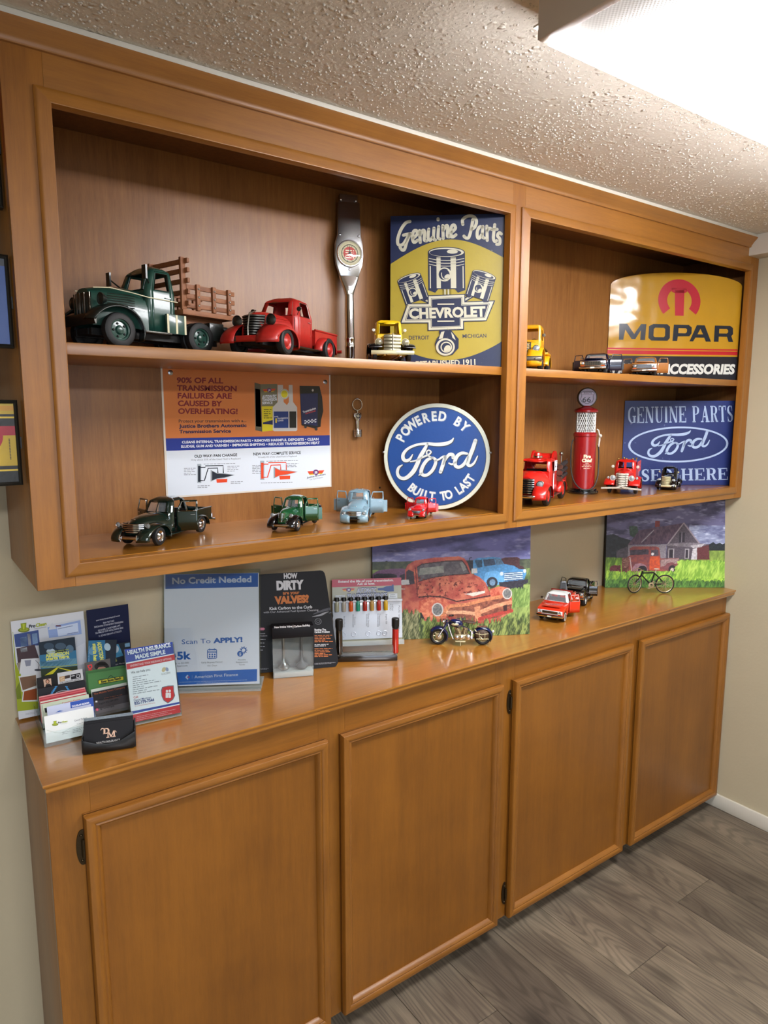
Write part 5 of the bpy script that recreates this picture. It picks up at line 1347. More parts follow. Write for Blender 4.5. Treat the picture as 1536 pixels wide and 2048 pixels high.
# ---------- boxy 1960s / 70s pickups ----------
def boxy(name, label, loc, rz, scale, o):
    g = o.get; KX[:] = [g('kx', 1.0), g('kz', 1.0)]
    root = thing(name, label, 'model truck', loc, rz, 'model vehicles on display', scale)
    pt = o['paint']; r = g('r', .112); W = .315; lift = g('lift', 0); fa, ra = .5, -.5
    def arch(cx, rr): return [(cx+rr*math.cos(a), r+rr*math.sin(a)) for a in [PI-PI*i/10 for i in range(11)]]
    zb = .40+lift; ns = g('nose', .80)
    zl = .13+lift
    front = [(.20, zl), (.20, zb-.005), (ns-.05, zb-.03-g('slope', 0)), (ns, zb-.06-g('slope', 0)), (ns, zl+.02), (fa+r*1.3, zl)] + [(x, max(z, zl)) for x, z in arch(fa, r*1.28)[::-1]] 
    fr = MB().prism(front, -W, W, 'y').build('front_body', pt, root, bevel=.012, seg=2, angle=40)
    rear = [(-.24, zl), (-.24, zb-.03), (-.86, zb-.03), (-.86, zl)] + [(x, max(z, zl)) for x, z in arch(ra, r*1.28)]
    bd = MB()
    for sg in (-1, 1): bd.prism(rear, sg*W-sg*.02, sg*W, 'y')
    bd.box(-.86, -.24, -W+.02, W-.02, zl+.02, zl+.05).box(-.26, -.24, -W, W, zl, zb-.03).box(-.86, -.845, -W, W, zl, zb-.04)
    bd.build('bed', pt, root, angle=40)
    cab = dict(xf=.23, xr=-.24, w=W-.004, z0=zl, zb=zb, zt=zb+.165, rake=.13, rrake=.03, tum=.05, dome=.02, rc=.12, edge=.06, yw=.90, ryw=.8, bow=.02, sill=.01, head=.025, xdF=.55, xwF=.42, xwR=-.62, xdR=-.72)
    cab.update(g('cab', {}))
    make_cab(root, cab, dict(paint=pt, open=g('open', {}), roof=g('roof', pt), wtrim=g('wtrim', CHR), doortrim=g('doortrim'), lining=g('lining'), interior=g('interior', INTR), handle=False))
    for sg in (-1, 1):
        for ax in (fa, ra): wheel(root, ax, sg*(W-.045), r, r, g('wd', .085), m_h=g('hubm', CHR), sg=sg, hub=.66, white=g('white'))
        if g('stripe'): MB().box(-.85, .78, min(sg*(W-.0), sg*(W+.004)), max(sg*(W), sg*(W+.004)), zb-.19, zb-.17).build('side_trim', g('stripe'), root)
    chassis(root, -.80, .74, .2, .09+lift, .2+lift, CHAS, [(fa, .28), (ra, .28)], r)
    MB().box(.3, ns-.06, -.22, .22, zb-.012, zb+.012-g('slope', 0)).build('hood', pt, root, bevel=.01)
    # face
    x = ns
    z0, z1 = zl+.075, zb-.065-g('slope', 0)
    f = MB().box(x-.005, x+.012, -.305, .305, z0, z1).build('grille_frame', g('facem', CHR), root, bevel=.004)
    MB().box(x+.010, x+.014, -.19, .19, z0+.02, z1-.015).build('grille_back', CHAS, f)
    mb = MB()
    for i in range(g('nb', 3)): 
        z = z0+.02+(z1-z0-.035)*(i+.5)/g('nb', 3); mb.box(x+.013, x+.02, -.19, .19, z-.005, z+.005)
    for i in range(g('nv', 6)):
        y = -.16+.32*i/max(1, g('nv', 6)-1)
        if g('nv', 6): mb.box(x+.013, x+.02, y-.004, y+.004, z0+.02, z1-.015)
    mb.build('grille_bars', g('barm', CHR), f)
    for sg in (-1, 1):
        lamp(root, x+.014, sg*.245, (z0+z1)/2+.012, .032, CHR, depth=.3)
        MB().box(x+.010, x+.018, sg*.245-.045, sg*.245+.045, z0+.002, z0+.022).build('turn_signal', mat('amber', '#c9541c'), root)
        if g('mirror', True): MB().tube([(.17, sg*W, zb+.02), (.19, sg*(W+.05), zb+.05)], .006, 5).box(.175, .19, min(sg*(W+.03), sg*(W+.085)), max(sg*(W+.03), sg*(W+.085)), zb+.035, zb+.085).build('mirror', CHR, root)
    b = bumper(root, x+.045, W+.01, zl+.04, .06, CHR, curve=.02)
    MB().box(x+.058, x+.066, -.05, .05, zl+.02, zl+.055).build('number_plate', mat('pale plate', '#cfd4c6'), b)
    bumper(root, -.90, W, zl+.06, .06, CHR, curve=-.01, name='rear_bumper')
    if g('extra'): g('extra')(root, zb, zl)
    KX[:] = [1.0, 1.0]
    return root
navy = paint('navy blue', '#10162e', rough=.2, coat=1)
boxy('model_pickup', 'dark blue 1970s model pickup with chrome face and doors open, before yellow sign', (-.69, -.185, 1.6906), -149, .125, dict(kx=1.1, paint=navy, open={'l': 70, 'r': 60}, nb=3, nv=7, lining=CHAS))
tan = paint('bronze tan', '#a56a35', rough=.25, coat=.9)
boxy('model_pickup', 'bronze and white 1970s model pickup with doors open, in front of the arched sign', (-.468, -.215, 1.6906), -148, .12, dict(kx=1.1, paint=tan, open={'l': 62, 'r': 68}, nb=5, nv=14, lining=mat('white paint', '#d9dcd9', rough=.3, coat=.6), wtrim=CHR, barm=mat('grille mesh', '#8a8f98')))
bk2 = paint('gloss black two', '#0e0e0f', rough=.15, coat=1)
def lifted(rt, zb, zl):
    for sg in (-1, 1): MB().tube([(-.25, sg*.36, .20), (.27, sg*.36, .20)], .03, 8).build('side_step', CHR, rt)
boxy('model_pickup', 'black lifted 1970s model pickup with doors open, behind the orange tow truck', (-.622, -.094, .9005), -154, .125, dict(paint=bk2, open={'l': 68, 'r': 55}, nb=3, nv=7, lift=.09, r=.145, wd=.12, kx=.85, stripe=CHR, hubm=mat('white paint', '#d9dcd9'), doortrim=None, extra=lifted))
org_ = paint('signal orange', '#d8341a', rough=.2, coat=1)
wht = mat('white paint', '#d9dcd9')
def tow(rt, zb, zl):
    rr = paint('tow red', '#8c2118', rough=.4)
    MB().box(-.36, -.33, -.28, .28, zb+.10, zb+.19).build('light_bar', rr, rt, bevel=.006)
    MB().tube([(-.40, -.1, zb-.05), (-.45, -.04, zb+.36), (-.50, .04, zb+.36)], .03, 8).tube([(-.40, .14, zb-.05), (-.47, .04, zb+.36)], .03, 8).box(-.52, -.42, -.07, .07, zb+.20, zb+.34).build('tow_boom', mat('grey metal', '#6d7176', rough=.4, metal=.5), rt)
    MB().box(-.60, -.30, .26, .30, zb-.03, zb+.12).build('tool_box', org_, rt, bevel=.006)
boxy('model_tow_truck', 'orange model tow truck with white roof and left door open on the worktop', (-.818, -.170, .9005), -155, .132, dict(paint=org_, roof=wht, open={'l': 50}, doortrim=wht, nb=2, nv=0, slope=.03, nose=.76, r=.12, kx=.95, wtrim=wht, white=wht, extra=tow, facem=wht,
    cab=dict(xf=.22, rake=.08, tum=.06, yw=.88, zt=.40+.19, dome=.03, edge=.08, rc=.16)))
# ============ canvas prints: painted by arithmetic into a fine colour grid ============
def vnoise(x, y, s, seed=0, octv=4):
    out = np.zeros_like(x); amp = 1.0; tot = 0
    for o in range(octv):
        X = x/s*(2**o); Y = y/s*(2**o); xi = np.floor(X); yi = np.floor(Y); fx = X-xi; fy = Y-yi
        fx = fx*fx*(3-2*fx); fy = fy*fy*(3-2*fy)
        def h(a, b):
            v = np.sin(a*127.1+b*311.7+(seed+o)*74.7)*43758.5453; return v-np.floor(v)
        v = (h(xi, yi)*(1-fx)+h(xi+1, yi)*fx)*(1-fy)+(h(xi, yi+1)*(1-fx)+h(xi+1, yi+1)*fx)*fy
        out += v*amp; tot += amp; amp *= .55
    return out/tot
class Painting:
    def __init__(s, corners, w, h, nx, ny):
        s.w, s.h, s.nx, s.ny = w, h, nx, ny
        Hi = homog([(0, h), (w, h), (w, 0), (0, 0)], corners)
        U, V = np.meshgrid(np.linspace(0, w, nx), np.linspace(0, h, ny)); s.U, s.V = U.ravel(), V.ravel()
        d = Hi[2, 0]*s.U+Hi[2, 1]*s.V+Hi[2, 2]
        s.X = (Hi[0, 0]*s.U+Hi[0, 1]*s.V+Hi[0, 2])/d; s.Y = (Hi[1, 0]*s.U+Hi[1, 1]*s.V+Hi[1, 2])/d
        s.C = np.zeros((nx*ny, 3))
    def c(s, col): return np.array([int(col[i:i+2], 16)/255 for i in (1, 3, 5)])
    def put(s, mask, col, var=0.0, sc=12, seed=1, col2=None, stretch=1.0):
        n = vnoise(s.X[mask], s.Y[mask]*stretch, sc, seed)
        a = s.c(col)[None, :]
        if col2 is not None:
            t = np.clip((n-.5)*2.6+.5, 0, 1)[:, None]; s.C[mask] = a*(1-t)+s.c(col2)[None, :]*t
        else: s.C[mask] = a*(1+var*(n[:, None]*2-1))
    def inside(s, pts, curve=False):
        if curve: pts = spline(pts, 5, True)
        m = np.zeros(s.X.shape, bool); n = len(pts)
        for i in range(n):
            x1, y1 = pts[i]; x2, y2 = pts[(i+1) % n]
            if y1 == y2: continue
            cnd = ((s.Y > min(y1, y2)) & (s.Y <= max(y1, y2)))
            xi = (s.Y-y1)*(x2-x1)/(y2-y1)+x1; m ^= cnd & (s.X < xi)
        return m
    def fill(s, pts, col, var=.1, sc=12, seed=1, col2=None, curve=False, stretch=1.0): s.put(s.inside(pts, curve), col, var, sc, seed, col2, stretch)
    def oval(s, cx, cy, rx, ry, col, var=.1, col2=None, seed=1): s.put(((s.X-cx)/rx)**2+((s.Y-cy)/ry)**2 < 1, col, var, 8, seed, col2)
    def line(s, pts, w, col, var=.05):
        for (x1, y1), (x2, y2) in zip(pts[:-1], pts[1:]):
            L = math.hypot(x2-x1, y2-y1) or 1; t = np.clip(((s.X-x1)*(x2-x1)+(s.Y-y1)*(y2-y1))/L**2, 0, 1)
            d = np.hypot(s.X-x1-t*(x2-x1), s.Y-y1-t*(y2-y1)); s.put(d < w/2, col, var)
    def build(s, name, parent, th):
        me = bpy.data.meshes.new(name); nx, ny = s.nx, s.ny; N = nx*ny
        co = np.stack([s.U, np.full(N, -.0006), s.V], 1).astype(np.float32)
        i = np.arange((nx-1)*(ny-1)); r = i//(nx-1); c_ = i % (nx-1); a = r*nx+c_
        F = np.stack([a, a+1, a+nx+1, a+nx], 1).astype(np.int32)
        me.vertices.add(N); me.vertices.foreach_set('co', co.ravel())
        me.loops.add(F.size); me.loops.foreach_set('vertex_index', F.ravel())
        me.polygons.add(len(F)); me.polygons.foreach_set('loop_start', np.arange(0, F.size, 4, dtype=np.int32)); 
        me.update(calc_edges=True); me.validate()
        at = me.color_attributes.new('pigment', 'FLOAT_COLOR', 'POINT')
        lc = np.where(s.C <= .04045, s.C/12.92, ((np.clip(s.C, 0, 1)+.055)/1.055)**2.4)
        at.data.foreach_set('color', np.concatenate([lc, np.ones((N, 1))], 1).astype(np.float32).ravel())
        m, n, l, p = nt(name+' pigment'); q = n.new('ShaderNodeAttribute'); q.attribute_name = 'pigment'
        l.new(q.outputs['Color'], p.inputs['Base Color']); p.inputs['Roughness'].default_value = .5
        b = n.new('ShaderNodeBump'); wv = n.new('ShaderNodeTexNoise'); wv.inputs['Scale'].default_value = 900; tc = n.new('ShaderNodeTexCoord'); l.new(tc.outputs['Object'], wv.inputs['Vector'])
        b.inputs['Strength'].default_value = .12; b.inputs['Distance'].default_value = .001; l.new(wv.outputs['Fac'], b.inputs['Height']); l.new(b.outputs['Normal'], p.inputs['Normal'])
        me.materials.append(m); o = bpy.data.objects.new(name, me); COL.objects.link(o); o.parent = parent; return o

def sky(P, mask, base, light, dark, sc, seed=3):
    n = vnoise(P.X[mask], P.Y[mask]*2.2, sc, seed, 5); n2 = vnoise(P.X[mask], P.Y[mask]*3, sc*.45, seed+9, 4)
    t = np.clip((n-.48)*4, 0, 1)[:, None]; u = np.clip((n2-.55)*4, 0, 1)[:, None]
    P.C[mask] = (P.c(base)*(1-t)+P.c(dark)*t)*(1-u*.6)+P.c(light)*u*.6
def grass(P, mask, a, b, sc=10, seed=5):
    n = vnoise(P.X[mask], P.Y[mask]*.35, sc, seed, 5); n2 = vnoise(P.X[mask]+P.Y[mask]*.3, P.Y[mask]*.25, sc*.35, seed+3, 3)
    t = np.clip((n*.5+n2*.5-.5)*3.5+.5, 0, 1)[:, None]; P.C[mask] = P.c(a)*(1-t)+P.c(b)*t

# -- first canvas: rusty red truck in a field
c1w, c1h = .4833, .354
cv = flat_thing('canvas_print', 'wide canvas of a rusty red truck in grass, leaning behind the motorcycle', 'picture', -1.4744, -.031, .9005, -27.5, 3.7)
side1 = mat('canvas side dark', '#26242a', rough=.7)
MB().box(0, c1w, 0, .02, 0, c1h).build('stretcher', side1, cv, bevel=.001)
P = Painting([(60, -3), (1448, -9), (1436, 995), (57, 1050)], c1w, c1h, 440, 322)
al = np.ones(P.X.shape, bool)
sky(P, al, '#5f5c92', '#a9a6c8', '#3c3a66', 230)
hzn = P.Y > 348-.006*P.X
m = (P.Y > 265) & ~hzn; sky(P, m, '#7577a8', '#b4b3d2', '#5a5a8c', 160, 8)
P.put(hzn, '#3a4238', .25, 40, 4, '#59604a'); grass(P, P.Y > 420, '#3e4f2c', '#7f9256', 60, 2)
grass(P, P.Y > 560, '#3c5128', '#93a95e', 40, 6)
P.fill([(160, 350), (185, 340), (220, 352)], '#20241f')
# purple car, left
P.fill([(55, 500), (62, 455), (110, 425), (200, 412), (330, 410), (352, 415), (352, 520), (55, 520)], '#6d4d6e', .2, curve=False)
P.fill([(66, 500), (72, 462), (110, 452), (240, 455), (275, 466), (278, 505), (66, 505)], '#32313c', .3); P.fill([(300, 470), (345, 455), (345, 510), (305, 515)], '#2c2530', .3)
# far rusty truck and blue truck
P.fill([(1190, 335), (1230, 322), (1330, 320), (1352, 332), (1352, 395), (1385, 405), (1388, 430), (1200, 430)], '#4a2b30', .3, 9)
P.fill([(890, 350), (955, 348), (955, 430), (890, 440)], '#2b2a33', .3); P.line([(915, 350), (915, 325), (935, 320)], 7, '#2b2a33')
P.fill([(948, 345), (985, 325), (1120, 318), (1185, 325), (1215, 380), (1300, 395), (1345, 425), (1405, 430), (1408, 470), (1390, 520), (1180, 545), (1060, 560), (960, 480), (945, 420)], '#4f8cc0', .18, 14, 7)
P.fill([(1035, 340), (1130, 332), (1145, 385), (1045, 400)], '#3b4a62', .3); P.fill([(1135, 332), (1190, 332), (1212, 382), (1150, 388)], '#52708c', .3); P.fill([(960, 345), (1025, 340), (1028, 405), (985, 410)], '#33536f', .3)
P.fill([(1050, 470), (1090, 445), (1150, 440), (1200, 480), (1215, 545), (1060, 570)], '#68a8dc', .12, 12, 3, curve=True); P.oval(1112, 540, 48, 48, '#30303a', .3); P.oval(1115, 540, 26, 28, '#6f8fae', .3)
P.fill([(1215, 455), (1375, 448), (1378, 520), (1222, 530)], '#3f5f86', .1)
for i in range(4): P.line([(1220, 466+i*17), (1375, 456+i*17)], 8, '#c6d8e6')
P.oval(1195, 465, 16, 17, '#c9d6de'); P.oval(1395, 443, 13, 17, '#c9d6de'); P.fill([(1170, 540), (1425, 515), (1425, 545), (1385, 560), (1380, 600), (1180, 590)], '#2e2c38', .4)
grass(P, P.inside([(1060, 600), (1440, 560), (1440, 760), (1060, 760)]) & (P.Y > 590+(vnoise(P.X, P.Y*0, 12, 4)-.5)*40), '#5b7a3a', '#9db868', 26, 9)
# main truck body
RDc, RD2 = '#a04440', '#c46e58'
P.fill([(300, 560), (345, 540), (350, 420), (375, 375), (440, 340), (600, 318), (820, 308), (870, 325), (900, 370), (930, 460), (1000, 490), (1055, 540), (1095, 630), (1190, 575), (1260, 590), (1285, 680), (1280, 800), (1180, 860), (950, 905), (780, 890), (560, 880), (420, 860), (300, 790)], RDc, .15, 40, 3, RD2)
P.fill([(455, 400), (500, 372), (700, 350), (850, 345), (885, 390), (915, 462), (700, 472), (560, 500), (480, 525), (462, 500)], '#4e4a52', .2, 30, 2, '#6f6a70')
P.fill([(480, 410), (690, 388), (690, 450), (470, 470)], '#9a9c96', .15, 20, 6, '#7d8580'); P.fill([(830, 365), (862, 360), (890, 425), (860, 440)], '#8c8f8c', .15)
P.line([(455, 400), (500, 372), (700, 350), (850, 345), (885, 390), (915, 462)], 9, '#3f2628'); P.line([(470, 525), (600, 490), (760, 470), (915, 462)], 7, '#2f2428')
P.fill([(357, 440), (380, 420), (425, 440), (432, 545), (357, 560)], '#39303a', .3); P.line([(440, 400), (452, 560), (455, 660)], 7, '#5c2426')
P.fill([(310, 512), (380, 508), (388, 550), (315, 556)], '#c4c6c8', .1); P.fill([(932, 418), (980, 414), (985, 455), (935, 462)], '#c4c6c8', .1); P.line([(305, 590), (345, 590)], 8, '#c0b4b0')
# hood shading and rust
P.fill([(460, 560), (620, 500), (800, 480), (940, 480), (1040, 540), (1085, 630), (1080, 660), (800, 700), (760, 680), (540, 660), (460, 650)], '#a8483e', .1, 50, 8, '#cc7a60')
sp = P.inside([(440, 480), (700, 480), (1060, 560), (1060, 640), (500, 680), (440, 640)]) & (vnoise(P.X, P.Y, 16, 21, 4) > .64); P.put(sp, '#6a2c28', .2)
P.line([(470, 665), (560, 655), (680, 665), (760, 690), (800, 705), (960, 680), (1100, 655)], 11, '#3c1f20')
P.fill([(470, 700), (560, 670), (700, 680), (760, 740), (700, 850), (560, 870), (460, 830)], '#b8503e', .1, 26, 5, '#e0906c')
P.fill([(455, 800), (490, 800), (520, 860), (480, 870)], '#1f1a1c', .3)
P.fill([(1090, 600), (1170, 575), (1230, 585), (1275, 640), (1280, 700), (1200, 690), (1100, 670)], '#b04a38', .1, 22, 6, '#d88066')
# grille, bumper
P.fill([(690, 800), (740, 745), (900, 730), (1050, 690), (1180, 660), (1270, 700), (1280, 790), (1150, 850), (960, 880), (740, 850)], '#6b3a30', .2, 20, 3, '#a06048')
P.line([(640, 850), (690, 800), (740, 745), (900, 730), (1050, 690), (1190, 665)], 30, '#c98058', .25); P.line([(720, 800), (860, 800), (960, 815)], 30, '#d8a07c', .25); P.line([(1010, 800), (1130, 750), (1270, 715)], 34, '#d89470', .25)
P.fill([(955, 755), (1005, 745), (1020, 870), (965, 880)], '#cf8a66', .2); P.line([(1000, 860), (1150, 820), (1280, 790)], 30, '#a83c34', .25); P.line([(720, 850), (860, 875), (980, 905), (1180, 870)], 26, '#9a3a34', .25)
P.fill([(1208, 745), (1240, 735), (1240, 790), (1210, 795)], '#3c2220')
P.fill([(868, 640), (960, 625), (1050, 612), (1048, 632), (985, 650), (945, 662), (915, 650)], '#d6cfc4', .1)
for cx, cy, r in ((632, 775, 52), (1243, 640, 42)): P.oval(cx, cy, r, r*1.15, '#c8c4c0', .15); P.oval(cx, cy, r*.8, r*.95, '#8a8884', .4, '#5d6064')
P.fill([(800, 850), (880, 848), (880, 888), (800, 890)], '#33333a', .2)
edge = 860+(vnoise(P.X, P.Y*0+3, 14, 3, 4)-.5)*190-(np.abs(P.X-900) < 330)*-20+(P.X < 480)*-60
grass(P, P.Y > edge, '#2c3c1e', '#90a058', 22, 12)
grass(P, (P.X < 470) & (P.Y > 800+(vnoise(P.X, P.Y*0, 10, 7)-.5)*90), '#3b4526', '#a0a078', 18, 14)
P.C *= 1.02
P.build('canvas_face', cv, .02)

# -- second canvas: old farmhouse with a rusty truck
c2w, c2h = .4666, .35
cw_ = flat_thing('canvas_print', 'canvas of a weathered farmhouse and rusty truck, leaning in the corner', 'picture', -.3818, -.031, .9005, -35.0, 3.0)
MB().box(0, c2w, 0, .02, 0, c2h).build('stretcher', side1, cw_, bevel=.001)
P = Painting([(547, -90), (1392, -90), (1392, 592), (547, 608)], c2w, c2h, 360, 280)
al = np.ones(P.X.shape, bool); sky(P, al, '#5b5878', '#a8abc4', '#37354e', 130)
sky(P, (P.X > 1130) & (P.Y > 120) & (P.Y < 260), '#7f86a4', '#d6dbe6', '#55587a', 90, 7)
P.fill([(540, 200), (600, 190), (650, 215), (720, 235), (740, 380), (540, 380)], '#252a30', .3, 16, 4); P.fill([(705, 130), (735, 125), (765, 130), (775, 180), (740, 215), (715, 200)], '#32423a', .4, 7)
P.fill([(1270, 265), (1300, 245), (1320, 262), (1345, 250), (1365, 262), (1392, 245), (1392, 315), (1270, 315)], '#20272c', .4, 6)
g0 = P.Y > 372-(P.X > 1100)*(60); grass(P, g0, '#4a6a2c', '#86b03e', 30, 3); grass(P, (P.X > 1060) & (P.Y > 310), '#5d7436', '#88a04a', 30, 5)
P.fill([(620, 320), (700, 285), (705, 370), (625, 372)], '#4a4650', .3)
P.fill([(705, 275), (975, 265), (975, 385), (705, 385)], '#6a6470', .25, 5, 4, '#8c8890', stretch=3)
P.fill([(978, 262), (1085, 105), (1200, 255), (1270, 265), (1280, 380), (978, 385)], '#5a525c', .25, 5, 5, '#3c3742', stretch=3)
P.fill([(700, 272), (780, 160), (885, 138), (1090, 102), (985, 262)], '#5e4c5c', .25, 14, 6, '#43364a', stretch=.6)
P.line([(985, 262), (1090, 102), (1205, 258)], 9, '#8a7f88'); P.line([(880, 160), (800, 250)], 8, '#8a8490')
P.fill([(890, 88), (922, 86), (924, 130), (890, 135)], '#6e3434', .2); P.fill([(1062, 175), (1100, 175), (1100, 248), (1062, 248)], '#2c2833', .3); P.line([(1080, 175), (1080, 248)], 4, '#7a7480')
P.fill([(975, 262), (1150, 250), (1265, 262), (1190, 290), (975, 275)], '#6e6870', .3)
for x0, x1 in ((990, 1030), (1105, 1135)): P.fill([(x0, 298), (x1, 298), (x1, 375), (x0, 375)], '#9a959c', .1); P.fill([(x0+6, 305), (x1-6, 305), (x1-6, 370), (x0+6, 370)], '#2a2630', .3)
P.fill([(1160, 300), (1190, 290), (1195, 380), (1150, 380)], '#b0aeb4', .2); P.fill([(1190, 290), (1270, 268), (1280, 380), (1192, 382)], '#5a3034', .3, 5, 3, stretch=3); P.fill([(1140, 275), (1240, 258), (1220, 285), (1160, 292)], '#a8a4aa', .2)
# truck
P.fill([(715, 300), (740, 285), (900, 282), (925, 292), (938, 375), (1066, 370), (1070, 440), (1050, 470), (860, 475), (700, 480), (665, 470), (663, 380), (700, 368), (722, 352)], '#8a4a44', .25, 18, 5, '#6a3c44')
P.fill([(722, 312), (850, 305), (852, 345), (722, 352)], '#3c3642', .35); P.fill([(868, 310), (920, 308), (922, 352), (868, 356)], '#4a4450', .3); P.oval(880, 342, 10, 11, '#d0ccd0')
P.fill([(860, 360), (930, 358), (936, 465), (862, 468)], '#c4542e', .15, 12, 4, '#a84430'); P.fill([(938, 385), (1066, 372), (1060, 410), (940, 440)], '#8f7878', .3, 9)
P.fill([(665, 372), (712, 370), (715, 480), (668, 485)], '#54302e', .3, 6, 3, '#8a6a5c'); P.line([(720, 370), (735, 470)], 7, '#b4a4a4')
P.fill([(740, 450), (760, 420), (800, 412), (835, 430), (852, 470), (740, 475)], '#93707c', .2); P.oval(812, 462, 32, 30, '#26222a', .3)
P.fill([(960, 450), (985, 410), (1020, 402), (1055, 425), (1060, 460)], '#6e4248', .2); P.oval(1022, 458, 26, 32, '#26222a', .3); P.oval(1022, 462, 12, 16, '#b4a8a0', .3)
P.oval(615, 465, 38, 34, '#5c2c34', .35); P.fill([(585, 440), (655, 430), (660, 495), (590, 500)], '#5c2c34', .35); P.fill([(665, 455), (700, 450), (705, 500), (668, 505)], '#5c3834', .3)
ed = 478+(vnoise(P.X, P.Y*0+2, 9, 5, 4)-.5)*50-(P.X > 1060)*90; grass(P, P.Y > ed, '#4f7a30', '#a4cc4c', 16, 8)
gg = P.Y > 540+(vnoise(P.X, P.Y*0, 9, 8)-.5)*40; grass(P, gg, '#2f4f2c', '#5c8a3c', 14, 9)
m = (P.X+70*(vnoise(P.X, P.Y, 30, 2)-.5) > 1050) & (P.Y > 395+50*(vnoise(P.X, P.Y*0, 12, 4)-.5)) & (P.Y < 525+50*(vnoise(P.X, P.Y*0, 9, 6)-.5)); grass(P, m, '#6f9a38', '#a8c85c', 22, 15)
P.C *= 1.1
P.build('canvas_face', cw_, .02)
# ============ things on the shelves: torque wrench, key fob, petrol pump ============
STEEL = mat('brushed steel', '#a5a4a2', rough=.25, metal=1, noise=.12, nscale=60)
# -- dial torque wrench leaning upright against the back panel
wr = thing('torque_wrench', 'tall chrome dial torque wrench standing upright against the back panel', 'tool', (-1.59, -.094, 1.6906), scale=.937)
wr.rotation_euler = (math.radians(-1.5), 0, math.radians(-18))
shaft = MB().lathe([(.012, 0), (.0135, .004), (.0135, .05), (.0145, .052), (.0145, .056), (.0135, .058), (.0135, .072), (.0145, .074), (.0145, .078), (.0135, .08), (.0130, .17), (.0120, .19), (.0120, .20)], 28)
shaft.build('handle', CHR, wr)
rows = []
for z, w, t in ((.195, .0122, .0122), (.205, .015, .013), (.222, .021, .012), (.236, .026, .010), (.245, .028, .009)):
    rows.append([(w*math.copysign(abs(math.cos(a))**.8, math.cos(a)), t*math.copysign(abs(math.sin(a))**.8, math.sin(a)), z) for a in [2*PI*i/28 for i in range(28)]])
mb = MB().grid(rows, closed=True); mb.add(rows[-1], [tuple(range(28))]); mb.build('neck', CHR, wr, angle=50)
hp = [(-.026, .243), (.026, .243), (.037, .275), (.040, .30), (.039, .33), (.034, .352), (.031, .44), (-.029, .44), (-.032, .352), (-.039, .33), (-.040, .30), (-.037, .275)]
MB().prism(hp, -.008, .008, 'y').build('head_plate', STEEL, wr, bevel=.002)
MB().prism([(-.024, .425), (.028, .425), (.026, .45), (.026, .46), (-.024, .46)], -.005, .005, 'y').build('tang', STEEL, wr, bevel=.001)
mb = MB()
for x, z in ((-.022, .444), (.020, .444), (-.026, .352), (.027, .352), (0, .262)): mb.ball((x, -.009, z), .0032, 10, 6, (1, .6, 1))
mb.build('rivets', CHR, wr)
g = MB(T(0, -.008, .303) @ RX(90)).lathe([(.036, 0), (.0365, .004), (.035, .007), (.0325, .007), (.032, .005)], 40, cap=False).build('dial_bezel', CHR, wr)
MB(T(0, -.0125, .303) @ RX(90)).lathe([(0, 0), (.0325, 0), (.0325, -.003)], 40, cap=False).build('dial_face', mat('dial cream', '#cfc7a0', rough=.5), g)
P = Print([(-40, -40), (40, -40), (40, 40), (-40, 40)], .08, .08, y=-.0126, org=(.04, .04))
P.ell('#2a2a26', 0, 0, 24, 24, inner=.93); P.ell('#b8352a', 0, 0, 18, 18); P.up()
for i in range(50):
    a = 2*PI*i/50; r1 = 20.5 if i % 5 else 18.5
    P.stroke('#2a2a26', [(r1*math.cos(a), r1*math.sin(a)), (24*math.cos(a), 24*math.sin(a))], .7 if i % 5 else 1.3, sp=False)
for i in range(50):
    a = 2*PI*i/50; P.stroke('#4a463c', [(27.5*math.cos(a), 27.5*math.sin(a)), (30.5*math.cos(a), 30.5*math.sin(a))], .5, sp=False)
for y in (-9, -3, 4, 10): P.lines('#e8ddc0', -12, y, 12, 1, 1, th=2.4)
P.up(2); P.stroke('#1d1d1d', [(0, 3), (0, -21)], [3, .8], sp=False); P.ell('#1d1d1d', 0, 0, 4, 4)
o = P.build('dial_markings', g); o.location = (0, 0, .303)
MB(T(0, -.0125, .303) @ RX(90)).lathe([(.033, .002), (.028, .006), (.015, .0085), (0, .009)], 32, cap=False).build('dial_glass', clear('clear dome', '#ffffff', .05), g)

# -- piston key fob hanging on a nail
kf = thing('key_fob', 'small chrome piston and rod key fob hanging on a nail', 'key fob', (-1.546, -.058, 1.60), scale=.93)
MB(T(0, -.003, -.008) @ RX(90)).tube([(.0165*math.cos(2*PI*i/32), .0165*math.sin(2*PI*i/32), 0) for i in range(32)], .0016, 8, closed=True).build('ring', CHR, kf)
MB().tube([(0, .0045, .0075), (0, -.006, .0085)], .0018, 8).ball((0, -.006, .0085), .003).build('nail', CHR, kf)
MB().tube([(0, -.003, -.026), (0, -.003, -.033)], .002, 6).build('link', CHR, kf)
MB().prism([(-.0115, -.032), (.0115, -.032), (.0125, -.043), (.008, -.050), (.0045, -.056), (.004, -.082), (-.004, -.082), (-.0045, -.056), (-.008, -.050), (-.0125, -.043)], -.007, -.0015, 'y').build('rod', CHR, kf, bevel=.0012)
MB(T(0, -.0072, -.041) @ RX(90)).tube([(.006*math.cos(2*PI*i/20), .006*math.sin(2*PI*i/20), 0) for i in range(20)], .0014, 6, closed=True).build('rod_eye', GUN, kf)
MB(T(0, -.005, -.102)).lathe([(.0115, 0), (.012, .002), (.0125, .010), (.0115, .011), (.0125, .012), (.0125, .015), (.0115, .016), (.0125, .017), (.0125, .021), (0, .021)], 24).build('piston', CHR, kf, angle=25)

# -- small hole plug dot in the panel below
MB(RX(90)).lathe([(0, 0), (.003, 0), (.003, .001), (0, .001)], 14, cap=False).build('screw_hole', mat('dark hole', '#1c120a'), up, loc=(-1.466-uo[0], -.0532-uo[1], 1.359-uo[2]), rz=None)

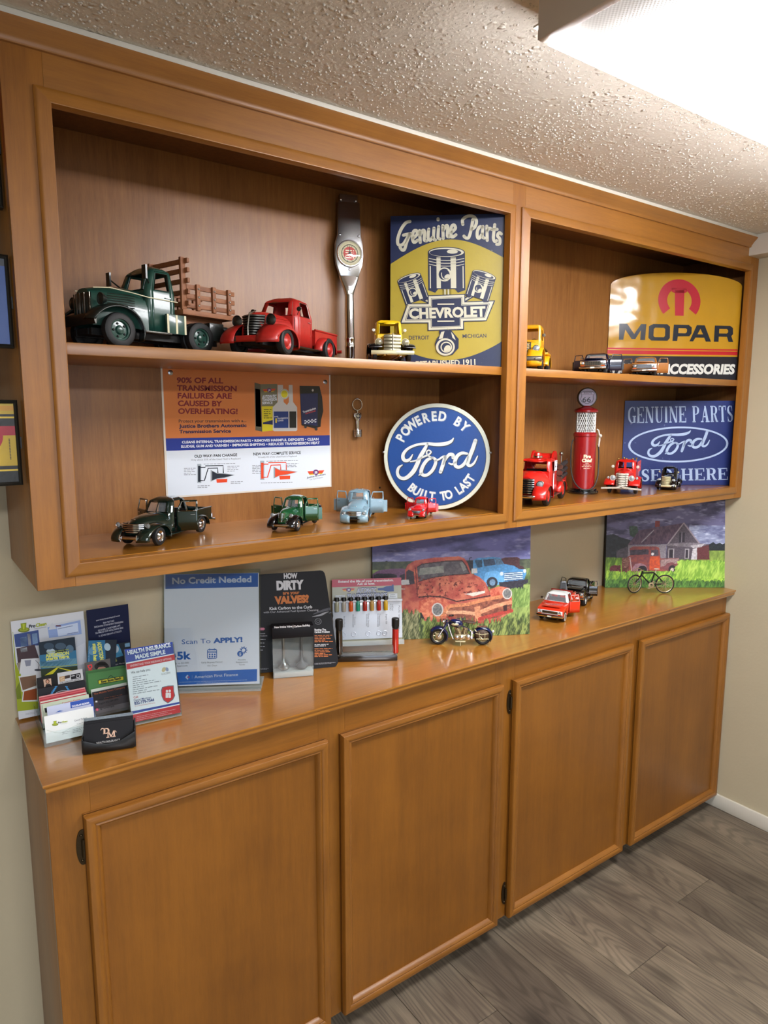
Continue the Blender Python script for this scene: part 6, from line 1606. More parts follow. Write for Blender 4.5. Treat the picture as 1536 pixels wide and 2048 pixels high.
# -- model petrol pump
PX, PY = -.690, -.150
pu = thing('model_petrol_pump', 'tall red model petrol pump with a round 66 globe and black hose', 'model', (PX, PY, 1.3026), -36, scale=.95)
prd = paint('pump red', '#8f1418', rough=.3, coat=.5, noise=.15)
MB().lathe([(.052, 0), (.053, .004), (.052, .010), (.047, .011), (.046, .018), (0, .018)], 40).build('base', blk, pu)
MB().lathe([(.0385, .018), (.0385, .20), (.0405, .202), (.0405, .211), (.0385, .213), (.036, .216)], 40).build('body', prd, pu)
mesh_m = mat('pump mesh', '#c9c9c4', rough=.4, metal=.5)
MB().lathe([(.030, .214), (.030, .286)], 40, cap=False).build('cylinder', mat('pump glass dark', '#6a6660', rough=.2, coat=.5), pu)
mb = MB(); N = 30
for i in range(N):
    a = 2*PI*i/N
    for s in (-1, 1):
        mb.tube([(.0335*math.cos(a+s*t*.9), .0335*math.sin(a+s*t*.9), .214+.072*t) for t in (0, .25, .5, .75, 1)], .0007, 4)
mb.build('mesh_screen', mesh_m, pu)
mb = MB()
for i in range(6): a = 2*PI*i/6+.3; mb.box(.034*math.cos(a)-.001, .034*math.cos(a)+.001, .034*math.sin(a)-.001, .034*math.sin(a)+.001, .213, .287)
mb.build('cage_posts', mat('pale metal', '#b8b4a8', rough=.4, metal=.6), pu)
MB().lathe([(.036, .284), (.0405, .287), (.0405, .292), (.037, .296), (.016, .304), (.013, .308), (0, .308)], 40).build('cap', prd, pu)
gb = MB(T(0, .008, .337) @ RX(90)).lathe([(0, -.002), (.027, 0), (.0335, .003), (.0345, .010), (.0335, .017), (.031, .0185), (.0305, .0165), (0, .0165)], 40, cap=False).build('globe', mat('globe rim', '#5f5c52', rough=.35, metal=.7), pu)
MB().tube([(0, 0, .304), (0, 0, .308)], .006, 10).build('globe_stem', GUN, gb)
P = Print([(268, 165), (542, 165), (542, 450), (268, 450)], .060, .060, y=-.009, org=(.030, .030))
P.ell('#b9b2cc', 405, 308, 137, 142); P.up(); P.poly('#24222e', (300, 225), (330, 210), (350, 215), (405, 208), (460, 215), (480, 208), (512, 225), (515, 250), (495, 280), (500, 340), (490, 380), (440, 400), (405, 415), (370, 405), (318, 385), (290, 340), (310, 280), (296, 250))
P.up(); P.poly('#c3bcd6', (306, 228), (332, 216), (350, 222), (405, 215), (460, 222), (478, 215), (505, 230), (507, 250), (488, 280), (492, 340), (484, 374), (438, 392), (405, 406), (372, 398), (324, 378), (298, 340), (318, 280), (304, 250))
P.up(); P.text('#3a3848', 'ROUTE', 345, 250, 470, 250, h=26, bold=0); P.text('#1c1a26', '66', 325, 383, 460, 383, h=82, bold=.01); P.rect('#3a3848', 312, 262, 500, 266)
o = P.build('globe_print', gb); o.location = (0, 0, .337)
# label wrapped on the body
P = Print([(0, 0), (100, 0), (100, 100), (0, 100)], .046, .058)
P.rect('#a3202c', 0, 0, 100, 100); P.up(); P.text('#e6d9b8', 'Fire', 22, 27, 78, 27, h=19, bold=.06); P.text('#e6d9b8', 'Chief', 10, 52, 90, 52, h=20, bold=.06)
for y, a, b in ((60, 38, 62), (69, 20, 80), (79, 12, 88), (90, 25, 75)): P.lines('#d8b8a0', a, y, b, 1, 1, th=3)
R_ = .0388
P.v = [(R_*math.sin((x-.023)/R_), -R_*math.cos((x-.023)/R_)+(y*1.0), z+.085) for x, y, z in P.v]; P.build('label', pu)
hose = [(-.041, 0, .19), (-.048, -.004, .17), (-.050, -.012, .10), (-.044, -.030, .05), (-.025, -.045, .022), (0, -.050, .016), (.024, -.045, .026), (.042, -.028, .06), (.048, -.012, .10), (.049, -.004, .15), (.046, -.002, .17)]
MB().tube(spline(hose, 5), .0026, 8).build('hose', mat('hose rubber', '#26221e', rough=.45), pu)
MB().tube([(.048, -.002, .165), (.050, -.003, .188), (.050, -.003, .20), (.046, -.002, .222), (.040, 0, .226)], [.003, .0035, .003, .0028, .0025], 8).ball((.052, -.006, .203), .006).build('nozzle', mat('off-white metal', '#c6c2b6'), pu)

# ============ on the worktop ============
ZT = .9005
# -- model motorcycle
blu = paint('deep blue', '#0f1d4a', rough=.15, coat=1)
crm = mat('cream metal', '#c9c19a')
nick = mat('warm nickel', '#b9ab8c', rough=.3, metal=.8, noise=.2, nscale=300)
lea = mat('brown leather', '#4a382c', rough=.6, noise=.3, nscale=200)
mt = thing('model_motorcycle', 'small dark blue model motorcycle with brown saddlebags on the worktop', 'model motorcycle', (-1.283, -.203, ZT), -37, scale=1.33)
# local: x right along the bike (front wheel at -x), z up; unit metres
def mwheel(x, r, hubm):
    w = MB(RX(90)).lathe([(r*.62, -.0045), (r*.80, -.0065), (r*.96, -.0045), (r, 0), (r*.96, .0045), (r*.80, .0065), (r*.62, .0045)], 32, cap=False).build('wheel', BLKR, mt, loc=(x, 0, r))
    m = MB(RX(90)).lathe([(r*.63, -.0048), (r*.57, -.004), (r*.57, .004), (r*.63, .0048)], 32, cap=False)
    m.lathe([(0, -.006), (r*.36, -.005), (r*.36, .005), (0, .006)], 20, cap=False)
    for i in range(8):
        a = 2*PI*i/8; m.tube([(0, 0, 0), (r*.60*math.cos(a), r*.60*math.sin(a), 0)], .0012, 5)
    m.build('rim', hubm, w); return w
mwheel(-.0485, .0193, nick); mwheel(.0485, .0188, nick)
for x, a0, a1 in ((-.0485, -35, 150), (.0485, 20, 215)):
    rows = []
    for i in range(17):
        a = math.radians(a0+(a1-a0)*i/16)
        a = PI-a if x > 0 else a
        rows.append([(x+(.0225-abs(k)*.0018)*math.cos(a), k*.0042, .0190+(.0225-abs(k)*.0018)*math.sin(a)) for k in (-2, -1, 0, 1, 2)])
    MB().grid(rows).build('mudguard', blu, mt, solid=.0008)
MB().tube([(-.0485, -.007, .0193), (-.032, -.007, .048), (-.029, -.007, .053)], .0019, 8).tube([(-.0485, .007, .0193), (-.032, .007, .048), (-.029, .007, .053)], .0019, 8).build('fork', CHR, mt)
MB().tube([(-.037, -.0075, .037), (-.029, -.0075, .053)], .0028, 8).tube([(-.037, .0075, .037), (-.029, .0075, .053)], .0028, 8).build('fork_cover', blu, mt)
MB().tube(spline([(-.020, -.024, .058), (-.027, -.018, .0605), (-.030, -.008, .060), (-.030, 0, .058), (-.030, .008, .060), (-.027, .018, .0605), (-.018, .024, .058)], 4), .0012, 6).build('handlebar', CHR, mt)
MB().tube([(-.024, -.022, .0585), (-.014, -.028, .057)], .0019, 6).tube([(-.024, .022, .0585), (-.014, .028, .057)], .0019, 6).build('grips', BLKR, mt)
MB(T(-.036, 0, .052) @ RY(-90)).lathe([(0, -.004), (.004, -.003), (.0062, 0), (.0062, .003), (0, .005)], 18, cap=False).build('headlight', CHR, mt)
MB(T(-.036, -.001, .0425) @ RY(-90)).lathe([(0, -.003), (.0038, 0), (.0038, .002), (0, .003)], 14, cap=False).build('horn', crm, mt)
MB(T(-.0105, 0, .0485) @ RY(8)).ball((0, 0, 0), 1, 22, 12, (.0165, .0095, .0092)).build('tank', blu, mt)
mb = MB(); mb.ball((-.0125, -.0082, .0478), 1, 14, 8, (.0085, .0022, .0032)).ball((-.0125, .0082, .0478), 1, 14, 8, (.0085, .0022, .0032)); mb.build('tank_panel', crm, mt)
MB(T(.018, 0, .0515) @ RY(6)).ball((0, 0, 0), 1, 18, 8, (.0155, .0085, .0028)).build('saddle', lea, mt)
MB().tube([(.017, 0, .049), (.0165, 0, .042), (.013, 0, .038)], .0011, 6).build('saddle_post', BLKR, mt)
MB().tube([(-.029, 0, .052), (-.021, 0, .026), (-.016, 0, .013)], .0019, 8).build('down_tube', CHR, mt)
MB().tube([(-.026, 0, .044), (.002, 0, .0425), (.016, 0, .036), (.024, 0, .028), (.0485, -.006, .0188)], .0016, 8).tube([(-.016, 0, .013), (.02, 0, .0125), (.0485, .006, .0188)], .0016, 8).build('frame', blu, mt)
mb = MB().box(-.014, .018, -.0075, .0075, .014, .0245)
mb.build('crankcase', nick, mt, bevel=.002)
for x, tilt in ((-.005, -22), (.009, 14)):
    c_ = MB(T(x, 0, .030) @ RY(tilt))
    prof = []
    for i in range(7): prof += [(.0066, -.007+i*.0022), (.0052, -.0062+i*.0022)]
    c_.lathe([(.005, -.008)]+prof+[(.0055, .0085), (0, .0095)], 16).build('cylinder', nick, mt)
mb = MB(RX(90)); mb.lathe([(0, .0075), (.0042, .009), (.0042, .0105), (0, .0115)], 18, T(-.0085, .0185, 0)); mb.lathe([(0, .0075), (.0045, .009), (.0045, .0105), (0, .0115)], 18, T(.001, .0185, 0)); mb.lathe([(0, .0075), (.0060, .009), (.0060, .0108), (0, .012)], 18, T(.0155, .0195, 0))
mb.build('engine_covers', CHR, mt)
MB().box(-.012, .010, -.014, -.008, .0095, .0115).box(-.012, .010, .008, .014, .0095, .0115).tube([(-.001, -.012, .0095), (-.001, -.014, .0008)], .001, 6).build('footboard', crm, mt, bevel=.0005)
MB().tube([(.014, -.0095, .022), (.022, -.0095, .020), (.026, -.0095, .030)], .0014, 6).box(.0225, .0255, -.0095, -.0065, .016, .034).build('exhaust', CHR, mt)
for sy in (-1, 1):
    b = MB(T(.0455, sy*.0115, .0265)).ball((0, 0, 0), 1, 18, 10, (.0150, .0042, .0105)).build('saddlebag', lea, mt)
    mb = MB(T(.0455, sy*.0115, .0265)).tube([(-.014, sy*.003, .003), (0, sy*.0047, .001), (.014, sy*.003, .003)], .0008, 5)
    for xx in (-.006, .006): mb.tube([(xx, sy*.0042, .006), (xx, sy*.0048, -.002), (xx, sy*.0042, -.007)], .0008, 5)
    mb.build('bag_straps', crm, b)
MB().tube([(.030, -.009, .037), (.047, -.017, .0165)], .0011, 6).tube([(.033, -.016, .018), (.060, -.016, .018)], .001, 6).build('bag_rail', crm, mt)
MB().box(.036, .058, -.006, .006, .0395, .0412).build('rack', blk, mt, bevel=.0006)
MB(T(.0715, 0, .030) @ RY(90)).lathe([(0, -.003), (.003, -.002), (.0032, .001), (0, .003)], 14, cap=False).build('tail_lamp', mat('white paint', '#d9dcd9'), mt)

# -- model bicycle
bk = thing('model_bicycle', 'small black wire model bicycle in front of the farmhouse canvas', 'model bicycle', (-.315, -.180, ZT), -36, scale=1.25)
bkf = mat('bicycle enamel', '#101010', rough=.35); brs = mat('pale brass', '#b5a284', rough=.35, metal=.7)
def bwheel(x, r, turn=0):
    w = MB(RX(90)).tube([(r*math.cos(2*PI*i/40), r*math.sin(2*PI*i/40), 0) for i in range(40)], .0021, 8, closed=True).build('wheel', BLKR, bk, loc=(x, 0, r+.0021), rz=turn)
    MB(RX(90)).tube([(r*.93*math.cos(2*PI*i/40), r*.93*math.sin(2*PI*i/40), 0) for i in range(40)], .0014, 6, closed=True).build('rim', brs, w)
    m = MB(RX(90))
    for i in range(16):
        a = 2*PI*i/16; m.tube([(0, 0, (-1)**i*.003), (r*.92*math.cos(a), r*.92*math.sin(a), 0)], .0005, 4)
    m.tube([(0, 0, -.005), (0, 0, .005)], .0022, 8); m.build('spokes', brs, w)
r = .0265
bwheel(-.045, r, 25); bwheel(.045, r, 0)
mb = MB()
for a, b in (((-.024, .062), (.011, .063)), ((-.026, .056), (.003, .026)), ((.013, .063), (.003, .026)), ((.014, .060), (.045, .029)), ((.003, .026), (.045, .029))): mb.tube([(a[0], 0, a[1]), (b[0], 0, b[1])], .0021, 8)
mb.tube([(-.029, 0, .049), (-.023, 0, .067)], .0026, 8)
mb.build('frame', bkf, bk)
MB().tube([(-.029, 0, .050), (-.033, -.004, .042), (-.045, -.005, .029)], .0015, 6).tube([(-.029, 0, .050), (-.033, .004, .042), (-.045, .005, .029)], .0015, 6).build('fork', bkf, bk)
for sy in (-1, 1):
    MB().tube(spline([(-.023, 0, .068), (-.026, sy*.008, .072), (-.031, sy*.013, .073), (-.040, sy*.014, .070), (-.043, sy*.014, .063), (-.038, sy*.014, .057)], 4), .0012, 6).build('handlebar', brs, bk)
MB().ball((.018, 0, .0745), 1, 14, 8, (.0085, .0045, .0018)).tube([(.014, 0, .062), (.017, 0, .0735)], .0013, 6).build('saddle', mat('pale saddle', '#b9b4a6', rough=.5), bk)
MB(T(.003, -.004, .026) @ RX(90)).lathe([(.004, 0), (.0085, .0004), (.0085, .0012), (.004, .0016)], 24, cap=False).build('chain_ring', brs, bk)
MB().tube([(.003, -.005, .026), (-.006, -.006, .018)], .0011, 6).tube([(.003, .005, .026), (.012, .006, .034)], .0011, 6).box(-.010, -.002, -.012, -.006, .0165, .0185).box(.008, .016, .006, .012, .033, .035).build('pedals', brs, bk)
MB().tube([(.004, -.0045, .034), (.045, -.004, .031)], .0006, 4).tube([(.004, -.0045, .018), (.045, -.004, .024)], .0006, 4).build('chain', brs, bk)
MB().tube([(.045, -.004, .026), (.047, -.010, .001)], .0006, 5).build('kickstand', brs, bk)

# ============ tin signs hung on the cabinet's left side ============
frm = mat('black sign frame', '#15140f', rough=.5)
def side_sign(name, label, z0, z1, xr, y, parts, cat='sign'):
    s = thing(name, label, cat, (xr-.30, y, z0))
    w, h = .30, z1-z0
    MB().box(.004, w-.004, .002, .016, .004, h-.004).build('panel', frm, s)
    rail_ring(0, w, 0, h, .016, [(0, 0), (0, .018), (.003, .020), (.006, .018), (.006, 0)], 'frame', s, frm, frm, (0, 0, 0))
    P = Print([(0, 0), (300, 0), (300, h*1000), (0, h*1000)], w, h, worn=True, y=.002, rough=.4)
    parts(P, h*1000); P.build('print', s); 
    MB().box(w-.03, w+.0032, .006, .014, h*.5-.01, h*.5+.01).build('bracket', frm, s)
    return s
def sg1(P, h): P.rect('#8d8d92', 6, 6, 294, h-6); P.up(); P.rect('#a83222', 6, 6, 294, h*.66); P.up(); P.rect('#9a98a0', 6, h*.67, 294, h-6)
def sg2(P, h): P.rect('#3a5aa0', 6, 6, 294, h-6); P.up(); P.rect('#3c4048', 6, 6, 294, 18)
def sg3(P, h):
    P.rect('#c2a22a', 6, 6, 294, h-6); P.up(); P.rect('#1a1916', 6, 24, 294, 44); P.rect('#a51f30', 6, 44, 294, 60); P.rect('#1a1916', 6, h-34, 294, h-6); P.up(); P.rect('#c8902a', 6, 10, 294, 18); P.rect('#d8b83a', 6, 28, 294, 31); P.rect('#d8b83a', 6, h-28, 294, h-25)
    P.ell('#a51f30', 215, h*.42, 60, 40); P.up()
    for i in range(14): P.rect('#3a3420', 283, h*.45+i*2.6, 285, h*.45+i*2.6+1.6)
side_sign('tin_sign', 'red and white framed tin sign at left edge, topmost of three', 1.905, 2.10, -2.4015, -.297, sg1)
side_sign('tin_sign', 'plain blue framed tin sign at left edge, middle of three', 1.677, 1.829, -2.4015, -.305, sg2)
side_sign('tin_sign', 'yellow, red and black striped tin sign at left edge, lowest of three', 1.444, 1.590, -2.4045, -.310, sg3)
# ============ papers, holders and displays at the left end of the worktop ============
ACR = clear('clear acrylic', '#f4f8f8', .05)
ACE = mat('acrylic edge', '#b9bdbb', rough=.15, alpha=.45)
PAPER = mat('white paper', '#d8dade', rough=.5)
def sheet(name, label, cat, pos, yaw, lean, w, h, corners, col, th=.0006, rough=.6, group=None, coat=0):
    o = flat_thing(name, label, cat, *pos, yaw, lean, group)
    MB().box(0, w, 0, th, 0, h).build('card', mat('card '+col, col, rough=rough, coat=coat, spec=.25) if isinstance(col, str) else col, o)
    return o, Print(corners, w, h, rough=rough, coat=coat)

# -- clear sign holder with blue and white sheet
nc = flat_thing('sign_holder', 'clear acrylic sign holder with a white and blue NO CREDIT NEEDED sheet', 'sign', -2.0989, -.0508, .9141, -30.6, 9.4)
w, h = .2270, .2707
MB().box(0, w, .0005, .0011, 0, h).build('sheet', mat('pale sheet', '#e6e6f4', rough=.5, spec=.3), nc)
P = Print([(110, 178), (1274, 157), (1285, 1520), (118, 1556)], w, h, rough=.5, y=.0003)
BL, TX = '#0f56ac', '#c2c8de'
P.poly(BL, (128, 180), (1266, 160), (1266, 330), (128, 356)); P.poly('#2e66bc', (130, 1385), (1255, 1340), (1252, 1490), (130, 1545)); P.up()
P.text(TX, 'No Credit Needed', 212, 294, 1186, 270, h=78, bold=.03)
P.text('#2b63b4', 'Scan To', 330, 1035, 682, 1022, h=60, bold=0); P.text('#2b63b4', 'APPLY!', 716, 1020, 1076, 1005, h=60, bold=.05)
P.text('#2b63b4', '$', 238, 1195, 262, 1193, h=45); P.text('#2b63b4', '5k', 272, 1222, 446, 1214, h=95, bold=.04)
P.text('#75787e', 'Up to $5,000', 232, 1280, 416, 1272, h=20, bold=0); P.text('#75787e', 'Approvals', 268, 1312, 400, 1306, h=20, bold=0)
P.text('#75787e', 'Early Buyout Period:', 572, 1270, 832, 1260, h=20, bold=0); P.text('#75787e', '101 Days', 645, 1308, 762, 1303, h=20, bold=0)
P.text('#75787e', 'Flexible', 1022, 1235, 1116, 1232, h=18, bold=0); P.text('#75787e', 'Repayment', 996, 1265, 1142, 1260, h=18, bold=0); P.text('#75787e', 'Terms', 1032, 1295, 1104, 1292, h=18, bold=0)
P.text('#c9cfe2', 'American First Finance', 485, 1454, 1020, 1422, h=36, bold=.01); P.rect('#8fa6d2', 455, 1415, 458, 1458)
P.poly('#c9cfe2', (372, 1440), (398, 1410), (412, 1420), (392, 1440), (412, 1460), (400, 1472)); P.poly('#d04a44', (402, 1440), (414, 1430), (426, 1440), (414, 1450))
P.lines('#a9bade', 300, 1500, 1130, 1, 10, th=5, slope=-.035); P.lines('#a9bade', 510, 1512, 890, 1, 10, th=5, slope=-.035); P.build('lettering', nc)
P.k = 2; C_ = '#2b63b4'
P.poly(C_, (640, 1108), (655, 1096), (748, 1094), (762, 1104), (762, 1200), (750, 1214), (655, 1218), (640, 1206)); P.up(); P.rect('#e2e2f2', 650, 1138, 752, 1206); P.rect('#e2e2f2', 650, 1108, 752, 1124); P.up()
for i in range(3):
    for j in range(2): P.rect(C_, 662+i*31, 1150+j*28, 682+i*31, 1170+j*28)
P.rect(C_, 668, 1086, 676, 1114); P.rect(C_, 726, 1084, 734, 1112)
P.k = 2
for i in range(9):
    a = 2*PI*i/9; P.stroke(C_, [(1088+26*math.cos(a), 1108+26*math.sin(a)), (1088+42*math.cos(a), 1108+42*math.sin(a))], 12, sp=False)
P.ell(C_, 1088, 1108, 33, 33, inner=.66); P.up(); P.ell('#e2e2f2', 1047, 1152, 42, 40); P.up(); P.ell(C_, 1047, 1152, 37, 36); P.up(); P.text('#c9cfe2', '$', 1034, 1172, 1060, 1172, h=38, bold=.02)
P.build('pictograms', nc)
MB().box(-.002, w+.004, -.0012, -.0004, -.012, h+.010).build('front_panel', ACR, nc)
MB().box(-.002, w+.004, .0014, .003, -.012, h+.010).build('back_panel', ACR, nc)
o2 = MB().box(-.002, w+.004, -.012, .075, 0, .003).box(-.002, w+.004, -.002, .002, .003, .010).build('base', ACE, nc)
o2.rotation_euler = (math.radians(9.4), 0, 0); o2.location = (0, .002, -.0135)

# -- black die-cut valve card with boxed valves
vc = flat_thing('display_card', 'black die-cut counter card asking HOW DIRTY are your VALVES?', 'display', -1.8992, -.0644, .9005, -19.8, 14.5)
W2, H2 = .2434, .2573
P = Print([(-147, 148), (734, 95), (788, 1022), (-104, 1111)], W2, H2, rough=.55)
out = [(20, 140), (625, 100), (650, 104), (668, 125), (678, 160), (798, 955), (795, 990), (775, 1025), (740, 1032), (560, 1045), (50, 1085), (10, 1085)]
poly = []
for X, Y in out:
    q = P.H @ (X, Y, 1); poly.append((q[0]/q[2], max(0, q[1]/q[2])))
MB().prism(poly[::-1], 0, .0015).build('card', mat('black card', '#121115', rough=.55, spec=.25), vc)
WH, ORG = '#cfd0d4', '#c9763c'
P.text(WH, 'HOW', 277, 178, 408, 174, h=50, bold=.05); P.text(WH, 'DIRTY', 208, 285, 470, 274, h=82, bold=.07); P.text(ORG, 'are your', 268, 332, 428, 326, h=34, bold=.03); P.text(ORG, 'VALVES?', 190, 420, 520, 402, h=68, bold=.07)
P.text(WH, 'Kick Carbon to the Curb', 140, 480, 550, 462, h=28, bold=.03); P.text('#aaaab0', 'with Our Advanced Fuel System Cleaning.', 82, 512, 614, 488, h=20, bold=.01)
P.text(WH, 'Busting The', 572, 678, 682, 676, h=18, bold=.05); P.text(WH, 'Carbon Problem', 572, 700, 718, 696, h=18, bold=.05)
P.lines(ORG, 572, 722, 748, 5, 15, th=6, slope=-.02); P.lines(WH, 572, 808, 706, 2, 15, th=6, slope=-.02); P.lines(ORG, 572, 850, 742, 6, 15, th=6, slope=-.02); P.lines('#9a9aa0', 572, 990, 772, 2, 9, th=3, slope=-.04)
P.text('#aaaab0', 'Formula', 48, 712, 98, 710, h=12); P.text('#aaaab0', 'Products', 48, 735, 118, 731, h=12); P.lines('#aaaab0', 48, 760, 100, 4, 34, th=6); P.lines('#8a8a90', 48, 1040, 130, 2, 10, th=3)
P.build('lettering', vc); P.k = 2
P.stroke('#8a8c92', [(550, 545), (620, 530), (680, 510), (735, 500)], [4, 16, 22, 8]); P.stroke('#4e5058', [(560, 520), (640, 490), (712, 470)], [6, 20, 26]); P.up()
P.stroke('#0c0c0e', [(575, 600), (600, 570), (640, 545), (690, 515), (735, 498), (738, 560), (640, 590)], [8, 10, 12, 14, 10, 10, 8]); P.ell('#7a7c82', 606, 590, 32, 30, inner=.85); P.ell('#7a7c82', 606, 590, 16, 15, inner=.8); P.ell('#0a0a0c', 592, 970, 20, 18)
P.poly('#b96f86', (45, 650), (85, 650), (98, 662), (85, 675), (45, 675)); P.build('artwork', vc)
cs = thing('valve_display_box', 'clear box holding two engine valves under a black lid', 'display', (-1.848, -.1285, ZT), -23.2)
CWd, CD, CHh = .1026, .034, .1351
for a in ((0, .0012, 0, CD), (CWd-.0012, CWd, 0, CD), (0, CWd, 0, .0012), (0, CWd, CD-.0012, CD)):
    MB().box(a[0], a[1], a[2], a[3], .0, CHh-.028).build('side_wall', ACR, cs)
MB().box(.001, CWd-.001, .001, CD-.001, 0, .016).build('foam_base', mat('white foam', '#b9b9b5', rough=.8), cs, bevel=.003)
MB().box(-.001, CWd+.001, -.001, CD+.001, CHh-.030, CHh).build('lid', mat('black card', '#18171b'), cs, bevel=.0015)
P = Print([(164, 637), (553, 612), (560, 1098), (175, 1128)], CWd, CHh, y=-.0012); P.text('#d6d6d8', 'New Intake Valve', 183, 641, 355, 630, h=19, bold=.04); P.text('#d6d6d8', 'Carbon Buildup', 370, 632, 524, 619, h=19, bold=.04); P.rect('#d6d6d8', 360, 608, 364, 642); P.build('lid_lettering', cs)
for x, m_, m2 in ((.028, CHR, STEEL), (.074, DCHR, mat('sooty steel', '#5a5a5c', rough=.5, metal=.7, noise=.4, nscale=200))):
    MB().lathe([(0, 0), (.0135, .001), (.0195, .006), (.0200, .009), (.0165, .012), (.009, .017), (.0045, .024), (.0035, .034), (.0035, .098), (0, .098)], 32, T(x, .017, .0165) @ Matrix.Diagonal((.8, .8, 1, 1))).build('engine_valve', m2, cs)

# -- transmission fluid sample stand
tb = flat_thing('fluid_sample_display', 'fluid sample stand with red banner board, eight vials and white tray', 'display', -1.6208, -.0450, .9230, -28.0, 9.0)
TW, TH = .1980, .1826
MB().box(0, TW, 0, .0015, 0, TH).build('board', mat('tan board', '#a2a087', rough=.35, coat=.3), tb)
P = Print([(695, 172), (1379, 172), (1395, 774), (712, 774)], TW, TH, rough=.3)
P.rect('#b02a40', 695, 172, 1381, 244); P.up(); P.text('#d9d4d8', 'Extend the life of your transmission.', 758, 203, 1304, 203, h=22, bold=.04); P.text('#d9d4d8', 'Ask us how.', 942, 230, 1120, 230, h=22, bold=.04)
P.text('#1c2456', 'AUTOMATIC', 936, 302, 1130, 302, h=46, bold=.10, shear=.12); P.up(); P.text('#c6cadb', 'AUTOMATIC', 940, 301, 1128, 301, h=42, bold=.03, shear=.12); P.k -= 1
P.text('#1c2456', 'TRANSMISSION SERVICE', 838, 358, 1238, 358, h=48, bold=.10, shear=.12); P.up(); P.text('#c6cadb', 'TRANSMISSION SERVICE', 842, 357, 1236, 357, h=44, bold=.03, shear=.12)
P.build('lettering', tb); P.k = 2
P.poly('#1d3c80', (1146, 265), (1200, 262), (1230, 250), (1290, 245), (1290, 234), (1304, 234), (1308, 300), (1240, 300), (1200, 288), (1146, 285)); P.poly('#c23a34', (792, 262), (860, 255), (924, 262), (910, 272), (806, 272)); P.poly('#d9a83a', (800, 274), (918, 274), (905, 284), (812, 284)); P.up(); P.ell('#5a3a72', 860, 272, 24, 20); P.up(); P.text('#e8e8ee', 'JB', 848, 280, 872, 280, h=17)
P.up(); P.poly('#c9ced0', (730, 318), (824, 318), (824, 362), (730, 362)); P.poly('#c9ced0', (1254, 318), (1342, 318), (1342, 366), (1254, 366)); P.up(); P.text('#777a80', 'Fluid', 765, 340, 792, 340, h=12); P.text('#777a80', 'Justice', 1272, 334, 1320, 334, h=11); P.text('#777a80', 'Brothers', 1272, 352, 1325, 352, h=11); P.build('logo_print', tb)
def pq(X, Y):
    q = P.H @ (X, Y, 1); return q[0]/q[2], q[1]/q[2]
TRY = mat('white plastic tray', '#c7cfda', rough=.3, coat=.4)
x0, z0 = pq(712, 735); x1, z1 = pq(1384, 366)
MB().box(x0, x1, -.004, -.0018, z0, z1).build('tray', TRY, tb, bevel=.001)
MB().box(x0, x1, -.016, -.004, z1-.006, z1).build('tray_ledge', TRY, tb, bevel=.0008)
P2 = Print([(695, 172), (1379, 172), (1395, 774), (712, 774)], TW, TH, y=-.0042)
def vtext(s, X, Y0, Y1, hh, col='#6a6e76'):
    P2.text(col, s, X, Y0, X+.01, Y1, h=hh, bold=0)
for X, Y0, Y1, s in ((812, 515, 615, 'Brake Fluid'), (916, 525, 600, 'Coolant'), (898, 500, 620, '30,000/60,000'), (1050, 500, 625, 'Power Steering'), (1032, 500, 615, '30,000/60,000'), (1160, 505, 615, 'Transmission'), (1142, 500, 625, '30,000/60,000'), (1226, 510, 600, 'Engine Oil'), (1284, 420, 480, 'NEW'), (1264, 415, 475, 'FLUID'), (1352, 435, 690, 'FLUID SERVICE TRAY')): vtext(s, X, Y0, Y1, 15 if X < 1250 else 17)
P2.build('tray_lettering', tb)
cupm = mat('tray cup', '#bcc5d2', rough=.2, coat=.5)
for X in (812, 912, 1052, 1160, 1220): 
    x_, z_ = pq(X, 685); MB(T(x_, -.0045, z_) @ RX(90)).tube([(.0062*math.cos(2*PI*i/20), .0062*math.sin(2*PI*i/20), 0) for i in range(20)], .0012, 6, closed=True).build('tray_cup', cupm, tb)
cols = ['#a9a890', '#b0aca0', '#d8581a', '#1c9478', '#a8221c', '#b08a44', '#b01c1c', '#c9a21c']
capm = mat('black cap', '#121212', rough=.4)
for i, c in enumerate(cols):
    X = 742+i*68.3; x_, zt = pq(X, 338); _, zb_ = pq(X, 472); _, zc = pq(X, 372)
    v = MB().lathe([(0, 0), (.0056, .001), (.0062, .003), (.0062, zc-zb_)], 18, cap=False).build('vial', mat('fluid '+c, c, rough=.12, coat=1), tb, loc=(x_, -.0115, zb_))
    MB().lathe([(.0070, 0), (.0070, zt-zc-.002), (.0062, zt-zc), (0, zt-zc)], 18).build('cap', capm, v, loc=(0, 0, zc-zb_))
MB().box(-.012, TW+.002, -.0215, -.0205, -.002, .010).box(-.012, TW+.002, -.0215, 0, -.0035, -.002).build('clear_lip', ACE, tb)
st = thing('tube_rack', 'dark rectangular rack base with clear front under the fluid samples', 'rack', (-1.655, -.098, ZT), -31)
MB().box(0, .177, -.018, .020, 0, .0155).build('base', mat('black gloss plastic', '#1c1a1a', rough=.15, coat=1), st, bevel=.0008)
MB().box(0, .177, -.018, -.016, .0155, .045).build('clear_front', ACR, st)
def tube_(name, label, px, py, z0_, fl, full=True):
    t = thing(name, label, 'test tube', (px, py, z0_), scale=1.2)
    MB().lathe([(0, 0), (.0045, .001), (.0075, .004), (.0078, .008), (.0078, .062)], 24, cap=False).build('glass', clear('tube glass', '#f0f4f4', .08), t)
    MB().lathe([(0, .0006), (.0043, .0014), (.0072, .0045), (.0075, .008), (.0075, .060), (0, .060)], 24).build('fluid', fl, t)
    MB().lathe([(.0088, .066), (.0088, .083), (.0078, .0845), (0, .0845)], 24).lathe([(.0078, .062), (.0078, .066)], 24).build('cap', capm, t)
    return t
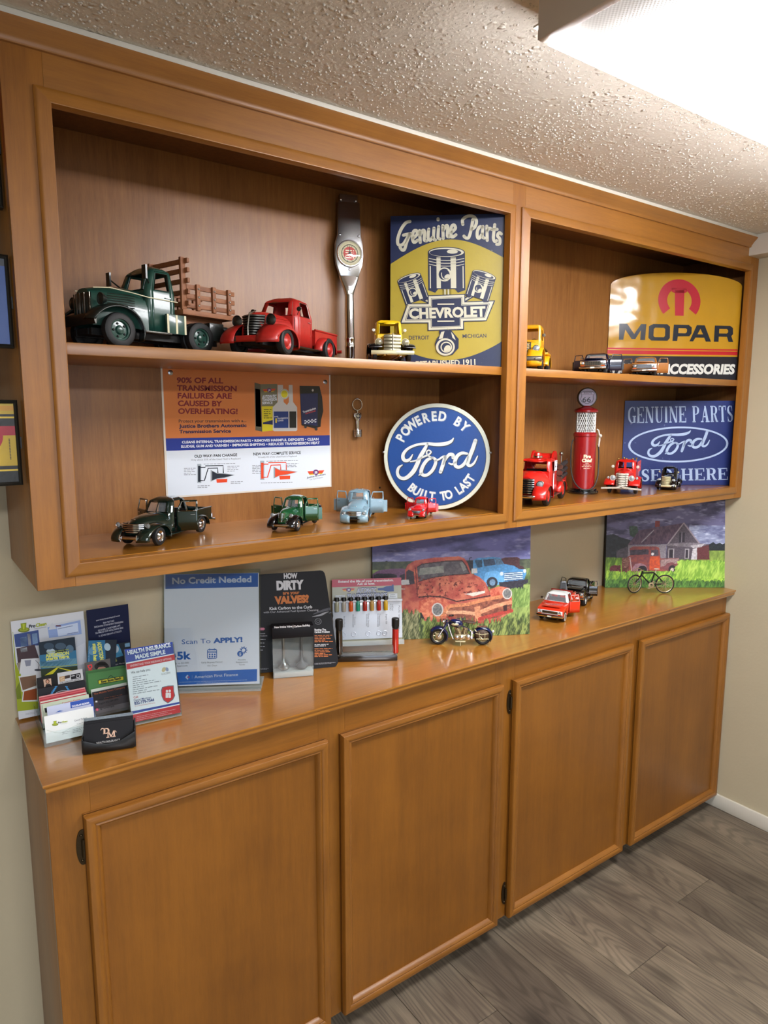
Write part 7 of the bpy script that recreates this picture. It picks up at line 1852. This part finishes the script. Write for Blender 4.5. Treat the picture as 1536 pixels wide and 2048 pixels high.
tube_('test_tube', 'black-capped test tube of bright red fluid at right of the sample stand', -1.5135, -.196, ZT+.0165, mat('red fluid', '#d01414', rough=.1, coat=1))
tube_('test_tube', 'black-capped test tube of black fluid beside the valve card', -1.6440, -.1165, ZT+.0165, mat('black fluid', '#120c0a', rough=.1, coat=1))

# -- leaflets leaning on the wall
fl, P = sheet('leaflet', 'tall white leaflet with office photo and green side, against the wall', 'leaflet', (-2.4104, -.0275, .9053), -1.9, 3.0, .1457, .2187, [(92, 209), (644, 127), (690, 836), (137, 953)], '#d4d8e0')
P.poly('#9aa62c', (105, 285), (125, 300), (160, 600), (165, 740), (290, 700), (290, 870), (128, 890), (118, 620)); P.up()
P.poly('#c9cfda', (108, 290), (380, 230), (620, 185), (650, 190), (660, 360), (300, 560), (150, 590), (125, 520)); P.up()
P.poly('#3d5088', (115, 305), (300, 270), (310, 385), (125, 400)); P.poly('#8fb0dc', (160, 330), (210, 320), (215, 390), (165, 396)); P.poly('#8fb0dc', (250, 300), (290, 292), (295, 370), (255, 378)); P.poly('#d8dce6', (215, 300), (238, 300), (245, 390), (222, 395)); P.poly('#8fa6d8', (370, 250), (620, 195), (630, 300), (380, 330)); P.up(); P.poly('#c8d6f0', (440, 250), (600, 215), (605, 290), (450, 318)); P.stroke('#5878c8', [(450, 262), (560, 238)], 5, sp=False); P.stroke('#5878c8', [(520, 300), (600, 285)], 5, sp=False); P.poly('#c6ccd8', (375, 270), (405, 215), (440, 260)); P.rect('#6a3a44', 434, 234, 472, 244)
P.poly('#4a3a40', (130, 410), (270, 380), (300, 480), (140, 520)); P.poly('#b9bfc8', (160, 410), (210, 400), (215, 430), (165, 440)); P.poly('#8d8478', (130, 520), (300, 480), (310, 560), (150, 590))
P.up(); P.poly('#d8dae0', (165, 490), (330, 480), (330, 610), (148, 600)); P.up(); P.poly('#8a8ea0', (190, 500), (240, 496), (235, 540), (200, 545)); P.ell('#3a3c48', 290, 572, 26, 8); P.stroke('#5a5c66', [(275, 500), (300, 530), (290, 570)], 4)
P.poly('#dadcdc', (142, 620), (280, 600), (285, 700), (165, 740)); P.up(); P.poly('#7a5c48', (150, 630), (275, 610), (278, 690), (172, 728)); P.up(); P.poly('#dadcdc', (175, 725), (285, 700), (285, 812), (162, 815)); P.up(); P.poly('#93481f', (182, 735), (280, 710), (280, 800), (172, 805))
P.poly('#6f7c24', (118, 720), (150, 660), (160, 790), (126, 795)); P.lines('#9a9aa2', 190, 905, 285, 2, 8, th=2.5, slope=-.15); 
P.build('photo_print', fl); P.k = 8
def proclean(P, x, y, s):
    P.ell('#6f7a2a', x, y, 44*s, 19*s, rot=-6); P.up(); P.ell('#9aa63c', x, y-3*s, 34*s, 13*s, rot=-6); P.up(); P.poly('#8a9a24', (x-24*s, y-48*s), (x+20*s, y-54*s), (x+16*s, y), (x-18*s, y+4*s)); P.up(); P.poly('#b5c23c', (x-10*s, y-44*s), (x+8*s, y-46*s), (x+4*s, y-6*s), (x-6*s, y-4*s))
    P.text('#3a3f48', 'Pro', x+38*s, y-14*s, x+88*s, y-22*s, h=24*s, bold=.05, shear=.2); P.text('#a2ae34', 'Clean', x+90*s, y-22*s, x+172*s, y-38*s, h=24*s, bold=.05, shear=.2); P.text('#8a8d92', 'Cleaning Service', x+80*s, y-5*s, x+168*s, y-20*s, h=9*s, bold=0)
proclean(P, 190, 270, 1.0); P.build('logo', fl)
nv, P = sheet('leaflet', 'navy leaflet with upside-down white text, behind the card rack', 'leaflet', (-2.2600, -.0388, .9024), .1, 2.5, .0920, .2241, [(651, 120), (978, 69), (1025, 780), (704, 854)], '#10183a')
for t, x0, y0, x1, y1 in (('www.yourhomeinsurance.com', 914, 155, 728, 195), ('(281) 396-4908', 868, 193, 782, 210), ('PREFERRED INSURANCE PROVIDERS', 938, 200, 712, 243), ('24/7 EMERGENCY SERVICES', 916, 228, 742, 270), ('FREE INSPECTION AND ESTIMATES', 938, 245, 722, 290), ('LOCALLY OWNED SINCE 15', 925, 272, 748, 312)):
    P.text('#b9bdcc', t, x0, y0, x1, y1, h=13, bold=.01)
P.build('lettering', nv)

# -- clear two-column card rack with the cards in it
rk = thing('card_rack', 'clear acrylic two-column rack of business cards', 'rack', (-2.385, -.19, ZT), -2)
mb = MB().box(0, .0995, 0, .15, 0, .0015).box(.0995, .1985, .05, .15, 0, .0015)
mb.box(-.001, .0, 0, .155, 0, .035).box(.0985, .0995, 0, .155, 0, .045).box(.1985, .1995, .05, .155, 0, .035)
mb.box(0, .0985, -.001, 0, 0, .030)
for i, (y, z) in enumerate(((.026, .009), (.044, .022), (.066, .034), (.09, .05), (.112, .09))):
    mb.box(0, .0985, y-.003, y-.002, 0, z+.012)
for y, z in ((.056, .012), (.084, .05), (.102, .058)): mb.box(.0995, .1985, y-.003, y-.002, 0, z+.012)
mb.build('rack_body', ACR, rk)
g_ = 'cards in the clear rack'
a_, P = sheet('business_card', 'white business card with small green logo, front of the left column', 'card', (-2.3809, -.1840, .9057), -2.9, 13.0, .0932, .0544, [(339, 937), (717, 857), (737, 1058), (359, 1145)], '#e2e5e4', group=g_)
proclean(P, 425, 998, .55); P.text('#4a4f58', 'Daniel Padron', 576, 975, 672, 950, h=14, bold=0); P.lines('#8a8f94', 590, 992, 640, 1, 8, th=3, slope=-.2); P.lines('#7a7f84', 480, 1058, 540, 2, 12, th=3, slope=-.2); P.lines('#7a7f84', 560, 1035, 640, 3, 12, th=3, slope=-.2); P.stroke('#b9c4bc', [(360, 1040), (470, 1060), (600, 1000), (725, 1010)], 3); P.build('lettering', a_)
b_, P = sheet('business_card', 'white card with a blue corner block, behind the front card', 'card', (-2.3708, -.1585, .9136), -2.0, 14.0, .0897, .0550, [(360, 862), (716, 787), (737, 986), (381, 1069)], '#b9bfd6', group=g_)
P.poly('#2c4d9e', (540, 826), (716, 788), (736, 980), (722, 984), (700, 838), (545, 872)); P.up(); P.text('#d9dde8', 'DOUGLAS MURCIA', 556, 864, 690, 834, h=13, bold=.05); P.poly('#3a5ca8', (425, 906), (460, 888), (490, 892)); P.build('print', b_)
for k, (dx, y, z, c1, c2) in enumerate(((.003, -.148, .918, '#b9c2ac', '#c23a48'), (0.0, -.1431, .9215, '#c9cdbe', '#a8323e'), (0, -.1375, .926, '#c0525a', '#8f2a34'), (-.0005, -.1320, .929, '#c9888a', '#a03a42'))):
    c_, P = sheet('business_card', ['pale green-edged card with a black block in the left column', 'cream card with red lettering in the left column', 'red card third from the back of the left column', 'pink-edged card behind the red card'][k], 'card', (-2.3797+dx, y, z), -1.1, 14.0, .0896, .0548, [(308, 803), (662, 728), (684, 925), (329, 1007)], c1, group=g_)
    if k == 0: P.poly('#16161a', (322, 835), (450, 806), (455, 850), (330, 870)); P.up(); P.text('#b9404c', 'Campione Tosatti', 460, 805, 600, 775, h=15, bold=.02)
    else: P.poly(c2, (310, 812), (660, 738), (661, 745), (311, 820))
    P.build('print', c_)
d_, P = sheet('business_card', 'black card with blue laurel wreath in the left column', 'card', (-2.3796, -.1150, .9395), -3.2, 13.9, .0919, .0549, [(292, 729), (655, 660), (674, 856), (311, 932)], '#1b1c22', group=g_)
for sg_, x0 in ((1, 388), (-1, 560)):
    for i in range(6): P.ell('#3a86c0', x0+sg_*(6+i*9-i*i*.2), 775-i*13, 11, 4.5, rot=-sg_*(60-10*i))
    P.stroke('#3a86c0', [(x0, 785), (x0+sg_*14, 745), (x0+sg_*52, 708)], 2.5)
P.stroke('#b9bdc8', [(420, 768), (460, 745), (520, 740), (550, 755)], 3); P.build('print', d_)
e_, P = sheet('business_card', 'gold and black lettered card with a small portrait, left column', 'card', (-2.3773, -.0935, .9562), -1.4, 13.8, .0914, .0549, [(283, 644), (637, 576), (658, 769), (303, 844)], '#141214', group=g_)
P.poly('#c6c7ca', (443, 605), (635, 572), (645, 655), (450, 692)); P.up(); P.poly('#b9946a', (458, 634), (500, 626), (502, 665), (462, 672)); P.poly('#3a2a24', (500, 626), (540, 618), (541, 640), (502, 650)); P.poly('#17151a', (545, 617), (620, 603), (625, 640), (550, 655)); P.up()
P.stroke('#d8cdb8', [(490, 640), (470, 644), (472, 660), (495, 656)], 5, sp=False); P.stroke('#dcdce0', [(552, 628), (574, 624)], 5, sp=False); P.stroke('#dcdce0', [(590, 620), (612, 616), (614, 636), (592, 640), (592, 630)], 5, sp=False); P.text('#5d5f66', 'THE GOLDEN GROUP', 462, 688, 628, 655, h=12, bold=.01)
P.poly('#c9a890', (335, 655), (395, 645), (400, 700), (345, 712)); P.up(); P.ell('#5a3828', 368, 668, 15, 18); P.up(); P.ell('#c9967c', 368, 670, 9, 12); P.poly('#15131a', (350, 712), (356, 690), (385, 685), (398, 700)); P.build('print', e_)
f_, P = sheet('leaflet', 'dark sky and yellow road leaflet, ADDICTION starts here, left column back', 'leaflet', (-2.3652, -.0715, .9850), -4.0, 13.3, .0717, .0950, [(300, 371), (578, 329), (608, 655), (330, 710)], '#1b2a38', group=g_)
def addiction(P, T_, full=True):
    def m(*pts): return [T_(x, y) for x, y in pts]
    P.poly('#2e6f96', *m((305, 470), (588, 430), (598, 560), (318, 580))); P.poly('#6fa6c2', *m((305, 520), (590, 490), (598, 552), (316, 570))); P.up()
    for cx, cy, rx, ry, c in ((395, 440, 34, 22, '#a9bccb'), (470, 400, 42, 26, '#3e5468'), (380, 400, 40, 26, '#33485c'), (540, 420, 30, 30, '#4f6c84'), (440, 470, 60, 14, '#8db4cc')):
        x, y = T_(cx, cy); P.ell(c, x, y, rx, ry, n=20)
    P.up()
    if full:
        P.poly('#1e2c14', *m((316, 575), (598, 548), (606, 650), (325, 700))); P.up(); P.poly('#c3bc1c', *m((440, 562), (455, 562), (590, 590), (560, 596))); P.poly('#c3bc1c', *m((440, 562), (452, 564), (410, 612), (345, 625))); P.stroke('#9aa23c', m((320, 560), (440, 556), (596, 538)), 5)
        P.up()
    for t, x0, y0, x1, y1, hh, c in (('The road to victory over', 362, 452, 534, 426, 9, '#8a9a4a'), ('ADDICTION', 355, 486, 536, 462, 26, '#d3d86a'), ('starts here', 358, 510, 536, 486, 26, '#d3d86a'), ('victoryfamilycenter.org', 358, 522, 540, 494, 10, '#8fb0c8')):
        a, b = T_(x0, y0), T_(x1, y1); P.text(c, t, a[0], a[1], b[0], b[1], h=hh, bold=.05)
addiction(P, lambda x, y: (x, y)); P.build('print', f_)
gl, P = sheet('leaflet', 'tilted ADDICTION leaflet in the right column of the rack', 'leaflet', (-2.2750, -.0700, .9960), -4.8, 12.6, .060, .0700, [(590, 375), (780, 325), (855, 590), (665, 640)], '#2c6c96', group=g_)
P.poly('#16202e', (700, 345), (780, 325), (855, 590), (790, 600)); P.up(); P.ell('#a9c4d4', 735, 400, 34, 22, rot=60); P.ell('#5d90b4', 650, 450, 30, 40); P.up()
P.text('#d3d86a', 'ADDICTION', 652, 375, 722, 520, h=27, bold=.05); P.text('#d3d86a', 'starts here', 626, 395, 690, 560, h=27, bold=.05); P.text('#8fb0c8', 'victoryfamilycenter.org', 606, 420, 660, 590, h=9, bold=.01)
P.build('print', gl); gl.rotation_euler[1] = math.radians(8)
hl, P = sheet('leaflet', 'blue ADDICTION leaflet partly hidden behind the tilted one', 'leaflet', (-2.2250, -.0560, .9862), -4.6, 12.0, .0504, .0564, [(819, 400), (998, 372), (1016, 560), (838, 592)], '#1a2430', group=g_)
P.poly('#3f86ae', (819, 400), (910, 390), (950, 480), (845, 510)); P.poly('#6f9cc0', (960, 388), (998, 380), (1000, 410), (962, 415)); P.up(); P.ell('#a9bccb', 890, 430, 24, 30); P.up(); P.text('#d3d86a', 'ADDICTION', 842, 425, 880, 530, h=22, bold=.05); P.text('#aeb0b8', 'Enrique Martinez', 862, 558, 975, 540, h=12, bold=0); P.lines('#7a7c84', 925, 560, 985, 2, 9, th=3, slope=-.15); P.build('print', hl)
ph, P = sheet('business_card', 'grey card with a dark-haired face and red letters, right column', 'card', (-2.2796, -.0850, .9662), -3.7, 14.3, .0536, .0549, [(652, 527), (850, 493), (868, 681), (671, 719)], '#5a5654', group=g_)
P.ell('#1a1614', 785, 555, 56, 34); P.ell('#2a2422', 790, 545, 40, 30); P.up(); P.ell('#a87c6a', 788, 588, 38, 36); P.up(); P.poly('#1a1614', (738, 562), (775, 545), (830, 548), (842, 570), (800, 556)); P.ell('#2a201e', 770, 578, 7, 3); P.ell('#2a201e', 806, 572, 7, 3); P.text('#d8383c', 'DA', 676, 545, 694, 612, h=34, bold=.05); P.build('print', ph)
for k in range(3):
    gr_, P = sheet('business_card', ['green card with a yellow name strip, front of its stack, right column', 'green card in the middle of the ranch stack, right column', 'green card at the back of the ranch stack, right column'][k], 'card', (-2.2793-.0012*k, -.1035+.004*k, .9573+.002*k), -8.2, 14.5, .0807, .0448, [(674, 607), (973, 560), (986, 714), (686, 765)], ['#4a7c46', '#3f6c3c', '#457442'][k], group=g_)
    if k == 0:
        P.poly('#1f3a1e', (752, 655), (772, 650), (950, 622), (955, 655), (775, 690), (754, 682)); P.up(); P.poly('#c9c02c', (758, 659), (948, 627), (951, 652), (760, 684)); P.up(); P.text('#2a3214', 'River Stone Ranch', 780, 678, 932, 647, h=19, bold=.07); P.stroke('#1f3a1e', [(835, 635), (850, 622), (870, 628)], 5)
    P.build('print', gr_)
wk, P = sheet('business_card', 'white edged card just behind the black gradient card', 'card', (-2.2770, -.1240, .9155), -1.7, 14.3, .0745, .0560, [(707, 748), (977, 691), (997, 877), (727, 938)], '#c6ccc2', group=g_)
kk, P = sheet('business_card', 'black to grey card with orange lettering, front of right column', 'card', (-2.2763, -.1301, .9137), -1.7, 14.3, .0737, .0537, [(707, 748), (977, 691), (997, 877), (727, 938)], '#232024', group=g_)
P.poly('#3c383c', (716, 820), (985, 762), (997, 877), (727, 938)); P.up(); P.poly('#5f5c60', (722, 880), (990, 820), (997, 877), (727, 938)); P.up(); P.text('#8a4a2c', 'The Mobile Smog Company', 722, 768, 962, 712, h=14, bold=.02); P.lines('#6a3a28', 800, 790, 940, 2, 14, th=4, slope=-.2); P.text('#0f0f12', 'Themoving@gmail.com', 762, 815, 920, 778, h=13); P.text('#0f0f12', 'English 832-264-2800', 762, 842, 910, 805, h=13); P.text('#0f0f12', '@Themovinguys', 770, 880, 878, 855, h=13)
P.rect('#d9d9dc', 733, 812, 748, 824); P.ell('#c23a62', 746, 880, 11, 11); P.up(); P.ell('#e0a0b0', 746, 880, 6, 6, inner=.7); P.build('print', kk)

# -- leaflet in a slanted clear holder
ins = flat_thing('leaflet_holder', 'clear holder with red, white and blue HEALTH INSURANCE MADE SIMPLE leaflet', 'leaflet', -2.2139, -.1920, .9078, -5.2, 18.6)
w, h = .1027, .1569
MB().box(0, w, 0, .003, 0, h).build('leaflet', mat('card #ccd4da', '#e4e7ec', rough=.55, spec=.3), ins)
P = Print([(957, 419), (1324, 359), (1387, 902), (1016, 982)], w, h, rough=.55)
P.poly('#28429a', (957, 419), (1324, 359), (1336, 448), (968, 520)); P.poly('#bf2430', (970, 530), (1338, 455), (1343, 498), (975, 573)); P.poly('#28429a', (1008, 895), (1378, 820), (1380, 834), (1010, 915)); P.poly('#bf2430', (1011, 922), (1381, 842), (1387, 902), (1016, 982)); P.up()
P.text('#dfe3ea', 'HEALTH INSURANCE', 983, 458, 1312, 396, h=32, bold=.04); P.text('#dfe3ea', 'MADE SIMPLE', 1042, 492, 1272, 450, h=32, bold=.04); P.text('#e0bcc0', 'UNDERSTAND YOUR INSURANCE OPTIONS', 1002, 552, 1318, 494, h=16, bold=.02)
P.text('#2a3444', 'We can help you:', 1008, 605, 1156, 578, h=18, bold=.01); P.lines('#7b8088', 1020, 630, 1235, 9, 16, th=5, slope=-.17, rag=(.55, .3, .5, .8, 1, .4, .9, .5, .95))
P.text('#c23a40', 'Call:', 1028, 795, 1064, 788, h=16); P.text('#283c7c', 'Daniel Martinez', 1030, 818, 1162, 792, h=17, bold=.01); P.text('#283c7c', '832-779-7344', 1034, 844, 1186, 814, h=23, bold=.04); P.text('#c23a40', 'for a complimentary free quote', 1036, 858, 1192, 830, h=9, bold=0)
P.lines('#d8a8ac', 1050, 935, 1350, 3, 13, th=3, slope=-.2); P.text('#6a6c70', 'GOLDEN', 1240, 615, 1308, 602, h=16, bold=0); P.ell('#c9b48a', 1258, 572, 14, 20, rot=30); P.ell('#8a92b0', 1282, 570, 12, 16, rot=-30)
P.build('lettering', ins); P.k = 2
sh = [(1250, 712), (1290, 702), (1330, 700), (1332, 740), (1340, 770), (1325, 800), (1290, 825), (1260, 805), (1246, 775), (1242, 735)]
P.poly('#6a6c78', *[(1291+(x-1291)*1.12, 760+(y-760)*1.12) for x, y in sh]); P.up(); P.poly('#c4262e', *sh); P.up()
P.ell('#e6e0e0', 1282, 738, 9, 10); P.ell('#e6e0e0', 1303, 736, 9, 10); P.rect('#e6e0e0', 1272, 750, 1312, 790)
P.up(); P.rect('#c4262e', 1290, 765, 1293, 792); P.build('shield_emblem', ins)
MB().box(-.002, w+.002, -.003, -.002, -.003, h*.97).box(-.002, w+.002, .004, .005, -.003, h).box(-.002, -.001, -.003, .005, -.003, h).box(w+.001, w+.002, -.003, .005, -.003, h).build('clear_pocket', ACR, ins)
o = MB().box(-.002, w+.002, -.003, .016, 0, .0015).build('foot', ACE, ins); o.rotation_euler = (math.radians(18.6), 0, 0); o.location = (0, .001, -.0058)

# -- black business-card holder in front
dm = thing('card_holder', 'black plastic card holder full of black HEALTH INSURANCE cards', 'card holder', (-2.331, -.268, ZT), -15.9)
hp = [(0, .012), (0, .034), (.006, .022), (.02, .014), (.05, .010), (.08, .014), (.094, .022), (.100, .034), (.100, .006), (.096, 0), (.004, 0)]
HM = mat('black moulded plastic', '#101112', rough=.35)
hp = [(0, .030), (.008, .028), (.03, .019), (.05, .017), (.07, .020), (.092, .032), (.100, .036), (.100, .006), (.096, .001), (.004, .001), (0, .006)]
MB(RX(0)).prism(hp, 0, .003, 'y').build('front_wall', HM, dm, bevel=.0008)
MB().box(0, .100, .003, .056, .001, .003).box(0, .003, .003, .056, .003, .032).box(.097, .100, .003, .056, .004, .040).box(0, .100, .054, .056, .001, .036).build('tray', HM, dm, bevel=.0008)
dc = flat_thing('business_card', 'black card with large rose-gold initials in the black holder', 'card', -2.3250, -.2607, .9060, -15.9, 16)
w, h = .0925, .0501
MB().box(0, w, 0, .0008, 0, h).build('card', mat('black card', '#18171b'), dc)
P = Print([(624, 991), (1001, 939), (1009, 1134), (630, 1190)], w, h, rough=.5)
RG = '#d8b49c'
serif(P, RG, 'D', 772, 822, 1062, 42, slope=-.15)
P.stroke(RG, [(755, 1030), (765, 1018), (785, 1022)], 6)
P.poly(RG, (806, 1042), (816, 1040), (835, 1070), (850, 1034), (862, 1033), (862, 1080), (851, 1082), (851, 1052), (836, 1084), (830, 1085), (814, 1056), (814, 1088), (806, 1089)); P.poly(RG, (798, 1084), (820, 1081), (820, 1088), (798, 1091)); P.poly(RG, (842, 1078), (868, 1074), (868, 1081), (842, 1085)); P.stroke(RG, [(850, 1036), (865, 1036), (872, 1046)], 5)
P.text('#b9b6b4', 'HEALTH INSURANCE', 722, 1140, 902, 1112, h=17, bold=.01); P.build('lettering', dc)
for k in range(3):
    q = flat_thing('business_card', 'black card in the stack behind the rose-gold lettered one', 'card', -2.3250+.00096*(k+1), -.2607+.00337*(k+1), .9065+.0006*k, -15.9, 16, group='black cards in the holder')
    MB().box(0, .0925, 0, .0008, 0, .052).build('card', mat('black card', '#18171b'), q)
    if k == 2: MB().box(.0, .0925, -.0006, -.0002, .047, .0565).build('sleeve', mat('crinkled film', '#3c4444', rough=.15, coat=1, bump=1, bscale=300), q)
